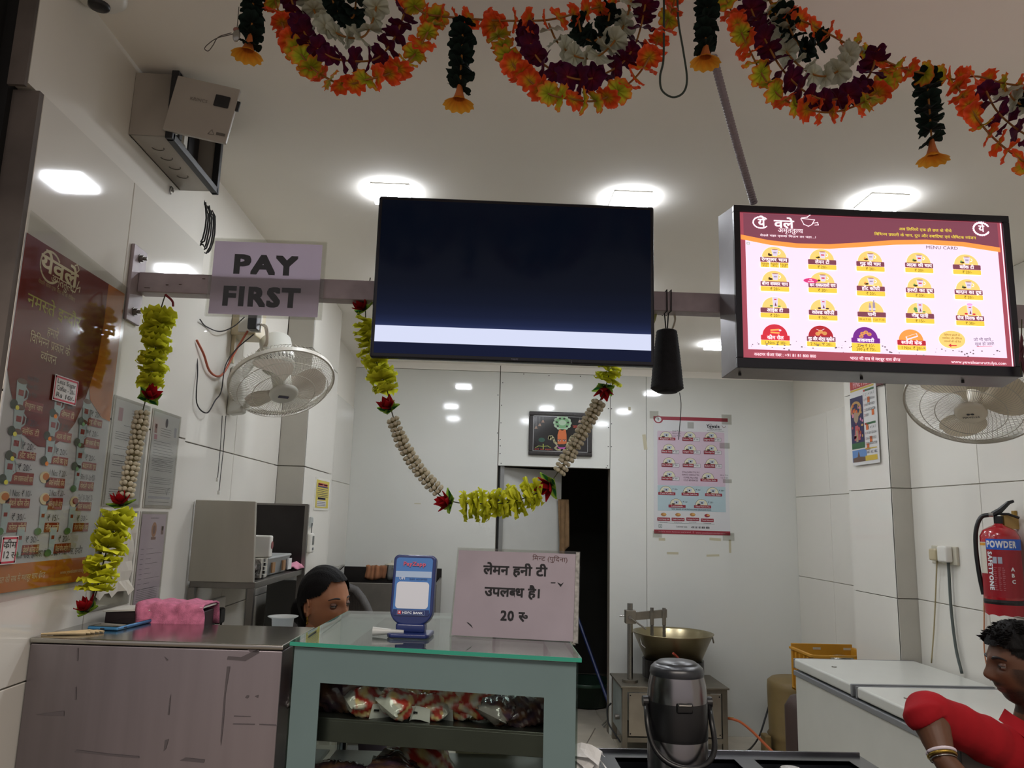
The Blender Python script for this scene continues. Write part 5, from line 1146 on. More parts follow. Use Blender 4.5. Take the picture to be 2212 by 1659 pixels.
d = at(672, 1130, x=-.868); b = MB(); b.box((-.871, d[1]-.03, d[2]-.02), (-.864, d[1]+.03, d[2]+.03)); b.build('hook_pad', mat('clear_white', 'D0D4D2', .2, translucent=.4), t); b = MB(); b.tube([(-.862, d[1], d[2]), (-.86, c[1], c[2]+.05)], .002, 5); b.build('loop', BW, t)
# ------------------------------------------------------------------ far counters, towels
t = thing('steel_sink_unit', 'low stainless steel sink unit along the back wall', 'sink', (-.6, 5.6, 0))
b = MB(); b.box((-1.0, 5.28, 0), (-.28, 5.30, 1.10)); b.build('front_panel', mat('sink_steel', '8A8680', .4, .9, noise=.2), t, bevel=.003)
b = MB(); b.box((-1.0, 5.90, 0), (-.28, 5.92, 1.165)); b.build('back_panel', DARKST, t, bevel=.003)
b = MB(); b.box((-1.012, 5.30, 0), (-1.0, 5.9, 1.10)); b.box((-.292, 5.30, 0), (-.28, 5.9, 1.10)); b.box((-1.0, 5.30, .93), (-.292, 5.9, .94)); b.build('basin', STEELD, t)
b = MB(); b.add([(-1.012, 5.28, 1.10), (-1.0, 5.28, 1.10), (-1.0, 5.92, 1.165), (-1.012, 5.92, 1.165), (-1.012, 5.28, 1.11), (-1.0, 5.28, 1.11), (-1.0, 5.92, 1.175), (-1.012, 5.92, 1.175)], [(0, 3, 2, 1), (4, 5, 6, 7), (0, 1, 5, 4), (1, 2, 6, 5), (2, 3, 7, 6), (3, 0, 4, 7)]); b.build('rim', STEEL, t)
t = thing('dark_cabinet', 'dark steel cabinet side standing between rack and sink unit', 'cabinet', (-.88, 3.7, 0))
c0 = at(606, 1252, y=3.62)
b = MB(); b.box((-.955, 3.62, 0), (-.80, 3.80, c0[2])); b.build('body', mat('cabinet_dark', '4B4A46', .5, .5), t, bevel=.004)
towel('striped_towel', 'rust and cream striped towel over the back of the sink unit', -.84, -.69, 5.895, 5.925, 1.165, .085, .05, mat('rust_towel', '9B6848', .95, noise=.5, nscale=6, stretch=(9, .2, .2)), 5)
towel('grey_towel', 'grey folded cloth over the back of the sink unit beside the striped towel', -.675, -.545, 5.895, 5.925, 1.165, .085, .05, mat('grey_towel', '6B6B69', .95, noise=.2, nscale=40), 6)
c = at(829, 1224, y=5.965); t = thing('white_lidded_pot', 'white lidded pot standing behind the grey cloth', 'pot', (-.64, 5.955, 1.08))
b = MB(); b.lathe([(0, 1.08), (.045, 1.08), (.052, 1.175), (.07, 1.178), (.07, 1.184), (.03, 1.196), (.022, 1.198), (.022, 1.212), (0, 1.213)], (-.64, 5.948, 0), 24, Matrix.Translation((-.64, 5.952, 0)) @ Matrix.Diagonal((1, .55, 1, 1))); b.build('pot', mat('ivory_plastic', 'C4C0B2', .35), t, smooth=True)
b = MB(); b.box((-.70, 5.92, 1.0), (-.58, 5.985, 1.082)); o = b.build('pot_ledge', STEELD); tag(o, 'steel ledge against the back wall under the white pot', 'ledge')
# ------------------------------------------------------------------ picture over the doorway
t = thing('framed_picture', 'framed devotional picture with dark background above the doorway', 'picture', (.60, YB-.02, 2.04))
gx0, gx1, gz0, gz1 = .350, .845, 2.035, 2.378; yf = YB-.025
PF = mat('dark_wood_frame', '1C1715', .4, bump=.8, bscale=60)
for q in (((gx0, gz0), (gx1, gz0+.032)), ((gx0, gz1-.032), (gx1, gz1)), ((gx0, gz0+.032), (gx0+.032, gz1-.032)), ((gx1-.032, gz0+.032), (gx1, gz1-.032))):
    b = MB(); b.box((q[0][0], yf, q[0][1]), (q[1][0], YB-.002, q[1][1])); b.build('frame', PF, t, bevel=.005)
b = MB()
for k in range(44):
    x = gx0+.01+k*.011
    for z in (gz0+.010, gz1-.022): b.box((x, yf-.0015, z), (x+.005, yf+.001, z+.012), None)
o = b.build('frame_carving', mat('carving', '2E2724', .35), t); o['kind'] = 'stuff'
q = Print((gx0+.03, yf+.010, gz1-.03), (1, 0, 0), (0, 0, -1), (0, -1, 0)); w, h = gx1-gx0-.06, gz1-gz0-.06
def PC(zx, zy): return q.uv(1050+zx/5.927, 860+zy/5.927)
q.rect(0, 0, w, h, mat('picture_black', '0F1113', .15, coat=.6), 0, 'sheet')
SL = mat('silver_line', 'A9A9A9', .3, .5)
for a in ((.002, .002, w-.002, .006), (.002, h-.006, w-.002, h-.002), (.002, .002, .006, h-.002), (w-.006, .002, w-.002, h-.002)): q.rect(*a, SL, 1, 'border')
G1, G2, OGE, CRM, MGN, BKN, RDN = mat('pic_mint', 'A3BCA0', .5), mat('pic_green', '6FA070', .5), mat('pic_orange', 'C2622A', .5), mat('pic_cream', 'A8A27C', .5), mat('pic_magenta', 'B04A9C', .5), mat('pic_black', '18120F', .5), mat('pic_redtext', 'B2402E', .5)
u, v = PC(977, 318)
for k in range(12): a = 2*math.pi*k/12; q.ell(u+.056*math.cos(a), v+.044*math.sin(a), .017, .016, G1, 2, 12, 'artwork')
q.ell(u, v, .056, .044, G2, 3, 24, 'artwork'); q.ell(u, v-.002, .030, .022, G1, 4, 16, 'artwork')
for dx, dy in ((-.020, -.034), (.014, -.034), (-.044, -.004), (.044, -.004), (-.036, .026), (.036, .026)): q.ell(u+dx, v+dy, .009, .008, BKN, 5, 8, 'artwork')
q.poly([PC(*p) for p in ((915, 590), (915, 470), (935, 400), (1020, 400), (1030, 470), (1032, 590))], OGE, 2, 'artwork')
for s_ in (-1, 1):
    q.line([PC(970+s_*x, y) for x, y in ((62, 590), (95, 560), (105, 520), (130, 490), (160, 495), (165, 520), (140, 525))], .017, CRM, 2, 'artwork'); q.line([PC(970+s_*x, y) for x, y in ((55, 610), (90, 640), (60, 660), (20, 664))], .012, CRM, 2, 'artwork')
    q.ell(*PC(970+s_*32, 545), .011, .0055, SL, 4, 10, 'artwork'); q.ell(*PC(970+s_*32, 546), .0045, .005, BKN, 5, 8, 'artwork'); q.line([PC(970+s_*10, 532), PC(970+s_*52, 528)], .0035, BKN, 5, 'artwork')
q.poly([PC(*p) for p in ((890, 600), (940, 650), (1000, 650), (1050, 600), (1000, 630), (940, 630))], MGN, 3, 'artwork'); q.poly([PC(*p) for p in ((905, 582), (965, 600), (1030, 582), (1010, 618), (970, 626), (930, 618))], BKN, 4, 'artwork')
q.line([PC(968, 540), PC(972, 578)], .002, mat('pic_dorange', '8A3F1C', .5), 4, 'artwork')
for zx, zy in ((640, 380), (687, 345), (728, 300), (1198, 300)):
    a = PC(zx, zy); q.poly([(a[0]-.013, a[1]+.008), (a[0]-.005, a[1]-.012), (a[0]+.005, a[1]-.012), (a[0]+.013, a[1]+.008)], mat('pic_bell', '9A8172', .4), 2, 'artwork'); q.line([(a[0], a[1]-.008), (a[0], .01)], .0008, SL, 2, 'artwork')
q.text('जय', *PC(1145, 385), .022, RDN, 2, off=.02); q.text('श्री', *PC(1210, 440), .020, RDN, 2, off=.02)
q.line([PC(*p) for p in ((630, 635), (670, 612), (730, 618), (790, 612), (828, 638))], .004, mat('pic_bow', '8F9A3E', .4), 2, 'artwork'); q.line([PC(732, 590), PC(732, 655)], .008, mat('pic_bow', '8F9A3E', .4), 2, 'artwork'); q.ell(*PC(712, 535), .026, .018, mat('pic_feather', '1F4A3C', .5), 2, 12, 'artwork')
q.text('हारे का सहारा', *PC(735, 664), .010, RDN, 3, fit=.14)
for o in q.build(t):
    if o.name.startswith(('art', 'border')): o['kind'] = 'stuff'
# ------------------------------------------------------------------ English menu poster on the back wall
t = thing('wall_menu', 'pink and blue English tea menu poster taped to the back wall', 'poster', (1.63, YB, 1.46))
ex0, ex1, ez0, ez1 = 1.332, 1.925, 1.462, 2.372
b = MB(); b.box((ex0, YB-.002, ez0), (ex1, YB-.0008, ez1)); PWH = mat('menu_white', 'C9CACB', .4); b.build('sheet', PWH, t)
q = Print((ex0, YB-.002, ez1), (1, 0, 0), (0, 0, -1), (0, -1, 0)); w, h = ex1-ex0, ez1-ez0
def EM(zx, zy): return ((zx-170)/928*w, (zy-112-(zx-170)*.035)/1370*h)
CRI, PNK, AQU, MK = mat('menu_crimson', '8E2434', .45), mat('menu_pink', 'C3B0BE', .45), mat('menu_aqua', 'A6BBC1', .45), mat('menu_ink', '24242C', .5)
q.rect(0, 0, w, .028, CRI, 1, 'artwork'); q.rect(.03, .115, w-.03, .54, PNK, 1, 'artwork', .01); q.rect(.03, .54, w-.03, .735, AQU, 1, 'artwork')
q.ell(.040, .026, .036, .030, CRI, 2, 24, 'artwork'); q.ell(.038, .025, .025, .022, PWH, 3, 24, 'artwork'); q.text('ये', .038, .034, .016, MK, 4, off=.02)
q.line([(.455+.022*math.cos(a), .068+.019*math.sin(a)) for a in [math.radians(50+25*k) for k in range(11)]], .003, MK, 2, 'artwork'); q.text('Yewale', .475, .078, .023, MK, 2, off=.04, fit=.105); q.text('Amruttulya', .495, .094, .011, MK, 2, fit=.095); q.line([(.545, .058), (.555, .075), (.570, .072), (.575, .060)], .004, mat('cup_taupe', '8A7A72', .5), 2, 'artwork'); squiggle(q, .425, .104, .56, MK, .002, 2, 3)
def mitem(cx, cy, name, price, box=True):
    q.ell(cx, cy, .049, .047, MK, 2, 22, 'artwork', 180, 360); q.ell(cx, cy-.0005, .0465, .0445, mat('menu_cream', 'CFCBAE', .5), 3, 22, 'artwork', 180, 360)
    q.poly([(cx-.02, cy-.032), (cx+.024, cy-.032), (cx+.016, cy-.006), (cx-.012, cy-.006)], mat('menu_cup', 'A9B2C0', .4), 4, 'artwork'); q.ell(cx-.022, cy-.006, .014, .006, mat('menu_leafpile', '43372C', .5), 5, 10, 'artwork'); q.ell(cx+.003, cy-.018, .006, .006, MK, 5, 10, 'artwork')
    x0 = cx-.06
    if price and box:
        q.rect(x0, cy-.001, x0+.14, cy+.028, MK, 4, 'artwork', .003); q.rect(x0+.002, cy+.001, x0+.085, cy+.026, CRI, 5, 'label_bar'); q.rect(x0+.087, cy+.001, x0+.138, cy+.026, PWH, 5, 'label_bar'); q.text(name, x0+.043, cy+.018, .011, PWH, 6, off=.02, fit=min(.075, .011*len(name))); q.text(price, x0+.1125, cy+.018, .011, MK, 6, off=.02, fit=.040)
    else:
        q.rect(x0, cy, x0+.134, cy+.022, CRI, 5, 'label_bar', .002); q.text(name, x0+.067, cy+.016, .011, PWH, 6, off=.02, fit=min(.11, .011*len(name)))
        if price: q.text(price, cx+.072, cy-.018, .011, MK, 6, off=.01)
for (zx, zy, nm, pc) in ((325, 368, 'Regular Tea', ''), (620, 372, 'Lemon Tea', '₹ 20/-'), (885, 378, 'Jaggery Tea', '₹ 20/-'), (360, 517, 'Black Tea', '₹ 20/-'), (622, 522, 'Ginger Tea', '₹ 20/-'), (885, 530, 'Without Sugar Tea', '₹ 20/-'), (360, 676, 'Hot Coffee', '₹ 20/-'), (622, 682, 'Haldi Milk', '₹ 20/-'), (888, 690, 'Badam Milk', '₹ 20/-'), (358, 832, 'Less Sugar Tea', '₹ 20/-')):
    u, v = EM(zx, zy); mitem(u-(.0 if pc else .0), v, nm, pc)
u, v = EM(440, 300)
for k, s_ in enumerate(('Small ₹ 10/-', 'Medium ₹ 12/-', 'Large ₹ 20/-')): q.text(s_, .185, v+.0+.019*k, .010, MK, 6, fit=.072)
u, v = EM(625, 790)
for k, s_ in enumerate(("YEWALE AMRUTTULYA'S", 'FAMOUS VARIOUS TEA,', 'COFFEE, MILK AND', 'COLD BEVERAGES')): q.text(s_, u, v+.021*k, .012, mat('menu_maroon_ink', '4A2A3A', .5), 6, fit=.14 if k < 2 else .115)
u, v = EM(838, 858); mitem(u, v, 'Yewale Water Bottle', ''); q.text('500 ml  ₹ 10/-', .555, v-.026, .009, MK, 6, fit=.065); q.text('1 Ltr.  ₹ 20/-', .555, v-.006, .009, MK, 6, fit=.06)
for (zx, zy, nm, pc) in ((318, 1010, 'Cold Coffee', '₹ 30/-'), (603, 1020, 'Yewale Cold Tea', '₹ 30/-'), (892, 1030, 'Rose Milk Shake', '₹ 30/-'), (442, 1157, 'Lemonade', '₹ 15/-'), (754, 1166, 'Yewale Peach Ice Tea', '₹ 20/-')):
    u, v = EM(zx, zy); mitem(u, v, nm, pc, False)
u, v = EM(628, 1222); q.text('NEW RANGE OF NUTRITIOUS AND DELICIOUS FOOD', u, v, .011, MK, 6, off=.01, fit=.31)
for (zx, zy, nm) in ((288, 1320, 'Yewale Sponge Cake'), (463, 1325, 'Yewale Cream Roll'), (642, 1325, 'Yewale Jaggery Oats Cookies'), (820, 1338, 'Yewale Bakarwadi')):
    u, v = EM(zx, zy); q.rect(u-.05, v-.012, u+.05, v+.013, CRI, 5, 'label_bar', .002); q.text(nm, u, v+.005, .010, PWH, 6, off=.01, fit=.088); q.ell(u, v-.035, .022, .013, mat('snack_tan', 'A87844', .5) if 'Bak' not in nm else CRI, 4, 16, 'artwork'); q.ell(u+.008, v-.038, .013, .007, mat('snack_gold', 'C69A56', .5), 5, 14, 'artwork'); squiggle(q, u-.03, v+.024, u+.03, MK, .002, 5, int(zx))
q.rect(.035, h-.082, w-.12, h-.0805, mat('menu_green', '2F5A48', .5), 3, 'artwork'); q.rect(.036, h-.068, .062, h-.044, mat('menu_green', '2F5A48', .5), 3, 'artwork'); q.rect(.039, h-.065, .059, h-.047, PWH, 4, 'artwork'); q.ell(.049, h-.056, .005, .004, mat('menu_green', '2F5A48', .5), 5, 12, 'artwork')
q.text('Customer care:', .215, h-.050, .012, MK, 5, fit=.09); q.text('+91 81 81 800 800', .36, h-.046, .014, MK, 5, off=.03, fit=.145)
q.rect(0, h-.030, w, h, CRI, 4, 'artwork'); q.text("India's most famous tea brand", .16, h-.011, .010, mat('foot_pink', 'C79AA2', .5), 5, fit=.25); q.text('www.yewaleamruttulya.com', .44, h-.009, .010, mat('foot_pink', 'C79AA2', .5), 5, fit=.23); q.rect(.302, h-.024, .305, h-.008, mat('foot_pink', 'C79AA2', .5), 5, 'artwork')
for o in q.build(t): o['kind'] = 'stuff'
for x, z, w_, h_ in ((ex0-.03, ez1-.02, .07, .06), (ex1-.05, ez1-.05, .08, .08), (ex1-.06, ez0-.04, .09, .06), (ex0-.01, ez0-.03, .07, .05), (ex0+.27, ez1-.09, .05, .05), (ex1-.07, ez1-.24, .08, .045), (ex1-.05, ez0+.4, .07, .03)): b = MB(); b.box((x, YB-.0062, z), (x+w_, YB-.0058, z+h_)); b.build('clear_tape', FILM, t)
# ------------------------------------------------------------------ calendar on the pilaster side
t = thing('wall_calendar', 'two-month wall calendar with an ornate printed panel hanging on the column side', 'calendar', (2.27, 4.5, 1.95))
CX_ = 2.266; k0, k1 = at(1838, 900, x=CX_), at(1895, 900, x=CX_)
ya, yb_ = k1[1], k0[1]; za = at(1835, 1008, x=CX_)[2]; zb2 = at(1846, 822, x=CX_)[2]
za, zb2 = za, zb2+.02
b = MB(); b.slab([(CX_, yb_, za), (CX_, ya, za), (CX_-.0, ya, zb2), (CX_-.0, yb_, zb2)], (.003, 0, 0)); b.build('sheets', PAPER, t)
q = Print((CX_-.0005, yb_, zb2), (0, -1, 0), (0, 0, -1), (-1, 0, 0)); w, h = yb_-ya, zb2-za
CR_, CB_, CY_ = mat('cal_red', 'A23A30', .5), mat('cal_navy', '26244A', .5), mat('cal_yellow', 'C2A63A', .5)
q.rect(.01, .012, w-.02, .075, CR_, 1, 'artwork'); q.text('FINE PRESS', w*.5, .065, .036, mat('cal_pink', 'D2A0A8', .5), 2, off=.03, fit=w*.7); q.rect(.01, .078, w-.02, .088, CY_, 1, 'artwork')
q.rect(.0, .125, w*.5, h-.10, CB_, 1, 'artwork'); q.rect(0, h-.135, w*.5, h-.1, mat('cal_green', '2E5A36', .5), 2, 'artwork')
RO, PI_, GO, TA = mat('cal_rose', 'A84E54', .5), mat('cal_pinkish', 'C47A98', .5), mat('cal_gold', 'B08A50', .5), mat('cal_tan', '9C8670', .5)
q.ell(w*.22, .20, .07, .05, GO, 2, 18, 'artwork'); q.ell(w*.22, .20, .045, .035, CB_, 3, 18, 'artwork'); q.ell(w*.22, .245, .03, .04, TA, 4, 16, 'artwork'); q.poly([(w*.12, h-.15), (w*.17, .30), (w*.28, .30), (w*.36, h-.15)], RO, 4, 'artwork'); q.poly([(w*.19, h-.14), (w*.19, .33), (w*.26, .33), (w*.27, h-.14)], TA, 5, 'artwork')
rr = random.Random(5)
for k in range(26): q.ell(rr.uniform(.02, w*.47), rr.uniform(.16, h-.16), rr.uniform(.006, .016), rr.uniform(.006, .014), [RO, PI_, GO, OGE][k % 4], 6, 8, 'artwork')
for m0 in (.10, .30):
    q.rect(w*.56, m0-.004, w*.94, m0+.008, mat('cal_green', '2E5A36', .5), 1, 'artwork'); q.rect(w*.54, m0-.004, w*.6, m0+.008, CR_, 2, 'artwork'); n = 0
    for r_ in range(5):
        for c_ in range(7):
            n += 1
            if n > 31 or (m0 > .2 and n < 3): continue
            q.text(str(n), w*(.56+.06*c_), m0+.034+.031*r_, .014, CR_ if c_ == 0 else MK, 2, wide=.9)
for x, y in ((.72, .165), (.86, .245), (.62, .325), (.74, .40), (.62, .44)): q.rect(w*x-.014, y-.02, w*x+.014, y+.014, OGE, 1, 'artwork')
q.rect(0, h-.092, w*.55, h-.02, mat('cal_sky', '5A7FB0', .5), 1, 'artwork'); q.poly([(w*.02, h-.02), (w*.02, h-.045), (w*.2, h-.05), (w*.25, h-.085), (w*.3, h-.05), (w*.5, h-.045), (w*.5, h-.02)], mat('cal_town', '5F4A3E', .5), 2, 'artwork'); q.rect(w*.5, h-.05, w-.02, h-.02, CY_, 2, 'artwork'); q.rect(w*.5, h-.094, w-.02, h-.088, CY_, 2, 'artwork')
q.text('ABC  AJC  ABC', w*.76, h-.062, .015, CB_, 3, fit=w*.38)
for o in q.build(t): o['kind'] = 'stuff'
b = MB(); b.cyl((CX_-.004, ya-.005, zb2+.004), (CX_-.004, yb_+.005, zb2+.004), .004, n=8); b.build('hanging_rod', BLACKM, t)
c0 = at(1899, 815, x=2.272); b = MB(); b.box((2.262, c0[1]-.06, c0[2]-.05), (2.2665, c0[1]+.02, c0[2]+.07)); o = b.build('dark_red_card', mat('dark_red_card', '5A2420', .5), bevel=.002); tag(o, 'dark red card on the column beside the calendar top', 'card')
# ------------------------------------------------------------------ milk machine with pan
MX0, MX1, MYa, MYb, MZ = .995, 1.715, 5.48, 5.93, .445
t = thing('boiling_station', 'old steel burner stand with a post and paddle arm against the back wall', 'machine', (1.35, 5.7, 0))
MS = mat('greasy_steel', '8F887B', .42, .85, noise=.35, nscale=4)
b = MB(); b.box((MX0-.012, MYa-.012, MZ-.012), (MX1+.012, MYb, MZ)); b.build('top_plate', MS, t, bevel=.002)
for x in (MX0, MX1-.035):
    for y in (MYa, MYb-.05): b = MB(); b.box((x, y, 0), (x+.035, y+.035, MZ-.012)); b.build('leg', MS, t, bevel=.002)
b = MB(); b.box((MX0, MYa+.004, .085), (MX1, MYa+.03, .115)); b.box((MX0, MYa+.004, MZ-.04), (MX1, MYa+.03, MZ-.012)); b.build('rail', MS, t)
for x0, x1 in ((MX0+.045, MX0+.30), (MX1-.30, MX1-.045)):
    b = MB(); b.box((x0, MYa+.002, .125), (x1, MYa+.012, MZ-.045)); b.build('access_panel', mat('panel_steel', 'A39A8C', .4, .7, noise=.25, nscale=5), t, bevel=.002)
    for x in (x0+.01, x1-.01):
        for z in (.14, MZ-.06): b = MB(); b.cyl((x, MYa, z), (x, MYa+.004, z), .005, n=10); b.build('screw', BLACKM, t)
b = MB(); b.box((MX0+.004, MYa+.035, .12), (MX0+.014, MYb-.05, MZ-.012)); b.build('control_side', mat('blue_grey_panel', '8D9796', .5, noise=.2, nscale=8), t)
b = MB(); b.cyl((MX0, MYa+.12, .22), (MX0-.03, MYa+.12, .22), .018, n=18); b.build('control_knob', STEELD, t)
b = MB(); b.box((MX0+.02, MYa+.04, .12), (MX1-.02, MYb-.05, .13)); b.build('inner_tray', DARKST, t)
pc = at(1362, 1470, z=MZ); px_, py_ = pc[0], pc[1]; py_ = 5.62; px_ = at(1361, 1400, y=5.62)[0]
zt_ = at(1361, 1303, y=py_)[2]
b = MB(); b.cyl((px_, py_, MZ), (px_, py_, MZ+.018), .055, n=28); b.build('post_flange', MS, t)
b = MB(); b.cyl((px_, py_, MZ), (px_, py_, zt_), .0195, n=20); b.build('post', STEEL, t, smooth=False)
za_ = at(1361, 1332, y=py_)[2]
b = MB(); b.box((px_-.036, py_-.035, za_-.045), (px_+.036, py_+.03, za_+.045)); b.build('clamp', MS, t, bevel=.003)
b = MB(); b.cyl((px_-.036, py_, za_+.005), (px_-.075, py_, za_+.005), .006, n=10); b.tube([(px_-.01, py_-.04, za_), (px_+.10, py_-.06, za_-.075)], .006, 8); b.cyl((px_-.01, py_-.035, za_), (px_-.01, py_-.055, za_), .012, n=12); b.build('clamp_lever', STEEL, t)
ax = at(1440, 1318, y=py_)[0]
b = MB(); b.add([(px_+.036, py_-.012, za_-.022), (ax, py_-.012, za_+.000), (ax, py_+.012, za_+.000), (px_+.036, py_+.012, za_-.022), (px_+.036, py_-.012, za_+.030), (ax, py_-.012, za_+.056), (ax, py_+.012, za_+.056), (px_+.036, py_+.012, za_+.030)], [(0, 3, 2, 1), (4, 5, 6, 7), (0, 1, 5, 4), (1, 2, 6, 5), (2, 3, 7, 6), (3, 0, 4, 7)]); b.build('arm', MS, t)
for pxx in (1407, 1433):
    x = at(pxx, 1330, y=py_)[0]; b = MB(); b.box((x-.013, py_-.028, za_-.05), (x+.013, py_-.012, za_+.05)); b.build('rod_bracket', MS, t, bevel=.003)
    b = MB(); zz = za_+.055; b.cyl((x, py_-.02, zz), (x, py_-.02, za_-.17), .0085, n=10); b.cyl((x, py_-.02, zz-.02), (x, py_-.02, zz+.012), .012, n=14)
    k = 0; z = za_-.05
    while z > za_-.17: b.cyl((x, py_-.02, z), (x, py_-.02, z-.005), .0125, n=12); b.cyl((x, py_-.02, z-.005), (x, py_-.02, z-.009), .009, n=12); z -= .009
    b.build('threaded_rod', STEELD, t)
b = MB(); b.box((px_+.10, py_-.035, za_-.185), (ax+.02, py_-.005, za_-.165)); b.build('paddle_bar', DARKST, t)
bcx, bcy = at(1453, 1363, y=5.68)[0], 5.68; zr = at(1453, 1366, y=5.68)[2]; zbb = at(1453, 1428, y=5.60)[2]
R1 = (at(1538, 1365, y=5.68)[0]-at(1368, 1365, y=5.68)[0])/2
b = MB(); b.lathe([(0, MZ), (.15, MZ), (.215, MZ+.03), (.215, zbb), (.2, zbb)], (bcx, bcy, 0), 32); b.build('burner_ring', DARKST, t, smooth=False)
t = thing('milk_pan', 'wide flared steel milk pan seated on the burner stand', 'pan', (bcx, bcy, zbb))
b = MB(); b.lathe([(0, zbb+.004), (R1*.70, zbb), (R1*.98, zr-.008), (R1+.003, zr-.004), (R1+.005, zr+.002), (R1-.002, zr+.002), (R1*.95, zr-.01), (R1*.68, zbb+.012), (0, zbb+.02)], (bcx, bcy, 0), 56)
b.build('pan_body', mat('brassy_steel', 'A89C7C', .28, 1, noise=.25, nscale=3), t, smooth=True)
b = MB(); b.tube([(bcx-R1*.9, bcy-R1*.35, zr-.03), (bcx-R1*.88, bcy-R1*.42, zr-.07), (bcx-R1*.80, bcy-R1*.5, zr-.09)], .004, 6); b.tube([(bcx+R1*.96, bcy-.05, zr-.02), (bcx+R1*.98, bcy-.06, zr-.06)], .006, 6); b.build('side_handle', STEELD, t)
c = at(1460, 1418, y=5.36); b = MB(); b.tube([at(1454, 1411, y=5.42), at(1462, 1418, y=5.44), at(1468, 1426, y=5.45)], .008, 8); b.build('red_tap', mat('red_rubber', 'A5432F', .5), t)
# gas hose and black lead along the floor
wire('gas_hose', 'orange gas hose running from the burner stand toward the cylinder', [np.array([MX1, 5.55, .235]), at(1580, 1553, y=5.5), at(1600, 1560, y=5.45), at(1625, 1580, y=5.3), at(1650, 1605, y=5.1), at(1680, 1635, y=4.8)], .009, mat('orange_hose', 'B2582F', .5), 'hose')
b = MB(); b.cyl((MX1-.01, 5.55, .235), (MX1+.06, 5.55, .232), .010, n=10); o = b.build('hose_nozzle', mat('brass', '9A8A50', .35, .8)); tag(o, 'brass nozzle joining the orange hose to the burner stand', 'nozzle')
wire('floor_lead', 'black lead looping across the wall behind the orange hose', [at(*p, y=y) for p, y in [((1708, 1474), 5.6), ((1690, 1480), 5.65), ((1668, 1505), 5.7), ((1655, 1545), 5.7), ((1640, 1590), 5.6), ((1620, 1618), 5.4), ((1600, 1627), 5.3), ((1575, 1629), 5.25)]], .0065, BW)
wire('stand_lead', 'black lead hanging at the knob side of the burner stand', [at(*p, y=y) for p, y in [((1320, 1519), 5.8), ((1312, 1530), 5.78), ((1314, 1560), 5.75), ((1325, 1580), 5.7), ((1340, 1603), 5.6)]], .006, BW)
# barrel, cylinder and crate beside the freezer
bc = at(1685, 1550, y=5.35)
t = thing('plastic_barrel', 'ochre plastic barrel standing by the freezer', 'barrel', (1.98, 5.60, 0))
zb3 = at(1675, 1478, y=5.4)[2]; bxc = at(1660, 1550, y=5.60)[0]+.205
b = MB(); b.lathe([(0, 0), (.18, 0), (.195, .05), (.192, .1), (.205, .12), (.192, .14), (.198, zb3-.06), (.195, zb3-.02), (.170, zb3), (0, zb3)], (bxc, 5.60, 0), 40); b.build('drum', mat('ochre_plastic', '7E6A42', .55, noise=.15), t, smooth=True)
b = MB(); b.box((bxc-.26, 5.52, 0), (bxc-.215, 5.62, .13)); b.build('foot_lug', mat('ochre_plastic', '7E6A42', .55, noise=.15), t, bevel=.01)
t = thing('gas_cylinder', 'dark brown gas cylinder between barrel and freezer', 'cylinder', (1.85, 4.6, 0))
zc3 = at(1712, 1500, y=4.6)[2]; xc3 = at(1698, 1560, y=4.6)[0]+.165
b = MB(); b.lathe([(0, 0), (.15, 0), (.16, .05), (.16, zc3-.07), (.13, zc3-.02), (.06, zc3), (.03, zc3+.02), (.03, zc3+.05), (0, zc3+.05)], (xc3, 4.6, 0), 32); b.build('cylinder_body', mat('brown_paint', '3B2B26', .5), t, smooth=True)
b = MB(); b.cyl((xc3, 4.6, zc3+.03), (xc3, 4.6, zc3+.09), .02, n=12); b.build('valve', mat('brass', '9A8A50', .35, .8), t)
YC = mat('yellow_crate', 'C08A26', .5, noise=.12)
t = thing('plastic_crate', 'yellow plastic crate standing behind the white freezer', 'crate', (2.0, 4.75, .5))
cz1 = at(1800, 1405, y=4.72)[2]; y0c, y1c = 4.80, 5.12; cxa, cxb = at(1708, 1400, y=y1c)[0], min(2.42, at(1895, 1400, y=4.95)[0]); cz1 = at(1715, 1396, y=y1c)[2]; z0c = cz1-.26
b = MB(); tk = .012
b.box((cxa, y1c-tk, z0c), (cxb, y1c, cz1+.02)); b.build('back_side', YC, t, bevel=.003)
for nm, lo, hi in (('end_side', (cxa, y0c, z0c), (cxa+tk, y1c-tk, cz1)), ('end_side', (cxb-tk, y0c, z0c), (cxb, y1c-tk, cz1))): b = MB(); b.box(lo, hi); b.build(nm, YC, t, bevel=.003)
b = MB(); b.box((cxa-.012, y0c-.012, cz1-.012), (cxb+.012, y0c, cz1)); b.box((cxa-.012, y0c, cz1-.012), (cxa, y1c, cz1)); b.box((cxb, y0c, cz1-.012), (cxb+.012, y1c, cz1)); b.build('rim', YC, t)
b = MB(); b.box((cxa, y0c, z0c), (cxb, y1c, z0c+.01)); b.build('base', YC, t)
b = MB()
for k in range(2): b.box((cxa+.14+.20*k, y1c-tk-.002, cz1-.015), (cxa+.19+.20*k, y1c-tk, cz1-.002))
b.build('hand_hole', mat('hole_light', 'B9B2A0', .6), t)
b = MB(); 
for k in range(5): b.box((cxa-.014, y0c+.02+.06*k, z0c+.03), (cxa, y0c+.035+.06*k, cz1-.02))
b.build('rib', YC, t)
o = MB(); o.box((cxa+.12, y0c, 0), (cxb, y1c, z0c)); o = o.build('crate_stool', mat('plinth_grey', '8E8B84', .7), bevel=.005); tag(o, 'grey plinth holding the yellow crate up behind the freezer', 'plinth')
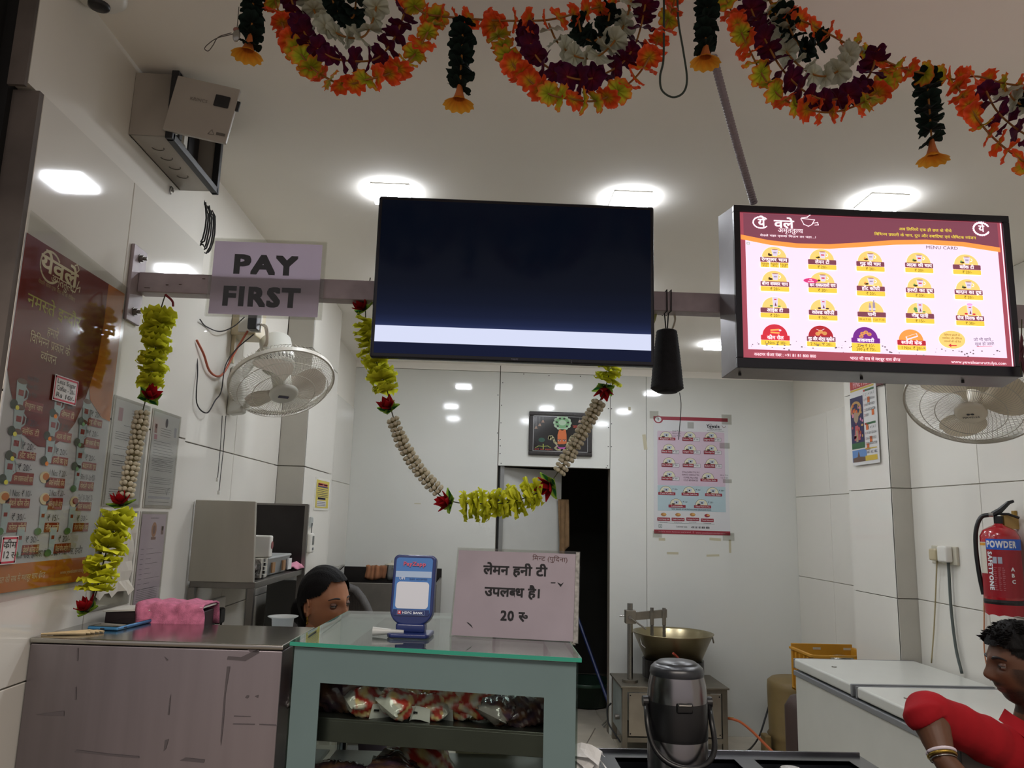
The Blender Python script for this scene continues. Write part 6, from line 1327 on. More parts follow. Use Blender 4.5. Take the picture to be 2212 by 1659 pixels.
# ------------------------------------------------------------------ chest freezer
FX0, FX1, FY0, FY1 = 1.690, 2.345, 2.62, 4.235; FZ = .85
t = thing('chest_freezer', 'white chest freezer with two lids along the side wall', 'freezer', (1.95, 3.4, 0))
FW = mat('freezer_white', 'C4C5BE', .3, noise=.03); GT = mat('freezer_grey_trim', '77797B', .45)
b = MB(); b.box((FX0, FY0, .04), (FX1, FY1, FZ-.072)); b.build('cabinet', FW, t, bevel=.012, seg=3)
b = MB(); b.box((FX0-.006, FY0-.006, FZ-.085), (FX1, FY1+.006, FZ-.058)); b.build('rim_trim', GT, t, bevel=.004)
YM = 3.585
b = MB(); b.box((FX0-.002, YM+.012, FZ-.050), (FX1, FY1+.004, FZ)); l1 = b.build('lid', FW, t, bevel=.010, seg=3)
b = MB(); b.box((FX0-.002, FY0, FZ-.050), (FX1, YM-.045, FZ)); l2 = b.build('lid', FW, t, bevel=.010, seg=3)
b = MB(); b.box((FX0-.004, YM-.004, FZ-.052), (FX1, YM+.014, FZ+.001)); b.box((FX0-.004, FY1-.004, FZ-.05), (FX1, FY1+.008, FZ+.001)); b.build('lid_trim', GT, l1, bevel=.004)
b = MB(); b.box((FX0-.004, YM-.047, FZ-.052), (FX1, YM-.034, FZ+.001)); b.build('lid_trim', GT, l2, bevel=.004)
b = MB(); b.box((FX0+.01, YM-.036, FZ-.06), (FX1, YM-.003, FZ-.02)); b.build('gasket', BLACKM, t)
for px, py, L_ in ((1802, 1441, l1), (1959, 1509, l2)):
    c = at(px, py, z=FZ); b = MB(); b.cyl((c[0], c[1], FZ-.001), (c[0], c[1], FZ+.003), .012, n=20); b.build('lock', STEELD, L_); b = MB(); b.cyl((c[0], c[1], FZ+.003), (c[0], c[1], FZ+.004), .007, n=16); b.build('keyhole', FW, L_)
# steel lid glimpsed in the crate
b = MB(); c = at(1828, 1421, y=4.80); b.lathe([(0, c[2]+.004), (.05, c[2]), (.068, c[2]-.006), (.07, c[2]-.03)], (c[0], 4.86, 0), 24); b.lathe([(.0, cz1-.28), (.06, cz1-.28), (.068, c[2]-.03)], (c[0], 4.86, 0), 24); o = b.build('steel_pot', STEEL, smooth=True); tag(o, 'round steel pot lid showing inside the yellow crate', 'pot')
# ------------------------------------------------------------------ switch plate, plugs and leads on the side wall
t = thing('wall_socket', 'cream switch plate with two plugs on the side wall above the freezer', 'socket', (XR, 3.6, 1.43))
s0, s1 = at(2013, 1178, x=XR-.01), at(2070, 1222, x=XR-.01)
b = MB(); b.box((XR-.016, s1[1], s1[2]), (XR-.001, s0[1], s0[2])); b.build('face_plate', mat('aged_plastic', 'BDB8A6', .4), t, bevel=.004)
for px, py, m_, r in ((2022, 1198, mat('plug_cream', 'B5A98A', .4), .030), (2043, 1197, WHITEP, .040)):
    c = at(px, py, x=XR-.03); b = MB(); b.box((XR-.055, c[1]-r, c[2]-r), (XR-.016, c[1]+r, c[2]+r)); b.build('plug', m_, t, bevel=.009)
wire('cream_lead', 'thin cream lead dropping from the switch plate behind the freezer', [at(*p, x=XR-.02) for p in [(2024, 1212), (2022, 1260), (2018, 1350), (2012, 1432)]], .0035, mat('lead_cream', '9C8E6A', .5))
wire('grey_lead', 'thick grey lead slanting from the switch plate down behind the freezer', [at(*p, x=XR-.02) for p in [(2048, 1212), (2050, 1240), (2055, 1320), (2065, 1400), (2078, 1455)]], .008, GYW)
wire('orange_lead', 'thin orange lead dropping behind the fire extinguisher', [at(*p, x=XR-.01) for p in [(2125, 1240), (2126, 1330), (2126, 1400), (2132, 1440), (2140, 1470)]], .003, mat('orange_lead', 'A8663C', .5))
# ------------------------------------------------------------------ fire extinguisher
ey = 3.03; ex = at(2162, 1230, y=ey)[0]; ezt, ezb = at(2162, 1140, y=ey)[2], at(2165, 1325, y=ey)[2]; er = .078
ex = XR-.085
ey = at(2165, 1230, x=ex)[1]; ezt, ezb = at(2162, 1137, x=ex)[2], at(2165, 1326, x=ex)[2]
t = thing('fire_extinguisher', 'red powder fire extinguisher hung on the side wall', 'extinguisher', (ex, ey, ezb))
RED = mat('extinguisher_red', '9E1722', .22, coat=.6)
b = MB(); b.lathe([(0, ezb+.015), (er-.02, ezb+.012), (er-.004, ezb+.02), (er, ezb+.04), (er, ezt-.045), (er-.012, ezt-.018), (er-.04, ezt-.002), (.02, ezt+.006), (.018, ezt+.012), (0, ezt+.012)], (ex, ey, 0), 48); b.build('cylinder_body', RED, t, smooth=True)
b = MB(); n = 48; 
for i in range(n+1):
    w = 2*math.pi*i/n; sc_ = .006*abs(math.sin(w*5)); b.v += [(ex+(er+.001)*math.cos(w), ey+(er+.001)*math.sin(w), ezb+.045), (ex+(er-.002)*math.cos(w), ey+(er-.002)*math.sin(w), ezb-.004+sc_)]
b.f = [(2*i, 2*i+1, 2*i+3, 2*i+2) for i in range(n)]; b.build('base_skirt', mat('skirt_red', '9A1622', .4), t, smooth=True)
b = MB(); b.lathe([(er+.0015, ezb+.045), (er+.003, ezb+.055), (er+.0015, ezb+.065)], (ex, ey, 0), 40); b.build('strap', BLACK, t)
b = MB(); b.cyl((ex, ey, ezt+.008), (ex, ey, ezt+.045), .018, n=20); b.build('valve', BLACK, t)
# local view axes for the label, facing the camera side
vd = math.atan2(-ey, -ex); 
def ES(a, z, r=er): w = vd-a; return (ex+r*math.cos(w), ey+r*math.sin(w), z)
rt = Vector((math.cos(vd+math.pi/2), math.sin(vd+math.pi/2), 0)); ov = Vector((ex, ey, 0)); fv = Vector((math.cos(vd), math.sin(vd), 0))
if rt.x < 0: pass
lft = Vector((-1, 0, 0)) if False else -rt if (-rt).x < 0 else rt
b = MB(); hc = ov+Vector((0, 0, ezt+.05)); rr_ = -lft
b.tube([hc-rr_*.02, hc+rr_*.01+Vector((0, 0, .02)), hc+rr_*.045+Vector((0, 0, .055)), hc+rr_*.065+Vector((0, 0, .062))], .008, 8, rs=[.014, .013, .009, .006]); b.build('squeeze_handle', BLACK, t)
b = MB(); b.tube([hc-rr_*.01+Vector((0, 0, .005)), hc+rr_*.04+Vector((0, 0, .004)), hc+rr_*.08+Vector((0, 0, -.012))], .006, 8); b.build('carry_handle', BLACK, t)
b = MB(); b.cyl(hc-rr_*.018-fv*-.01, hc-rr_*.035-fv*-.01, .010, n=14); b.build('pressure_gauge', STEEL, t)
b = MB(); hs = [hc-rr_*.03, hc-rr_*.065+Vector((0, 0, -.012)), hc-rr_*.088+Vector((0, 0, -.07)), hc-rr_*.094+Vector((0, 0, -.16)), hc-rr_*.088+Vector((0, 0, -.27)), hc-rr_*.078+Vector((0, 0, -.35))]; b.tube(spline(hs, 6), .0095, 10); b.build('hose', BLACK, t, smooth=True)
def wrap(poly_pts, m, name, l=0):
    b = MB(); b.add([ES(a, z, er+.0008+l*.0004) for a, z in poly_pts], [tuple(range(len(poly_pts)))]); return b
def wrect(a0, a1, z0, z1, m, name, l=0):
    b = MB(); n = 10
    for i in range(n+1): a = a0+(a1-a0)*i/n; b.v += [ES(a, z0, er+.0008+l*.0005), ES(a, z1, er+.0008+l*.0005)]
    b.f = [(2*i, 2*i+2, 2*i+3, 2*i+1) for i in range(n)]; b.build(name, m, t, smooth=True)
zs1 = ezt-.055
wrect(-1.25, 1.35, ezb+.075, zs1-.048, mat('label_red', '8E1420', .3), 'label', 0)
wrect(-1.35, .75, zs1-.046, zs1, mat('label_blue', '1F57B8', .35), 'title_band', 1)
wrect(.76, 1.35, zs1-.15, zs1-.015, mat('label_cream', 'C9C3B4', .4), 'inspection_tag', 1); wrect(.78, 1.33, zs1-.03, zs1-.018, mat('label_orange', 'C98A2A', .4), 'inspection_tag', 2)
def wtext(s, a, z, h, m, off=.02, fit=None, vert=False, name='lettering'):
    V, F, w = shape(s, off); k = h/.66; kx = (fit/w) if fit else k; b = MB()
    for x, y, z_ in V:
        if vert: uu, vv = y*k, -(x*kx)   # reads downwards
        else: uu, vv = x*kx, y*k
        b.v.append(ES(a-uu/er, z+vv, er+.0022+z_))
    b.f = F; o = b.build(name, m, t); o['kind'] = 'stuff'
WI = mat('label_white', 'D8D8DA', .4)
wtext('POWDER', .70, zs1-.036, .026, WI, .05, fit=.118)
wtext('SAFETYONE', .66, zs1-.055, .016, WI, .05, fit=.165, vert=True)
for k, s_ in enumerate('ABC'): wtext(s_, -.42, zs1-.135-.026*k, .014, WI, .05)
for a, z in ((.42, zs1-.105), (.17, zs1-.105)): wrect(a-.20, a, z, z+.028, mat('pictogram', '9FA6B4', .4), 'pictogram', 2)
b = MB(); r = random.Random(2)
for k in range(12):
    for j in range(3):
        a = .40-.20*j; z = zs1-.125-.0085*k; q_ = [ES(a, z, er+.0018), ES(a-.15*r.uniform(.5, 1), z, er+.0018)]; b.add([q_[0], q_[1], (q_[1][0], q_[1][1], z+.003), (q_[0][0], q_[0][1], z+.003)], [(0, 1, 2, 3)])
o = b.build('fine_print', mat('fine_pink', 'B06A70', .5), t); o['kind'] = 'stuff'
b = MB(); b.box((ex+.02, ey-.012, ezt-.01), (XR, ey+.012, ezt+.05)); b.build('wall_hook', mat('hook_tan', 'A2854A', .5), t)
c = at(2192, 1118, x=XR-.005); b = MB(); b.box((XR-.012, c[1]-.012, c[2]-.035), (XR-.001, c[1]+.012, c[2]+.03)); o = b.build('brass_plate', mat('brass_tag', 'A8853E', .4, .4), bevel=.002); tag(o, 'small brass coloured strip on the wall above the extinguisher', 'strip')
# ------------------------------------------------------------------ service counter with wells, airpot, bills
SZ = .85; t = thing('service_counter', 'dark steel service counter with open wells below the lit menu', 'counter', (1.0, 2.2, 0))
x0, x1, y0, y1 = .28, 1.19, 1.75, 2.50
SC_ = mat('wet_steel', '6F7175', .25, 1, noise=.3, nscale=4)
wells = [(.42, 1.88, .78, 2.44), (.84, 1.88, 1.13, 2.44)]
b = MB(); xs = [x0, .42, .78, .84, 1.13, x1]
for a, c_ in zip(xs, xs[1:]):
    if (a, c_) in ((.42, .78), (.84, 1.13)): b.box((a, y0, SZ-.012), (c_, 1.88, SZ)); b.box((a, 2.44, SZ-.012), (c_, y1, SZ))
    else: b.box((a, y0, SZ-.012), (c_, y1, SZ))
b.build('worktop', SC_, t)
b = MB(); b.box((x0, y1-.006, SZ-.05), (x1, y1, SZ+.010)); b.build('back_lip', SC_, t, bevel=.002)
for (a, c_, d_, e_) in wells:
    b = MB(); dz = .10 if a < .5 else .06; b.box((a, c_, SZ-dz-.004), (d_, e_, SZ-dz)); b.box((a-.003, c_, SZ-dz), (a, e_, SZ-.001)); b.box((d_, c_, SZ-dz), (d_+.003, e_, SZ-.001)); b.box((a, c_-.003, SZ-dz), (d_, c_, SZ-.001)); b.box((a, e_, SZ-dz), (d_, e_+.003, SZ-.001)); b.build('well', mat('well_steel', '55585E', .3, 1, noise=.3), t)
b = MB(); b.box((x0+.01, y0+.01, 0), (x1-.01, y0+.03, SZ-.012)); b.box((x0+.01, y1-.03, 0), (x1-.01, y1-.01, SZ-.012)); b.box((x0+.01, y0+.03, 0), (x0+.03, y1-.03, SZ-.012)); b.build('carcass', STEELD, t)
for k, (px, py) in enumerate(((1624, 1656), (1680, 1659), (1735, 1668))):
    c = at(px, py+6, z=SZ-.03); b = MB(); b.lathe([(0, 0), (.022, 0), (.030, .055), (.032, .060), (.029, .060), (.020, .006), (0, .006)], (min(max(c[0], .92), 1.13), 2.36, SZ-.059), 24)
    if k == 2: continue
    o = b.build('tea_glass', mat('white_paper_cup', 'C9C9C6', .5), smooth=True); tag(o, ['white paper cup in the service counter well nearest the airpot', 'white paper cup in the service counter well farther from the airpot'][k], 'cup', 'paper cups in the counter well')
ax_, ay_ = at(1463, 1560, y=2.2)[0], 2.2; azt = at(1463, 1428, y=2.2)[2]+.0
t = thing('airpot', 'stainless steel and black pump airpot on the service counter', 'flask', (ax_, ay_, SZ-.10))
ZB_ = SZ-.10; Ha = azt-ZB_; R_a = .0805
AS = mat('airpot_steel', '8B898B', .25, 1, noise=.08, nscale=8, stretch=(1, 1, .2))
b = MB(); b.lathe([(0, ZB_), (R_a-.002, ZB_), (R_a, ZB_+.01), (R_a, azt-.19), (R_a-.001, azt-.185)], (ax_, ay_, 0), 56); b.build('body', AS, t, smooth=True, bevel=0)
b = MB(); b.lathe([(R_a, azt-.195), (R_a+.0005, azt-.19), (R_a+.0012, azt-.185), (R_a+.0012, azt-.105), (R_a+.0003, azt-.10)], (ax_, ay_, 0), 56); b.build('black_band', BLACK, t, smooth=True)
b = MB(); b.lathe([(R_a+.0005, azt-.106), (R_a, azt-.09), (R_a-.003, azt-.06), (R_a-.009, azt-.035)], (ax_, ay_, 0), 56); b.build('shoulder', AS, t, smooth=True)
b = MB(); b.lathe([(R_a-.009, azt-.036), (R_a-.007, azt-.030), (R_a-.010, azt-.016), (R_a-.020, azt-.006), (R_a-.024, azt-.009), (R_a-.025, azt-.004), (R_a-.030, azt), (0, azt+.002)], (ax_, ay_, 0), 56); b.build('lid', mat('airpot_lid', '26282C', .3), t, smooth=True)
b = MB(); b.box((ax_-.022, ay_-R_a-.006, azt-.118), (ax_+.022, ay_-R_a+.02, azt-.092)); b.build('lid_latch', BLACK, t, bevel=.005)
b = MB(); b.box((ax_-.018, ay_-R_a-.009, azt-.100), (ax_+.018, ay_-R_a+.01, azt-.095)); b.build('latch_lip', STEELD, t, bevel=.002)
hp = []
for k in range(25):
    w = math.pi*(k/24); hp.append((ax_-(R_a+.006+.016*math.sin(w))*math.cos(w)*1.0, ay_-.005-.105*math.sin(w)**.8, azt-.105-.135*math.sin(w)**.55-.008*k/24))
b = MB(); b.tube(hp, .0075, 8); b.build('carry_handle', BLACK, t, smooth=True)
for s_ in (-1, 1): b = MB(); b.cyl((ax_+s_*R_a, ay_, azt-.105), (ax_+s_*(R_a+.014), ay_, azt-.105), .014, n=16); b.build('handle_pivot', BLACK, t)
# bill spike with papers
bcn = at(1262, 1640, y=2.05); t = thing('bill_spike', 'wad of white bills on a wire spike beside the display case', 'bill spike', (bcn[0], 2.05, SZ))
b = MB(); top = at(1286, 1573, y=2.05); b.cyl((bcn[0], 2.05, SZ), (bcn[0], 2.05, SZ+.01), .04, n=24); b.tube([(bcn[0], 2.05, SZ), (bcn[0]+.004, 2.05, top[2]-.04), top], .0014, 6); b.build('spike', STEELD, t)
ztp = at(1262, 1608, y=2.05)[2]; r = random.Random(8)
for k in range(9):
    b = MB(); n = 7; sx = .036+.006*r.random(); z0 = SZ+.012+(ztp-SZ-.012)*k/8; a = r.uniform(0, 3)
    for i in range(n+1):
        for j in range(n+1):
            u, v_ = -1+2*i/n, -1+2*j/n; x, y = u*sx, v_*sx*1.15; b.v.append((bcn[0]+x*math.cos(a)-y*math.sin(a), 2.05+x*math.sin(a)+y*math.cos(a), z0-.022*(u*u+v_*v_)*.8+.006*math.sin(u*5+k)+r.uniform(-.0025, .0025)))
    b.f = [(i*(n+1)+j, (i+1)*(n+1)+j, (i+1)*(n+1)+j+1, i*(n+1)+j+1) for i in range(n) for j in range(n)]; b.build('bill', PAPER, t)
# ------------------------------------------------------------------ cloth flower garlands
PET = {}
def petal_mat(name, rough=.75): return mat(name, 'FFFFFF', rough, attr='Col', translucent=.35, spec=.15)
def disc_mesh(kind, seed):
    """crinkled scalloped cloth flower, radius 1, axis +z, colour from the heart outwards"""
    r = random.Random(seed); n = 40; lob = {'orange': 9, 'maroon': 7, 'cream': 8, 'green': 8, 'bell': 11}[kind]
    C = {'orange': [('8A7A20', 0), ('B98B1E', .25), ('D0521C', .55), ('D8481F', .8), ('E2603A', 1)], 'lime': [('7E8A1E', 0), ('A9AE2A', .5), ('C4A52C', .75), ('DC5A30', 1)],
         'maroon': [('6A1620', 0), ('521228', .4), ('44102E', .8), ('4C1838', 1)], 'cream': [('9A9470', 0), ('A8A894', .5), ('B4B6A4', 1)], 'green': [('141A12', 0), ('0F1A14', .5), ('182620', 1)], 'bell': [('A84A1C', 0), ('C8701E', .4), ('DA9228', .8), ('DFA33A', 1)]}
    ramp = C['lime' if kind == 'orange' and seed % 3 == 2 else kind]
    def col(t):
        for (a, ta), (b, tb) in zip(ramp, ramp[1:]):
            if t <= tb: k = (t-ta)/(tb-ta); A, B = lin(a), lin(b); return tuple(A[i]*(1-k)+B[i]*k for i in range(3))+(1,)
        return lin(ramp[-1][0])
    b = MB(); cols = []; ph = r.uniform(0, 6); bend = r.uniform(-.5, .5); bd = r.uniform(0, 6)
    rings = [.06, .3, .55, .78, 1.0]
    for i, t in enumerate(rings):
        for j in range(n):
            w = 2*math.pi*j/n; lobe = abs(math.sin(w*lob/2+ph)); R = t*(1-(.30 if kind != 'cream' else .15)*(1-lobe**.5)*t**3)*(1+(r.uniform(-.05, .05) if i == 4 else 0))
            z = .10*t*math.sin(w*lob+ph)+.16*t*t*math.sin(w*2+ph*2)+bend*t*t*math.cos(w-bd)*.5
            if kind == 'bell': z = 1.0*(t**.8)+.06*t*math.sin(w*lob); R = (.25+.9*t**1.6)*(1+.06*math.sin(w*lob))
            b.v.append((R*math.cos(w), R*math.sin(w), z)); c = col(min(1, t*(1+r.uniform(-.12, .12)))); k = 1+r.uniform(-.10, .10); cols.append((c[0]*k, c[1]*k, c[2]*k, 1))
    m = len(rings)
    b.f = [(i*n+j, i*n+(j+1) % n, (i+1)*n+(j+1) % n, (i+1)*n+j) for i in range(m-1) for j in range(n)]
    return b, cols
def get_mesh(kind, seed, maker, mname):
    k = (kind, seed)
    if k not in PET:
        b, cols = maker(kind, seed); me = bpy.data.meshes.new(mname); me.from_pydata(b.v, [], b.f); me.materials.append(petal_mat('cloth_petals'))
        at_ = me.color_attributes.new('Col', 'FLOAT_COLOR', 'POINT'); at_.data.foreach_set('color', np.array(cols, dtype=np.float32).ravel()); me.shade_smooth(); PET[k] = me
    return PET[k]
def put(name, me, parent, pos, axis, size, spin=0):
    o = bpy.data.objects.new(name, me); COL.objects.link(o); o.parent = parent
    M = Matrix.Translation(Vector([float(v) for v in pos])) @ frame_of(Vector(axis), spin) @ Matrix.Scale(size, 4); M = wmat(parent).inverted() @ M
    o.matrix_basis = M; return o
STRAW = mat('straw_tube', '9A6422', .6, translucent=.2)
GY = 1.42
def strand(parent, pxs, kind, step, size, jit=.5, straw=True):
    P = spline([at(*p, y=GY+RND.uniform(-.012, .012)) for p in pxs], 8)
    if straw:
        b = MB(); b.tube(P, .0021, 6); b.build('straw_string', STRAW, parent)
    for p, t in along(P, step, step*.5):
        ax = Vector(t)+Vector((RND.uniform(-jit, jit), RND.uniform(-jit, jit), RND.uniform(-jit, jit)))
        s_ = size*RND.uniform(.85, 1.15)
        if RND.random() < .25: ax += Vector((0, -1.2, .3))
        put('flower', get_mesh(kind, RND.randrange(6), disc_mesh, 'flower_'+kind), parent, p, ax, s_, RND.uniform(0, 6))
med = [
 ('coloured cloth flower medallion nearest the dome camera', [(870, -15), (912, 26), (960, 36), (1062, 44)],
  [(585, -30), (600, 20), (617, 68), (645, 110), (675, 147), (709, 170), (745, 184), (790, 173), (845, 157), (895, 119), (925, 68), (945, 35)],
  [(625, -15), (645, 45), (672, 92), (712, 122), (760, 132), (810, 128), (842, 98), (862, 60), (880, 10)], [(668, -10), (690, 45), (741, 78), (785, 79), (805, 45), (815, 5)], [(715, -5), (735, 30), (762, 38), (770, -5)]),
 ('coloured cloth flower medallion above the television', [(1062, 44), (1130, 45), (1190, 42), (1255, 26), (1330, 4), (1400, -15)],
  [(1062, 46), (1085, 95), (1112, 145), (1150, 180), (1190, 205), (1240, 215), (1285, 218), (1330, 200), (1375, 165), (1405, 120), (1430, 70), (1452, 20), (1460, -20)],
  [(1130, 45), (1142, 85), (1165, 130), (1210, 160), (1260, 172), (1305, 160), (1345, 135), (1370, 100), (1385, 55), (1395, 5)], [(1185, 50), (1205, 92), (1245, 122), (1285, 124), (1320, 98), (1350, 50), (1365, -5)], [(1248, 35), (1258, 75), (1285, 88), (1310, 60), (1318, 20)]),
 ('coloured cloth flower medallion above the lit menu board', [(1640, -15), (1700, 28), (1770, 62), (1830, 95), (1890, 122), (1960, 150), (2060, 172)],
  [(1555, -30), (1585, 35), (1620, 110), (1655, 175), (1690, 212), (1730, 232), (1790, 243), (1850, 228), (1895, 200), (1930, 155), (1950, 128)],
  [(1610, -15), (1635, 50), (1660, 100), (1690, 150), (1735, 195), (1780, 215), (1825, 208), (1865, 180), (1888, 140), (1885, 110)], [(1655, -15), (1685, 55), (1692, 100), (1730, 145), (1775, 165), (1815, 150), (1835, 115), (1860, 88)], [(1690, 20), (1710, 70), (1735, 105), (1765, 95), (1790, 78)]),
 ('partly cut off cloth flower medallion beyond the menu board', [(2060, 172), (2110, 165), (2160, 178), (2230, 190)],
  [(2062, 176), (2090, 225), (2125, 275), (2165, 315), (2215, 350), (2240, 355)], [(2125, 185), (2150, 235), (2185, 270), (2230, 300)], [(2170, 185), (2190, 215), (2225, 240)], [(2205, 190), (2230, 225)])]
for n_, (lab, top, oc, mc, cc, gc) in enumerate(med):
    c = at(*oc[len(oc)//2], y=GY); t = thing('flower_medallion', lab, 'garland', c)
    strand(t, top, 'orange', .031, .025, .35); strand(t, oc, 'orange', .0245, .0270, .5); strand(t, mc, 'maroon', .0265, .0285, .5); strand(t, cc, 'cream', .025, .0265, .5); strand(t, gc, 'green', .020, .0265, .6)
pend = [('short dark green tassel with orange bell flower beside the dome camera', [(548, -20), (545, 45), (537, 100)], 15), ('dark green tassel with orange bell flower over the television edge', [(1000, 48), (998, 110), (992, 205)], 14),
        ('dark green tassel with orange bell flower where the conduit begins', [(1527, -30), (1526, 40), (1524, 115)], 15), ('dark green tassel with orange bell flower over the far corner of the menu board', [(2002, 165), (2008, 240), (2014, 325)], 15)]
for lab, pxs, _n in pend:
    P = spline([at(*p, y=GY) for p in pxs], 8); t = thing('flower_tassel', lab, 'tassel', P[-1])
    b = MB(); b.tube(P, .0021, 6); b.build('straw_string', STRAW, t)
    for p, tt in along(P, .0225, .006): put('leaf_flower', get_mesh('green', RND.randrange(6), disc_mesh, 'flower_green'), t, p, Vector(tt)+Vector((RND.uniform(-.35, .35), RND.uniform(-.7, .1), 0)), .0275*RND.uniform(.9, 1.1), RND.uniform(0, 6))
    d = (P[-1]-P[-3]).normalized(); put('bell_flower', get_mesh('bell', 2, disc_mesh, 'flower_bell'), t, P[-1]-d*.004, d, .0265, 0)
    b = MB(); b.lathe([(.004, -.02), (.008, .0), (.012, .012)], n=12, M=Matrix.Translation(P[-1]-d*.004) @ frame_of(d)); b.build('bell_throat', mat('bell_throat', 'B0602A', .6), t)
# loop of green cord, small keyring charm with thread
wire('cord_loop', 'loop of dark green cord hanging before the ceiling by the television corner', [at(*p, y=1.40) for p in [(1434, -10), (1434, 60), (1433, 130), (1426, 165), (1430, 195), (1453, 210), (1476, 200), (1484, 170), (1476, 110), (1466, 50), (1463, -10)]], .0022, mat('green_cord', '28332A', .7), 'cord')
wire('charm_thread', 'thin dark thread with an open end loop beside the first tassel', [at(*p, y=1.4) for p in [(516, 15), (512, 60), (506, 72), (470, 82), (450, 95), (442, 105), (450, 110), (460, 98), (472, 80), (500, 71)]], .0009, mat('thin_thread', '4A443C', .7), 'thread')
c = at(511, 76, y=1.4); t = thing('thread_charm', 'small silver and rust charm on the thread beside the first tassel', 'charm', c)
b = MB(); b.sphere(c, (.0075, .004, .015), 14); b.build('capsule', mat('charm_silver', '8B8A84', .25, .8), t, smooth=True)
b = MB(); b.sphere(np.array(c)+[-.002, 0, .012], (.006, .004, .005), 12); b.build('cap', mat('charm_rust', '7A4A3E', .4), t, smooth=True)
# --- long marriage-style garlands on the beam: yellow whorls, white beads, red flowers
def whorl(kind, seed):
    r = random.Random(seed+50); b = MB(); cols = []
    if kind == 'yellow':
        n = 5; base, tip = np.array(lin('A8A41C')[:3]), np.array(lin('DDE040')[:3])
        for k in range(n):
            w0 = 2*math.pi*k/n+r.uniform(-.2, .2); L = r.uniform(.75, 1.05); W = r.uniform(.62, .8); dr = r.uniform(-.45, .35); k0 = len(b.v); nu, nv = 5, 6
            for i in range(nu+1):
                for j in range(nv+1):
                    u, v = i/nu, -1+2*j/nv; wd = W*math.sin(math.pi*min(.95, .12+.7*u))*v; rad = .08+u*L
                    z = .35*u+(dr-.2)*u*u+.16*math.sin(v*7+seed+k)*u+r.uniform(-.03, .03)
                    x, y = rad, wd; b.v.append((x*math.cos(w0)-y*math.sin(w0), x*math.sin(w0)+y*math.cos(w0), z)); c = base*(1-u)+tip*u; cols.append(tuple(c*(1+.25*abs(v)*u))+(1,))
            b.f += [(k0+i*(nv+1)+j, k0+(i+1)*(nv+1)+j, k0+(i+1)*(nv+1)+j+1, k0+i*(nv+1)+j+1) for i in range(nu) for j in range(nv)]
    elif kind == 'white':
        n = 7; cc = np.array(lin('D0C9B2')[:3])
        for k in range(n):
            w0 = 2*math.pi*k/n; k0 = len(b.v); M = Matrix.Rotation(w0, 4, 'Z') @ Matrix.Translation((.66, 0, .1)) @ Matrix.Rotation(-.5, 4, 'Y')
            b.sphere((0, 0, 0), (.33, .29, .27), 8, M)
            for _ in range(len(b.v)-k0): cols.append(tuple(cc*r.uniform(.82, 1.15))+(1,))
        k0 = len(b.v); b.sphere((0, 0, 0), (.4, .4, .3), 8); cols += [tuple(np.array(lin('9A8F68')[:3]))+(1,)]*(len(b.v)-k0)
    return b, cols
def petal(L, W, curl, ca, cb, seed, edge=None):
    b = MB(); cols = []; nu, nv = 7, 6; r = random.Random(seed); ca, cb = np.array(lin(ca)[:3]), np.array(lin(cb)[:3])
    for i in range(nu+1):
        for j in range(nv+1):
            u, v = i/nu, -1+2*j/nv; wd = W*math.sin(math.pi*min(1, .08+.92*u)**.8)*v; x = L*u
            z = curl*(u*u)*L+.25*W*v*v; b.v.append((x, wd, z)); c = ca*(1-u)+cb*u
            if edge and abs(v) > .6: c = np.array(lin(edge)[:3])
            cols.append(tuple(c)+(1,))
    b.f = [(i*(nv+1)+j, (i+1)*(nv+1)+j, (i+1)*(nv+1)+j+1, i*(nv+1)+j+1) for i in range(nu) for j in range(nv)]
    return b, cols
def red_flower(parent, pos, axis, s=.03, flip=1):
    M0 = Matrix.Translation(Vector(pos)) @ frame_of(Vector(axis)*flip)
    o = bpy.data.objects.new('red_flower', None); COL.objects.link(o); o.parent = parent; o.matrix_basis = wmat(parent).inverted() @ M0; o.empty_display_size = .01
    b = MB(); b.sphere((0, 0, .002), (.006, .006, .008), 10); hb = b.build('flower_heart', mat('heart_dark', '2A1210', .6), None, smooth=True); hb.parent = o
    for k in range(8):
        me_k = ('redpetal', k % 2)
        if me_k not in PET:
            bb, cols = petal(1, .34, .35, '5E0C12', 'A3141C', k); me = bpy.data.meshes.new('red_petal'); me.from_pydata(bb.v, [], bb.f); me.materials.append(petal_mat('cloth_petals')); a_ = me.color_attributes.new('Col', 'FLOAT_COLOR', 'POINT'); a_.data.foreach_set('color', np.array(cols, dtype=np.float32).ravel()); me.shade_smooth(); PET[me_k] = me
        p = bpy.data.objects.new('petal', PET[me_k]); COL.objects.link(p); p.parent = o
        p.matrix_basis = Matrix.Rotation(2*math.pi*k/8+RND.uniform(-.15, .15), 4, 'Z') @ Matrix.Rotation(-math.radians(22+26*(k % 2)), 4, 'Y') @ Matrix.Scale(s*RND.uniform(.9, 1.1), 4)
    for k in range(4):
        if ('leaf', 0) not in PET:
            bb, cols = petal(1, .42, .15, '14401C', '1E5A28', 3, '8FB040'); me = bpy.data.meshes.new('green_leaf'); me.from_pydata(bb.v, [], bb.f); me.materials.append(petal_mat('cloth_petals')); a_ = me.color_attributes.new('Col', 'FLOAT_COLOR', 'POINT'); a_.data.foreach_set('color', np.array(cols, dtype=np.float32).ravel()); me.shade_smooth(); PET[('leaf', 0)] = me
        p = bpy.data.objects.new('leaf', PET[('leaf', 0)]); COL.objects.link(p); p.parent = o
        p.matrix_basis = Matrix.Translation((0, 0, -.006)) @ Matrix.Rotation(math.pi/2*k+.4+RND.uniform(-.3, .3), 4, 'Z') @ Matrix.Rotation(-math.radians(8), 4, 'Y') @ Matrix.Scale(s*1.05, 4)
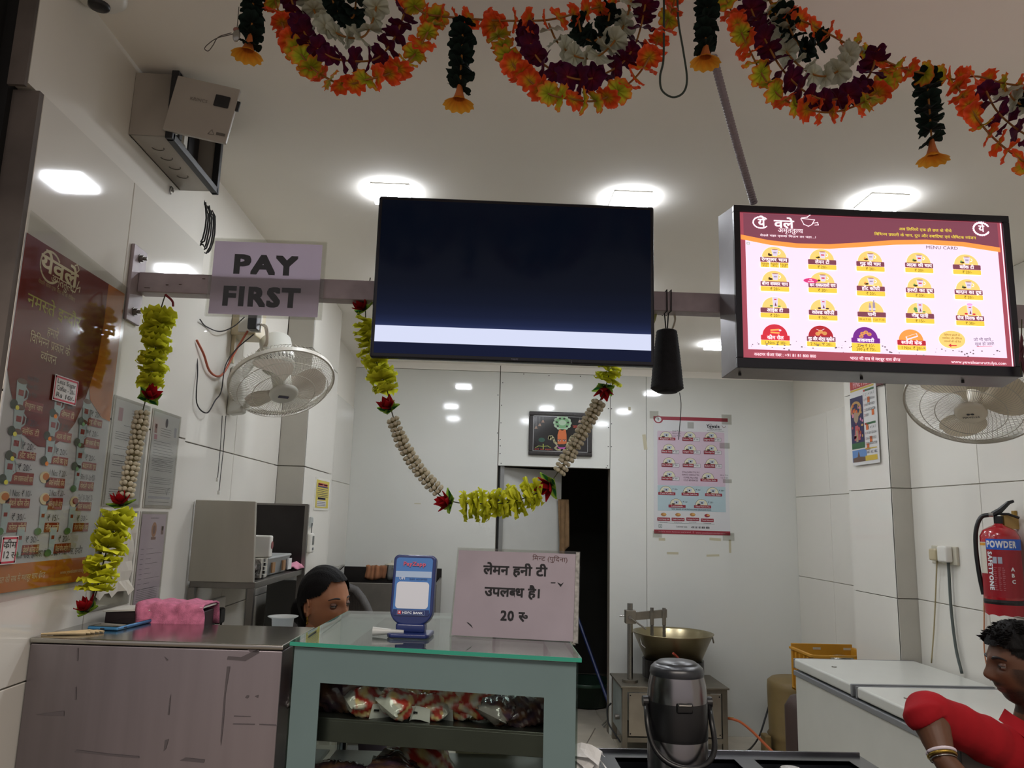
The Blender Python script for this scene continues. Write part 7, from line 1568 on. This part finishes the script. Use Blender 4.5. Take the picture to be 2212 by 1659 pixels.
def section(t, pxs, ys, kind, step, size):
    P = spline([at(*p, y=y) for p, y in zip(pxs, ys)], 8)
    for p, tt in along(P, step, step*.4):
        put({'yellow': 'yellow_blossom', 'white': 'white_blossom'}[kind], get_mesh(kind, RND.randrange(4), whorl, kind+'_whorl'), t, p, -Vector(tt)+Vector((RND.uniform(-.12, .12), RND.uniform(-.12, .12), 0)), size*RND.uniform(.9, 1.1), RND.uniform(0, 6))
def seglen(pxs, y): return [y]*len(pxs)
STRG = mat('garland_string', '3A3A20', .8)
# garland hanging at the tiled wall
pts = [((357, 636), 2.055), ((345, 680), 2.05), ((335, 760), 2.04), ((322, 835), 2.03), ((308, 890), 2.02), ((290, 980), 2.0), ((270, 1075), 1.975), ((258, 1110), 1.965), ((240, 1160), 1.95), ((222, 1220), 1.93), ((205, 1290), 1.915), ((190, 1320), 1.91)]
t = thing('flower_garland', 'yellow, white and red garland hanging from the beam down the tiled wall', 'garland', at(345, 680, y=2.05))
b = MB(); b.tube(spline([at(*p, y=y) for p, y in pts], 5), .0016, 5); b.build('string', STRG, t)
section(t, [p for p, _ in pts[1:4]], [y for _, y in pts[1:4]], 'yellow', .0170, .038)
section(t, [p for p, _ in pts[4:7]], [y for _, y in pts[4:7]], 'white', .0135, .0215)
section(t, [p for p, _ in pts[7:11]], [y for _, y in pts[7:11]], 'yellow', .0180, .041)
red_flower(t, at(322, 858, y=2.02), (.5, -.6, .5), .034); red_flower(t, at(262, 1090, y=1.965), (-.1, -.4, .9), .034); red_flower(t, at(188, 1318, y=1.915), (-.3, -.4, .8), .034)
b = MB(); tp = [at(*p, y=2.05) for p in ((357, 636), (372, 650), (374, 662))]; b.tube(spline(tp, 4), .003, 4, rs=None); b.build('ribbon_end', mat('ribbon_red', '7A1F28', .7), t)
# garland sagging under the television
t = thing('flower_garland', 'yellow, white and red garland sagging in a U below the television', 'garland', at(1000, 1100, y=2.09))
GYY = 2.09
full = [(800, 600), (790, 660), (793, 720), (805, 760), (820, 800), (838, 850), (845, 885), (868, 955), (905, 1020), (950, 1070), (990, 1086), (1040, 1088), (1100, 1085), (1160, 1065), (1190, 1040), (1215, 1005), (1250, 945), (1285, 885), (1303, 850), (1315, 810), (1318, 760)]
b = MB(); b.tube(spline([at(*p, y=GYY) for p in full], 5), .0016, 5); b.build('string', STRG, t)
section(t, [(795, 690), (793, 720), (805, 760), (820, 800), (838, 855)], [GYY]*5, 'yellow', .0170, .036)
section(t, [(848, 905), (868, 955), (905, 1015), (952, 1066)], [GYY]*4, 'white', .0135, .0205)
section(t, [(1003, 1090), (1050, 1090), (1105, 1083), (1165, 1060)], [GYY]*4, 'yellow', .0165, .040)
section(t, [(1208, 1020), (1235, 972), (1268, 915), (1298, 862)], [GYY]*4, 'white', .0135, .0215)
section(t, [(1312, 822), (1318, 780)], [GYY]*2, 'yellow', .0170, .036)
red_flower(t, at(786, 668, y=GYY), (-.5, -.5, .6), .034); red_flower(t, at(840, 882, y=GYY), (-.3, -.6, .6), .034); red_flower(t, at(970, 1085, y=GYY), (-.85, -.5, .1), .038); red_flower(t, at(1188, 1048, y=GYY), (-.75, -.5, -.4), .042); red_flower(t, at(1306, 838, y=GYY), (-.1, -.35, -.9), .036)
b = MB(); r_ = random.Random(4)
t = thing('red_spray', 'dark red artificial leaf spray hanging at the far end of the menu board', 'artificial flower', at(2204, 770, y=1.93))
for k in range(9):
    a0 = at(2206, 720+8*k, y=1.93); b = MB(); w = r_.uniform(-1, 1); b.tube([a0, a0+[.006*w, -.004, -.02], a0+[.018*w, -.008, -.045]], .003, 5, rs=[.001, .0045, .0006]); b.build('leaf', mat('dark_red_leaf', '4A1820', .6), t)
b = MB(); b.tube([at(2207, 690, y=1.93), at(2205, 810, y=1.93)], .0015, 5); b.build('stem', STRG, t)
# ------------------------------------------------------------------ people
def g2(x, z, cx, cz, sx, sz): return math.exp(-((x-cx)/sx)**2/2-((z-cz)/sz)**2/2)
def head_geo(fem=True, n=112, m=90, off=0.0, mask=None):
    """head about its centre, facing -y, 0.23 m tall"""
    V = []; F = []
    for i in range(m+1):
        t = math.pi*i/m
        for j in range(n):
            w = 2*math.pi*j/n; sx, sy, sz = math.sin(t)*math.sin(w), -math.sin(t)*math.cos(w), math.cos(t)
            a, bf, bb, c = .073, .086, .100, .115
            x, y, z = a*sx, (bf if sy < 0 else bb)*sy, c*sz
            lo = max(0, -z/c)
            x *= 1-(.30 if fem else .22)*lo**1.7; 
            if sy > 0: y *= 1-.55*lo**1.3            # nape
            else: y *= 1-.10*lo**2
            if z > 0: x *= 1+.03*math.sin(math.pi*z/c)
            fr = max(0, -sy)**1.2                      # how much it faces forward
            d = 0
            d += .020*g2(x, z, 0, -.024, .0085, .013)+.010*g2(x, z, 0, -.006, .0065, .018)+.005*g2(x, z, 0, .012, .006, .012)
            d += .006*(g2(x, z, .012, -.031, .006, .006)+g2(x, z, -.012, -.031, .006, .006))
            d -= .0095*(g2(x, z, .031, .004, .014, .010)+g2(x, z, -.031, .004, .014, .010))
            d += (.0035 if fem else .0055)*(g2(x, z, .030, .026, .018, .008)+g2(x, z, -.030, .026, .018, .008))
            d += .006*(g2(x, z, .042, -.020, .016, .016)+g2(x, z, -.042, -.020, .016, .016))
            d += .0065*g2(x, z, 0, -.054, .016, .0048)+.0075*g2(x, z, 0, -.066, .014, .0050)-.005*g2(x, z, 0, -.0600, .020, .0018)
            d -= .003*g2(x, z, 0, -.078, .018, .005)+.002*g2(x, z, 0, -.044, .005, .006)
            d += .009*g2(x, z, 0, -.096, .020, .013)
            y -= d*fr
            if off: L = math.sqrt(sx*sx+sy*sy+sz*sz); o = off(x, y, z) if callable(off) else off; x += sx*o; y += sy*o; z += sz*o
            V.append((x, y, z))
    for i in range(m):
        for j in range(n):
            q = (i*n+j, (i+1)*n+j, (i+1)*n+(j+1) % n, i*n+(j+1) % n)
            if mask is None or all(mask(*V[k]) for k in q): F.append(q)
    return V, F
def ear_geo(s=1, sc=1):
    b = MB(); M = Matrix.Translation((s*.071, .010, -.008)) @ Matrix.Rotation(s*math.radians(22), 4, 'Z') @ Matrix.Rotation(math.radians(-8), 4, 'X')
    b.sphere((0, 0, 0), (.006, .015*sc, .028*sc), 14, M)
    b.tube([M @ Vector((s*.006, .017*math.cos(w)*sc, .003+.027*math.sin(w)*sc)) for w in [math.radians(-60+20*k) for k in range(13)]], .0042, 8)
    b.sphere(M @ Vector((s*.002, -.004, -.024)), (.005, .007, .009), 10)
    return b
def skin_tube(b, pts, rs, n=20): b.tube(spline(pts, 5), 0, n, rs=list(np.interp(np.linspace(0, len(rs)-1, (len(pts)-1)*5+1), range(len(rs)), rs)))
def remesh(b, voxel, name, m, parent, colf, smooth_it=2):
    me = bpy.data.meshes.new('tmp'); me.from_pydata(b.v, [], b.f); o = bpy.data.objects.new('tmp', me); COL.objects.link(o)
    bm = bmesh.new(); bm.from_mesh(me); bmesh.ops.remove_doubles(bm, verts=bm.verts, dist=1e-5); bmesh.ops.recalc_face_normals(bm, faces=bm.faces); bm.to_mesh(me); bm.free()
    r = o.modifiers.new('r', 'REMESH'); r.mode = 'VOXEL'; r.voxel_size = voxel
    if smooth_it: s = o.modifiers.new('s', 'SMOOTH'); s.iterations = smooth_it; s.factor = .5
    m2 = bpy.data.meshes.new_from_object(o.evaluated_get(bpy.context.evaluated_depsgraph_get())); bpy.data.objects.remove(o)
    N = len(m2.vertices); co = np.zeros(N*3); m2.vertices.foreach_get('co', co); co = co.reshape(-1, 3)
    W = np.array(wmat(parent).inverted()); loc = co @ W[:3, :3].T+W[:3, 3]; m2.vertices.foreach_set('co', loc.ravel()); m2.update()
    if colf: a_ = m2.color_attributes.new('Col', 'FLOAT_COLOR', 'POINT'); a_.data.foreach_set('color', colf(co).astype(np.float32).ravel())
    m2.materials.clear(); m2.materials.append(m); m2.shade_smooth(); m2.name = name
    o2 = bpy.data.objects.new(name, m2); COL.objects.link(o2); o2.parent = parent; return o2
SKINM = mat('skin', 'FFFFFF', .5, attr='Col', spec=.35)
_M['skin'].node_tree.nodes['Principled BSDF'].inputs['Subsurface Weight'].default_value = .12
_M['skin'].node_tree.nodes['Principled BSDF'].inputs['Subsurface Radius'].default_value = (.01, .004, .002)
def gg(X, Z, cx, cz, sx, sz): return np.exp(-((X-cx)/sx)**2/2-((Z-cz)/sz)**2/2)
def face_cols(co, Mi, base, lip, dark, beard=0):
    L = co @ np.array(Mi)[:3, :3].T+np.array(Mi)[:3, 3]; X, Y, Z = L.T; c = np.tile(np.array(lin(base)[:3]), (len(co), 1)); fr = (Y < -.03)
    def mix(col, k):
        nonlocal c
        k = (k*fr)[:, None].clip(0, 1); c = c*(1-k)+np.array(lin(col)[:3])*k
    mix(dark, .55*(gg(X, Z, .031, .002, .017, .011)+gg(X, Z, -.031, .002, .017, .011)))
    lipk = np.where((np.abs(X) < .024) & (Z > -.072-.0*X) & (Z < -.049), 1, 0)*np.clip(1.25-(np.abs(X)/.024)**2-(np.abs(Z+.0605)/.0125)**2, 0, 1)
    mix(lip, np.clip(lipk*1.6, 0, 1)); mix('1A0C0A', .8*gg(X, Z, 0, -.0602, .02, .0013)); mix('1A0C0A', .7*(gg(X, Z, .008, -.038, .0035, .0022)+gg(X, Z, -.008, -.038, .0035, .0022)))
    if beard:
        k = np.clip((-.045-Z)/.02, 0, 1)*(Z > -.13)*(Y < .01)*(1-np.clip(lipk*2, 0, 1)); mo = gg(X, Z, 0, -.0465, .022, .0045)*1.2; side = np.clip((np.abs(X)-.05)/.01, 0, 1)*(Z < .0)*(Z > -.13)*(Y < .02)
        k = np.clip(np.maximum(np.maximum(k*.95, mo), side*.8), 0, 1)*beard*(np.abs(X) < .095)*(np.abs(Y) < .12); n_ = NR.random(len(k))*.25+.75; k = (k*n_)[:, None]; fr2 = 1
        c = c*(1-k)+np.array(lin('120D0C')[:3])*k
    return np.concatenate([c, np.ones((len(c), 1))], 1)
EYEW, EYEB = mat('eye_white', '8E8680', .3), mat('eye_iris', '140C0A', .1, coat=1)
def eyes(t, M, look, lidcol, linec):
    for s in (-1, 1):
        c = Vector((s*.031, -.0660, .004)); b = MB(); b.sphere((0, 0, 0), .0122, 18, M @ Matrix.Translation(c)); e = b.build('eye', EYEW, t, smooth=True)
        d = Vector((look[0], -1, look[1])).normalized(); b = MB(); b.sphere((0, 0, 0), (.0062, .0062, .0030), 16, M @ Matrix.Translation(c+d*.0105) @ frame_of(d)); b.build('iris', EYEB, e, smooth=True)
        for up, a0, a1 in ((1, 18, 118), (-1, 200, 250)):
            b = MB(); n = 14; V = []
            for i in range(n+1):
                for j in range(7):
                    w = math.pi*i/n; ph = math.radians((15 if up > 0 else -16)+(70 if up > 0 else -60)*j/6); r = .0134
                    V.append(M @ (c+Vector((r*math.cos(w)*math.cos(ph*.0)*1.12, -r*math.sin(w)*math.cos(ph), r*math.sin(ph)*math.sin(w)**.5 if 0 < i < n else 0))))
            b.v = V; b.f = [(i*7+j, (i+1)*7+j, (i+1)*7+j+1, i*7+j+1) for i in range(n) for j in range(6)]; b.build('eyelid', lidcol, t, smooth=True)
        b = MB(); b.tube([M @ (c+Vector((x*1.1, -.0136*math.sqrt(max(0, 1-(x/.0142)**2)), .0018+.0012*(1-(x/.014)**2)))) for x in np.linspace(-.0135, .0135, 11)], .0009, 5); b.build('lash_line', linec, t)
def brow(t, M, m, th=.0022, y=-.082, z=.026):
    for s in (-1, 1):
        b = MB(); pts = []; rs = []
        for k in range(9):
            u = k/8; pts.append(M @ Vector((s*(.012+.040*u), y+.0*u+.020*u*u, z+.006*math.sin(math.pi*u*.85)-.004*u*u))); rs.append(th*(1-.75*u**1.5)*(.7+.6*min(1, u*4)))
        b.tube(pts, 0, 6, rs=rs); b.build('eyebrow', m, t)
def hair_shell(t, M, fem, m, seed, mask, off):
    V, F = head_geo(fem, 112, 90, off, mask); b = MB(); b.v = [tuple(M @ Vector(v)) for v in V]; used = sorted({i for q in F for i in q}); mp = {k: i for i, k in enumerate(used)}; b.v = [b.v[k] for k in used]; b.f = [tuple(mp[i] for i in q) for q in F]
    o = b.build('hair', m, t, smooth=True); return o
HAIR = mat('black_hair', '090707', .6, bump=.9, bscale=260, stretch=(1, 1, .25), spec=.12)
# the woman behind the counter, seated, turned toward the airpot side
WS = .98
hcw = at(703, 1301, y=2.78)
tw_ = thing('person', 'woman with black tied-back hair peering over the display case from her chair', 'person', (hcw[0], hcw[1], 0))
Mw = Matrix.Translation(Vector(hcw)) @ Matrix.Rotation(math.radians(57), 4, 'Z') @ Matrix.Rotation(math.radians(6), 4, 'X') @ Matrix.Rotation(math.radians(-4), 4, 'Y') @ Matrix.Scale(WS, 4)
V, F = head_geo(True); b = MB(); b.add([Mw @ Vector(v) for v in V], F)
for s in (-1, 1):
    e = ear_geo(s); b.add([Mw @ Vector(v) for v in e.v], e.f)
hx_, hy_, hz_ = hcw
skin_tube(b, [Mw @ Vector((0, .012, -.05)), Mw @ Vector((0, .02, -.12)), (hx_-.01, hy_+.03, hz_-.19)], [.050, .048, .056])
b.sphere((hx_-.01, hy_+.035, hz_-.23), (.15, .085, .055), 24)
Mwi = Mw.inverted()
def colw(co): return face_cols(co, Mwi, 'A06E50', '8A4A42', '3E261E')
remesh(b, .0026, 'body', SKINM, tw_, colw, 1)
LID = mat('eyelid_skin', '5C3A2A', .5); LINE = mat('kohl', '0C0808', .5)
eyes(tw_, Mw, (.35, .10), LID, LINE); brow(tw_, Mw, LINE, .0027)
def wmask(x, y, z):
    hl = .084-max(0, (abs(x)-.040))*1.5                              # hairline on the forehead, falling toward the temples
    yb = -.016 if z > .035 else (-.016+(.035-z)*1.0 if z > -.012 else .031)
    return (z > hl and y < -.01) or (y > yb and z > -.10)
def woff(x, y, z): return .006+.006*max(0, min(1, (y+.02)/.06))+.005*max(0, min(1, (z-.02)/.05))+.0005*math.sin(x*300+y*90)
hair_shell(tw_, Mw, True, HAIR, 1, wmask, woff)
b = MB(); b.sphere((0, 0, 0), (.052, .045, .055), 20, Mw @ Matrix.Translation((0, .098, -.045))); b.sphere((0, 0, 0), (.058, .040, .075), 20, Mw @ Matrix.Translation((.0, .060, -.06))); b.build('hair_bun', HAIR, tw_, smooth=True)
b = MB(); b.sphere(Mw @ Vector((0, -.0885, .022)), .0022, 10); b.build('bindi', LINE, tw_)
for s in (-1, 1): b = MB(); p = Mw @ Vector((s*.076, .004, -.040)); b.tube([p+Vector((0, .007*math.cos(w), -.008+.010*math.sin(w))) for w in [k*math.pi/6 for k in range(13)]], .0012, 6); b.sphere(p+Vector((0, 0, -.020)), .004, 8); b.build('earring', mat('gold', 'B08A3A', .25, 1), tw_)
b = MB(); KU = mat('dark_kurta', '2B1F2A', .85, noise=.2, nscale=20)
b.add(*(lambda s: (s.v, s.f))(MB().lathe([(.065, hz_-.19), (.12, hz_-.215), (.175, hz_-.26), (.17, hz_-.36), (.15, hz_-.55), (.19, hz_-.70), (0, hz_-.72)], n=28, M=Matrix.Translation((hx_-.01, hy_+.035, 0)) @ Matrix.Diagonal((1, .62, 1, 1)))))
for s in (-1, 1):
    sh = Vector((hx_-.01+s*.165, hy_+.035, hz_-.27)); el = sh+Vector((s*.04, -.05, -.26)); wr_ = Vector((hx_+s*.10, hy_-.12, hz_-.56)); b.tube(spline([sh, el, wr_], 6), 0, 14, rs=list(np.linspace(.052, .032, 13)))
    hp_ = Vector((hx_-.01+s*.08, hy_+.05, hz_-.68)); b.tube([hp_, hp_+Vector((s*.03, -.34, .02)), hp_+Vector((s*.03, -.36, -.45))], .07, 14, rs=[.085, .07, .05])
remesh(b, .012, 'kurta', KU, tw_, None, 3)
# her chair
c = at(775, 1310, y=3.0); t = thing('office_chair', 'grey mesh office chair back behind the seated woman', 'chair', (c[0]-.12, 3.1, 0))
CM_ = mat('chair_mesh_grey', '5C5A58', .8, noise=.2, nscale=50, bump=.8, bscale=200, stretch=(6, 1, .4)); cxm = at(722, 1290, y=3.12)[0]; ztc = at(760, 1264, y=3.12)[2]
b = MB(); n = 20
for i in range(n+1):
    for j in range(n+1):
        u, v = -1+2*i/n, j/n; hw_ = .17*math.sqrt(max(0, 1-max(0, (v-.45)/.55)**2.4))*(.85+.15*min(1, v*3)); b.v.append((cxm+u*hw_, 3.11+.05*u*u*(-1)+.03*v, ztc-.52+.52*v))
b.f = [(i*(n+1)+j, (i+1)*(n+1)+j, (i+1)*(n+1)+j+1, i*(n+1)+j+1) for i in range(n) for j in range(n)]
o = b.build('backrest', CM_, t, smooth=True); s_ = o.modifiers.new('t', 'SOLIDIFY'); s_.thickness = .03
b = MB()
for k in range(26):
    u = -1+2*(k+.5)/26; top_ = .45+.55*(max(0, 1-(abs(u)))**(1/2.4)); b.tube([(cxm+u*.145, 3.092-.05*u*u+.03*v, ztc-.52+.52*v) for v in np.linspace(.05, top_*.93, 8)], .0022, 4)
o = b.build('mesh_rib', mat('rib_grey', '6B6967', .8), t); o['kind'] = 'stuff'
zs_ = ztc-.60; b = MB(); b.box((cxm-.22, 2.69, zs_-.04), (cxm+.22, 3.13, zs_+.02)); b.build('seat', CM_, t, bevel=.03, seg=3)
b = MB(); b.cyl((cxm, 2.91, .08), (cxm, 2.91, zs_-.04), .028, n=16); b.box((cxm-.02, 3.10, zs_-.03), (cxm+.02, 3.15, ztc-.3)); b.build('column', BLACK, t)
for k in range(5): w = 2*math.pi*k/5; b = MB(); b.tube([(cxm, 2.91, .10), (cxm+.24*math.cos(w), 2.91+.24*math.sin(w), .06)], .02, 8); b.sphere((cxm+.25*math.cos(w), 2.91+.25*math.sin(w), .028), .028, 12); b.build('leg', BLACK, t)
# the man in the red shirt
hcm = at(2206, 1437, y=2.24)
tm_ = thing('person', 'bearded man in a red shirt leaning beside the white freezer, looking toward the counter', 'person', (hcm[0], hcm[1], 0))
Mm = Matrix.Translation(Vector(hcm)) @ Matrix.Rotation(math.radians(-96), 4, 'Z') @ Matrix.Rotation(math.radians(4), 4, 'X') @ Matrix.Scale(.98, 4)
V, F = head_geo(False); b = MB(); b.add([Mm @ Vector(v) for v in V], F)
for s in (-1, 1): e = ear_geo(s, 1.05); b.add([Mm @ Vector(v) for v in e.v], e.f)
mx_, my_, mz_ = hcm
skin_tube(b, [Mm @ Vector((0, .015, -.05)), Mm @ Vector((0, .03, -.12)), (mx_+.035, my_+.02, mz_-.21)], [.056, .056, .066])
b.sphere((mx_+.05, my_+.02, mz_-.245), (.11, .07, .04), 24)
sh = Vector((mx_-.02, my_+.01, mz_-.225)); el = Vector(at(2004, 1540, y=2.14)); wr_ = Vector(at(2038, 1640, y=2.07)); 
skin_tube(b, [sh, (sh+el)/2+Vector((0, 0, .005)), el, (el*.65+wr_*.35), (el*.25+wr_*.75), wr_], [.040, .044, .044, .043, .034, .028])
hd_ = (Vector((.05, -.03, -.08))).normalized()
pm = wr_+hd_*.05; skin_tube(b, [wr_-hd_*.01, wr_+hd_*.03, wr_+hd_*.085], [.026, .030, .032]); 
sx_ = Vector((.75, .55, .2)).normalized(); sx_ = (sx_-hd_*sx_.dot(hd_)).normalized(); up_ = hd_.cross(sx_)
for k, (o_, L1) in enumerate(((-.026, .070), (-.009, .080), (.009, .076), (.026, .060))):
    r0 = wr_+hd_*.075+sx_*o_; p1 = r0+hd_*L1*.45-up_*.006; p2 = p1+hd_*L1*.35-up_*.018; p3 = p2+hd_*L1*.2-up_*.022; b.tube(spline([r0, p1, p2, p3], 4), 0, 10, rs=list(np.interp(range(13), [0, 12], [.0098, .0068])))
r0 = wr_+hd_*.03-sx_*.022; b.tube(spline([r0, r0+hd_*.03-sx_*.024, r0+hd_*.058-sx_*.034-up_*.010], 4), 0, 10, rs=list(np.interp(range(9), [0, 8], [.013, .0085])))
Mmi = Mm.inverted()
def colm(co): return face_cols(co, Mmi, '583A29', '5E3830', '281812', 1.0)
remesh(b, .0030, 'body', SKINM, tm_, colm, 1)
eyes(tm_, Mm, (.0, .0), mat('eyelid_skin_dark', '4A2E20', .5), LINE); brow(tm_, Mm, LINE, .0038, -.085, .024)
def mmask(x, y, z):
    hl = .060-max(0, abs(x)-.045)*1.2
    return (z > hl and y < -.02) or (y >= -.02 and z > -.005-.6*max(0, y-.02)-(.02 if abs(x) > .06 and y < .0 else 0))
def moff(x, y, z): return .006+.006*max(0, z-.03)/.08+(.006 if z > .05 and y < -.02 else 0)+.0012*math.sin(x*210+y*170+3*math.sin(z*90))
o = hair_shell(tm_, Mm, False, HAIR, 2, mmask, moff)
b = MB(); r_ = random.Random(6)
for k in range(420):
    u = r_.uniform(-.055, .055); v = r_.uniform(-.07, .02); p = Vector((u, v, .106+.012-.9*(u*u+max(0, -v)**2)/.12)); q = p+Vector((r_.uniform(-.012, .012), -.016+r_.uniform(-.006, .006), .006+r_.uniform(-.004, .006)))
    b.tube([Mm @ p, Mm @ ((p+q)/2+Vector((0, -.002, .003))), Mm @ q], 0, 4, rs=[.0028, .0022, .0005])
o = b.build('hair_tuft', HAIR, tm_); o['kind'] = 'stuff'
SHR = mat('red_shirt', '92101A', .85, noise=.15, nscale=9, bump=1.0, bscale=22, spec=.2)
b = MB(); T0 = Matrix.Translation((mx_+.075, my_+.02, 0)) @ Matrix.Rotation(math.radians(-14), 4, 'Z') @ Matrix.Diagonal((1, .62, 1, 1))
b.add(*(lambda s: (s.v, s.f))(MB().lathe([(.066, mz_-.140), (.076, mz_-.165), (.13, mz_-.190), (.19, mz_-.24), (.205, mz_-.30), (.20, mz_-.42), (.185, mz_-.62), (.19, mz_-.72), (0, mz_-.73)], n=32, M=T0)))
b.sphere((mx_-.01, my_+.01, mz_-.245), (.09, .075, .075), 20); b.tube(spline([Vector((mx_+.05, my_+.01, mz_-.24)), sh+Vector((-.03, 0, -.01)), (sh+el)/2+Vector((0, 0, -.008)), el+Vector((-.004, 0, .002)), el*.80+wr_*.20], 6), 0, 20, rs=[r_*(1+.05*math.sin(i*1.9)) for i, r_ in enumerate(np.interp(range(25), [0, 6, 12, 18, 24], [.085, .070, .060, .055, .052]))])
s2 = Vector((mx_+.21, my_+.0, mz_-.27)); b.tube(spline([s2, s2+Vector((.03, -.03, -.26)), s2+Vector((-.10, -.22, -.34))], 6), 0, 16, rs=list(np.linspace(.066, .045, 13)))
o = remesh(b, .006, 'shirt', SHR, tm_, None, 2)
b = MB()
for s in (-1, 1):
    hp_ = Vector((mx_+.06, my_+.03+s*.09, mz_-.67)); kn = hp_+Vector((-.10 if s < 0 else .05, -.40*0-.38, .03)); kn.x = hp_.x+(.02 if s < 0 else .16); b.tube(spline([hp_, kn, kn+Vector((0, -.03, -.42))], 5), 0, 16, rs=list(np.linspace(.088, .055, 11)))
b.sphere((mx_+.06, my_+.03, mz_-.68), (.17, .12, .09), 20)
remesh(b, .010, 'trousers', mat('dark_trousers', '1E1E24', .9), tm_, None, 3)
for s in (-1, 1):
    fx = mx_+.06+(.02 if s < 0 else .16); b = MB(); b.sphere((fx, my_+.03+s*.09-.45, .045), (.05, .13, .045), 16); b.build('shoe', BLACK, tm_, smooth=True)
b = MB(); cb = Vector((mx_+.035, my_+.02, mz_-.150))
for s in (-1, 1):
    p = [cb+Vector(v) for v in ((s*.058, .035, .020), (s*.070, -.02, .014), (s*.020, -.075, -.020), (s*.045, -.092, -.060), (s*.088, -.045, -.020), (s*.082, .03, -.010))]; b.slab(p, (0, -.003, .002))
b.build('collar', SHR, tm_, bevel=.0015)
b = MB(); b.box((-.014, -.004, -.34), (.014, 0, 0), Matrix.Translation(cb+Vector((-.03, -.118, -.06))) @ Matrix.Rotation(math.radians(-14), 4, 'Z') @ Matrix.Rotation(math.radians(3), 4, 'X')); b.build('button_placket', SHR, tm_)
for k in range(3): b = MB(); p = cb+Vector((-.031, -.126, -.09-.085*k)); b.cyl(p, p+Vector((0, -.003, 0)), .0055, n=14); b.build('button', mat('shirt_button', '3A1418', .4), tm_)
fa = (wr_-el).normalized()
def bangle(name, f, r, th, m, lab=None):
    c_ = el.lerp(wr_, f); x_ = fa.cross(Vector((0, 0, 1))).normalized(); y_ = fa.cross(x_); b = MB(); b.tube([c_+x_*r*math.cos(w)+y_*r*math.sin(w) for w in [2*math.pi*k/24 for k in range(25)]], th, 8); o = b.build(name, m, tm_, smooth=True)
    if lab: o['label'] = lab
bangle('wristband', .86, .033, .0045, mat('white_band', 'C2B6BE', .5), 'white wristband'); bangle('bracelet', .93, .0325, .0042, mat('gold_beads', 'A5863C', .3, .9, noise=.5, nscale=300), 'gold bead bracelet'); bangle('bracelet', 1.0, .0315, .0016, mat('steel_bangle', '9A9A9A', .2, 1), 'thin steel bangle')
# dark steel cabinet he leans over
t = thing('steel_cabinet', 'dark steel cabinet behind the man leaning arm, next to the freezer', 'cabinet', (1.39, 2.23, 0))
b = MB(); b.box((1.33, 2.20, 0), (1.45, 2.265, .975)); b.build('body', mat('cabinet_brown_steel', '47403E', .5, .6, noise=.2), t, bevel=.004)
b = MB(); b.box((1.325, 2.195, .975), (1.455, 2.27, .987)); b.build('top', DARKST, t, bevel=.002)
# stool for the man
t = thing('steel_stool', 'steel stool under the man in the red shirt', 'stool', (mx_+.05, my_+.06, 0))
zs_ = mz_-.775; b = MB(); b.cyl((mx_+.05, my_+.06, zs_-.03), (mx_+.05, my_+.06, zs_), .14, n=28); b.build('seat', STEELD, t, bevel=.004)
for k in range(4): w = math.pi/4+k*math.pi/2; b = MB(); b.tube([(mx_+.05+.10*math.cos(w), my_+.06+.10*math.sin(w), zs_-.03), (mx_+.05+.15*math.cos(w), my_+.06+.15*math.sin(w), 0)], .011, 8); b.build('leg', STEELD, t)
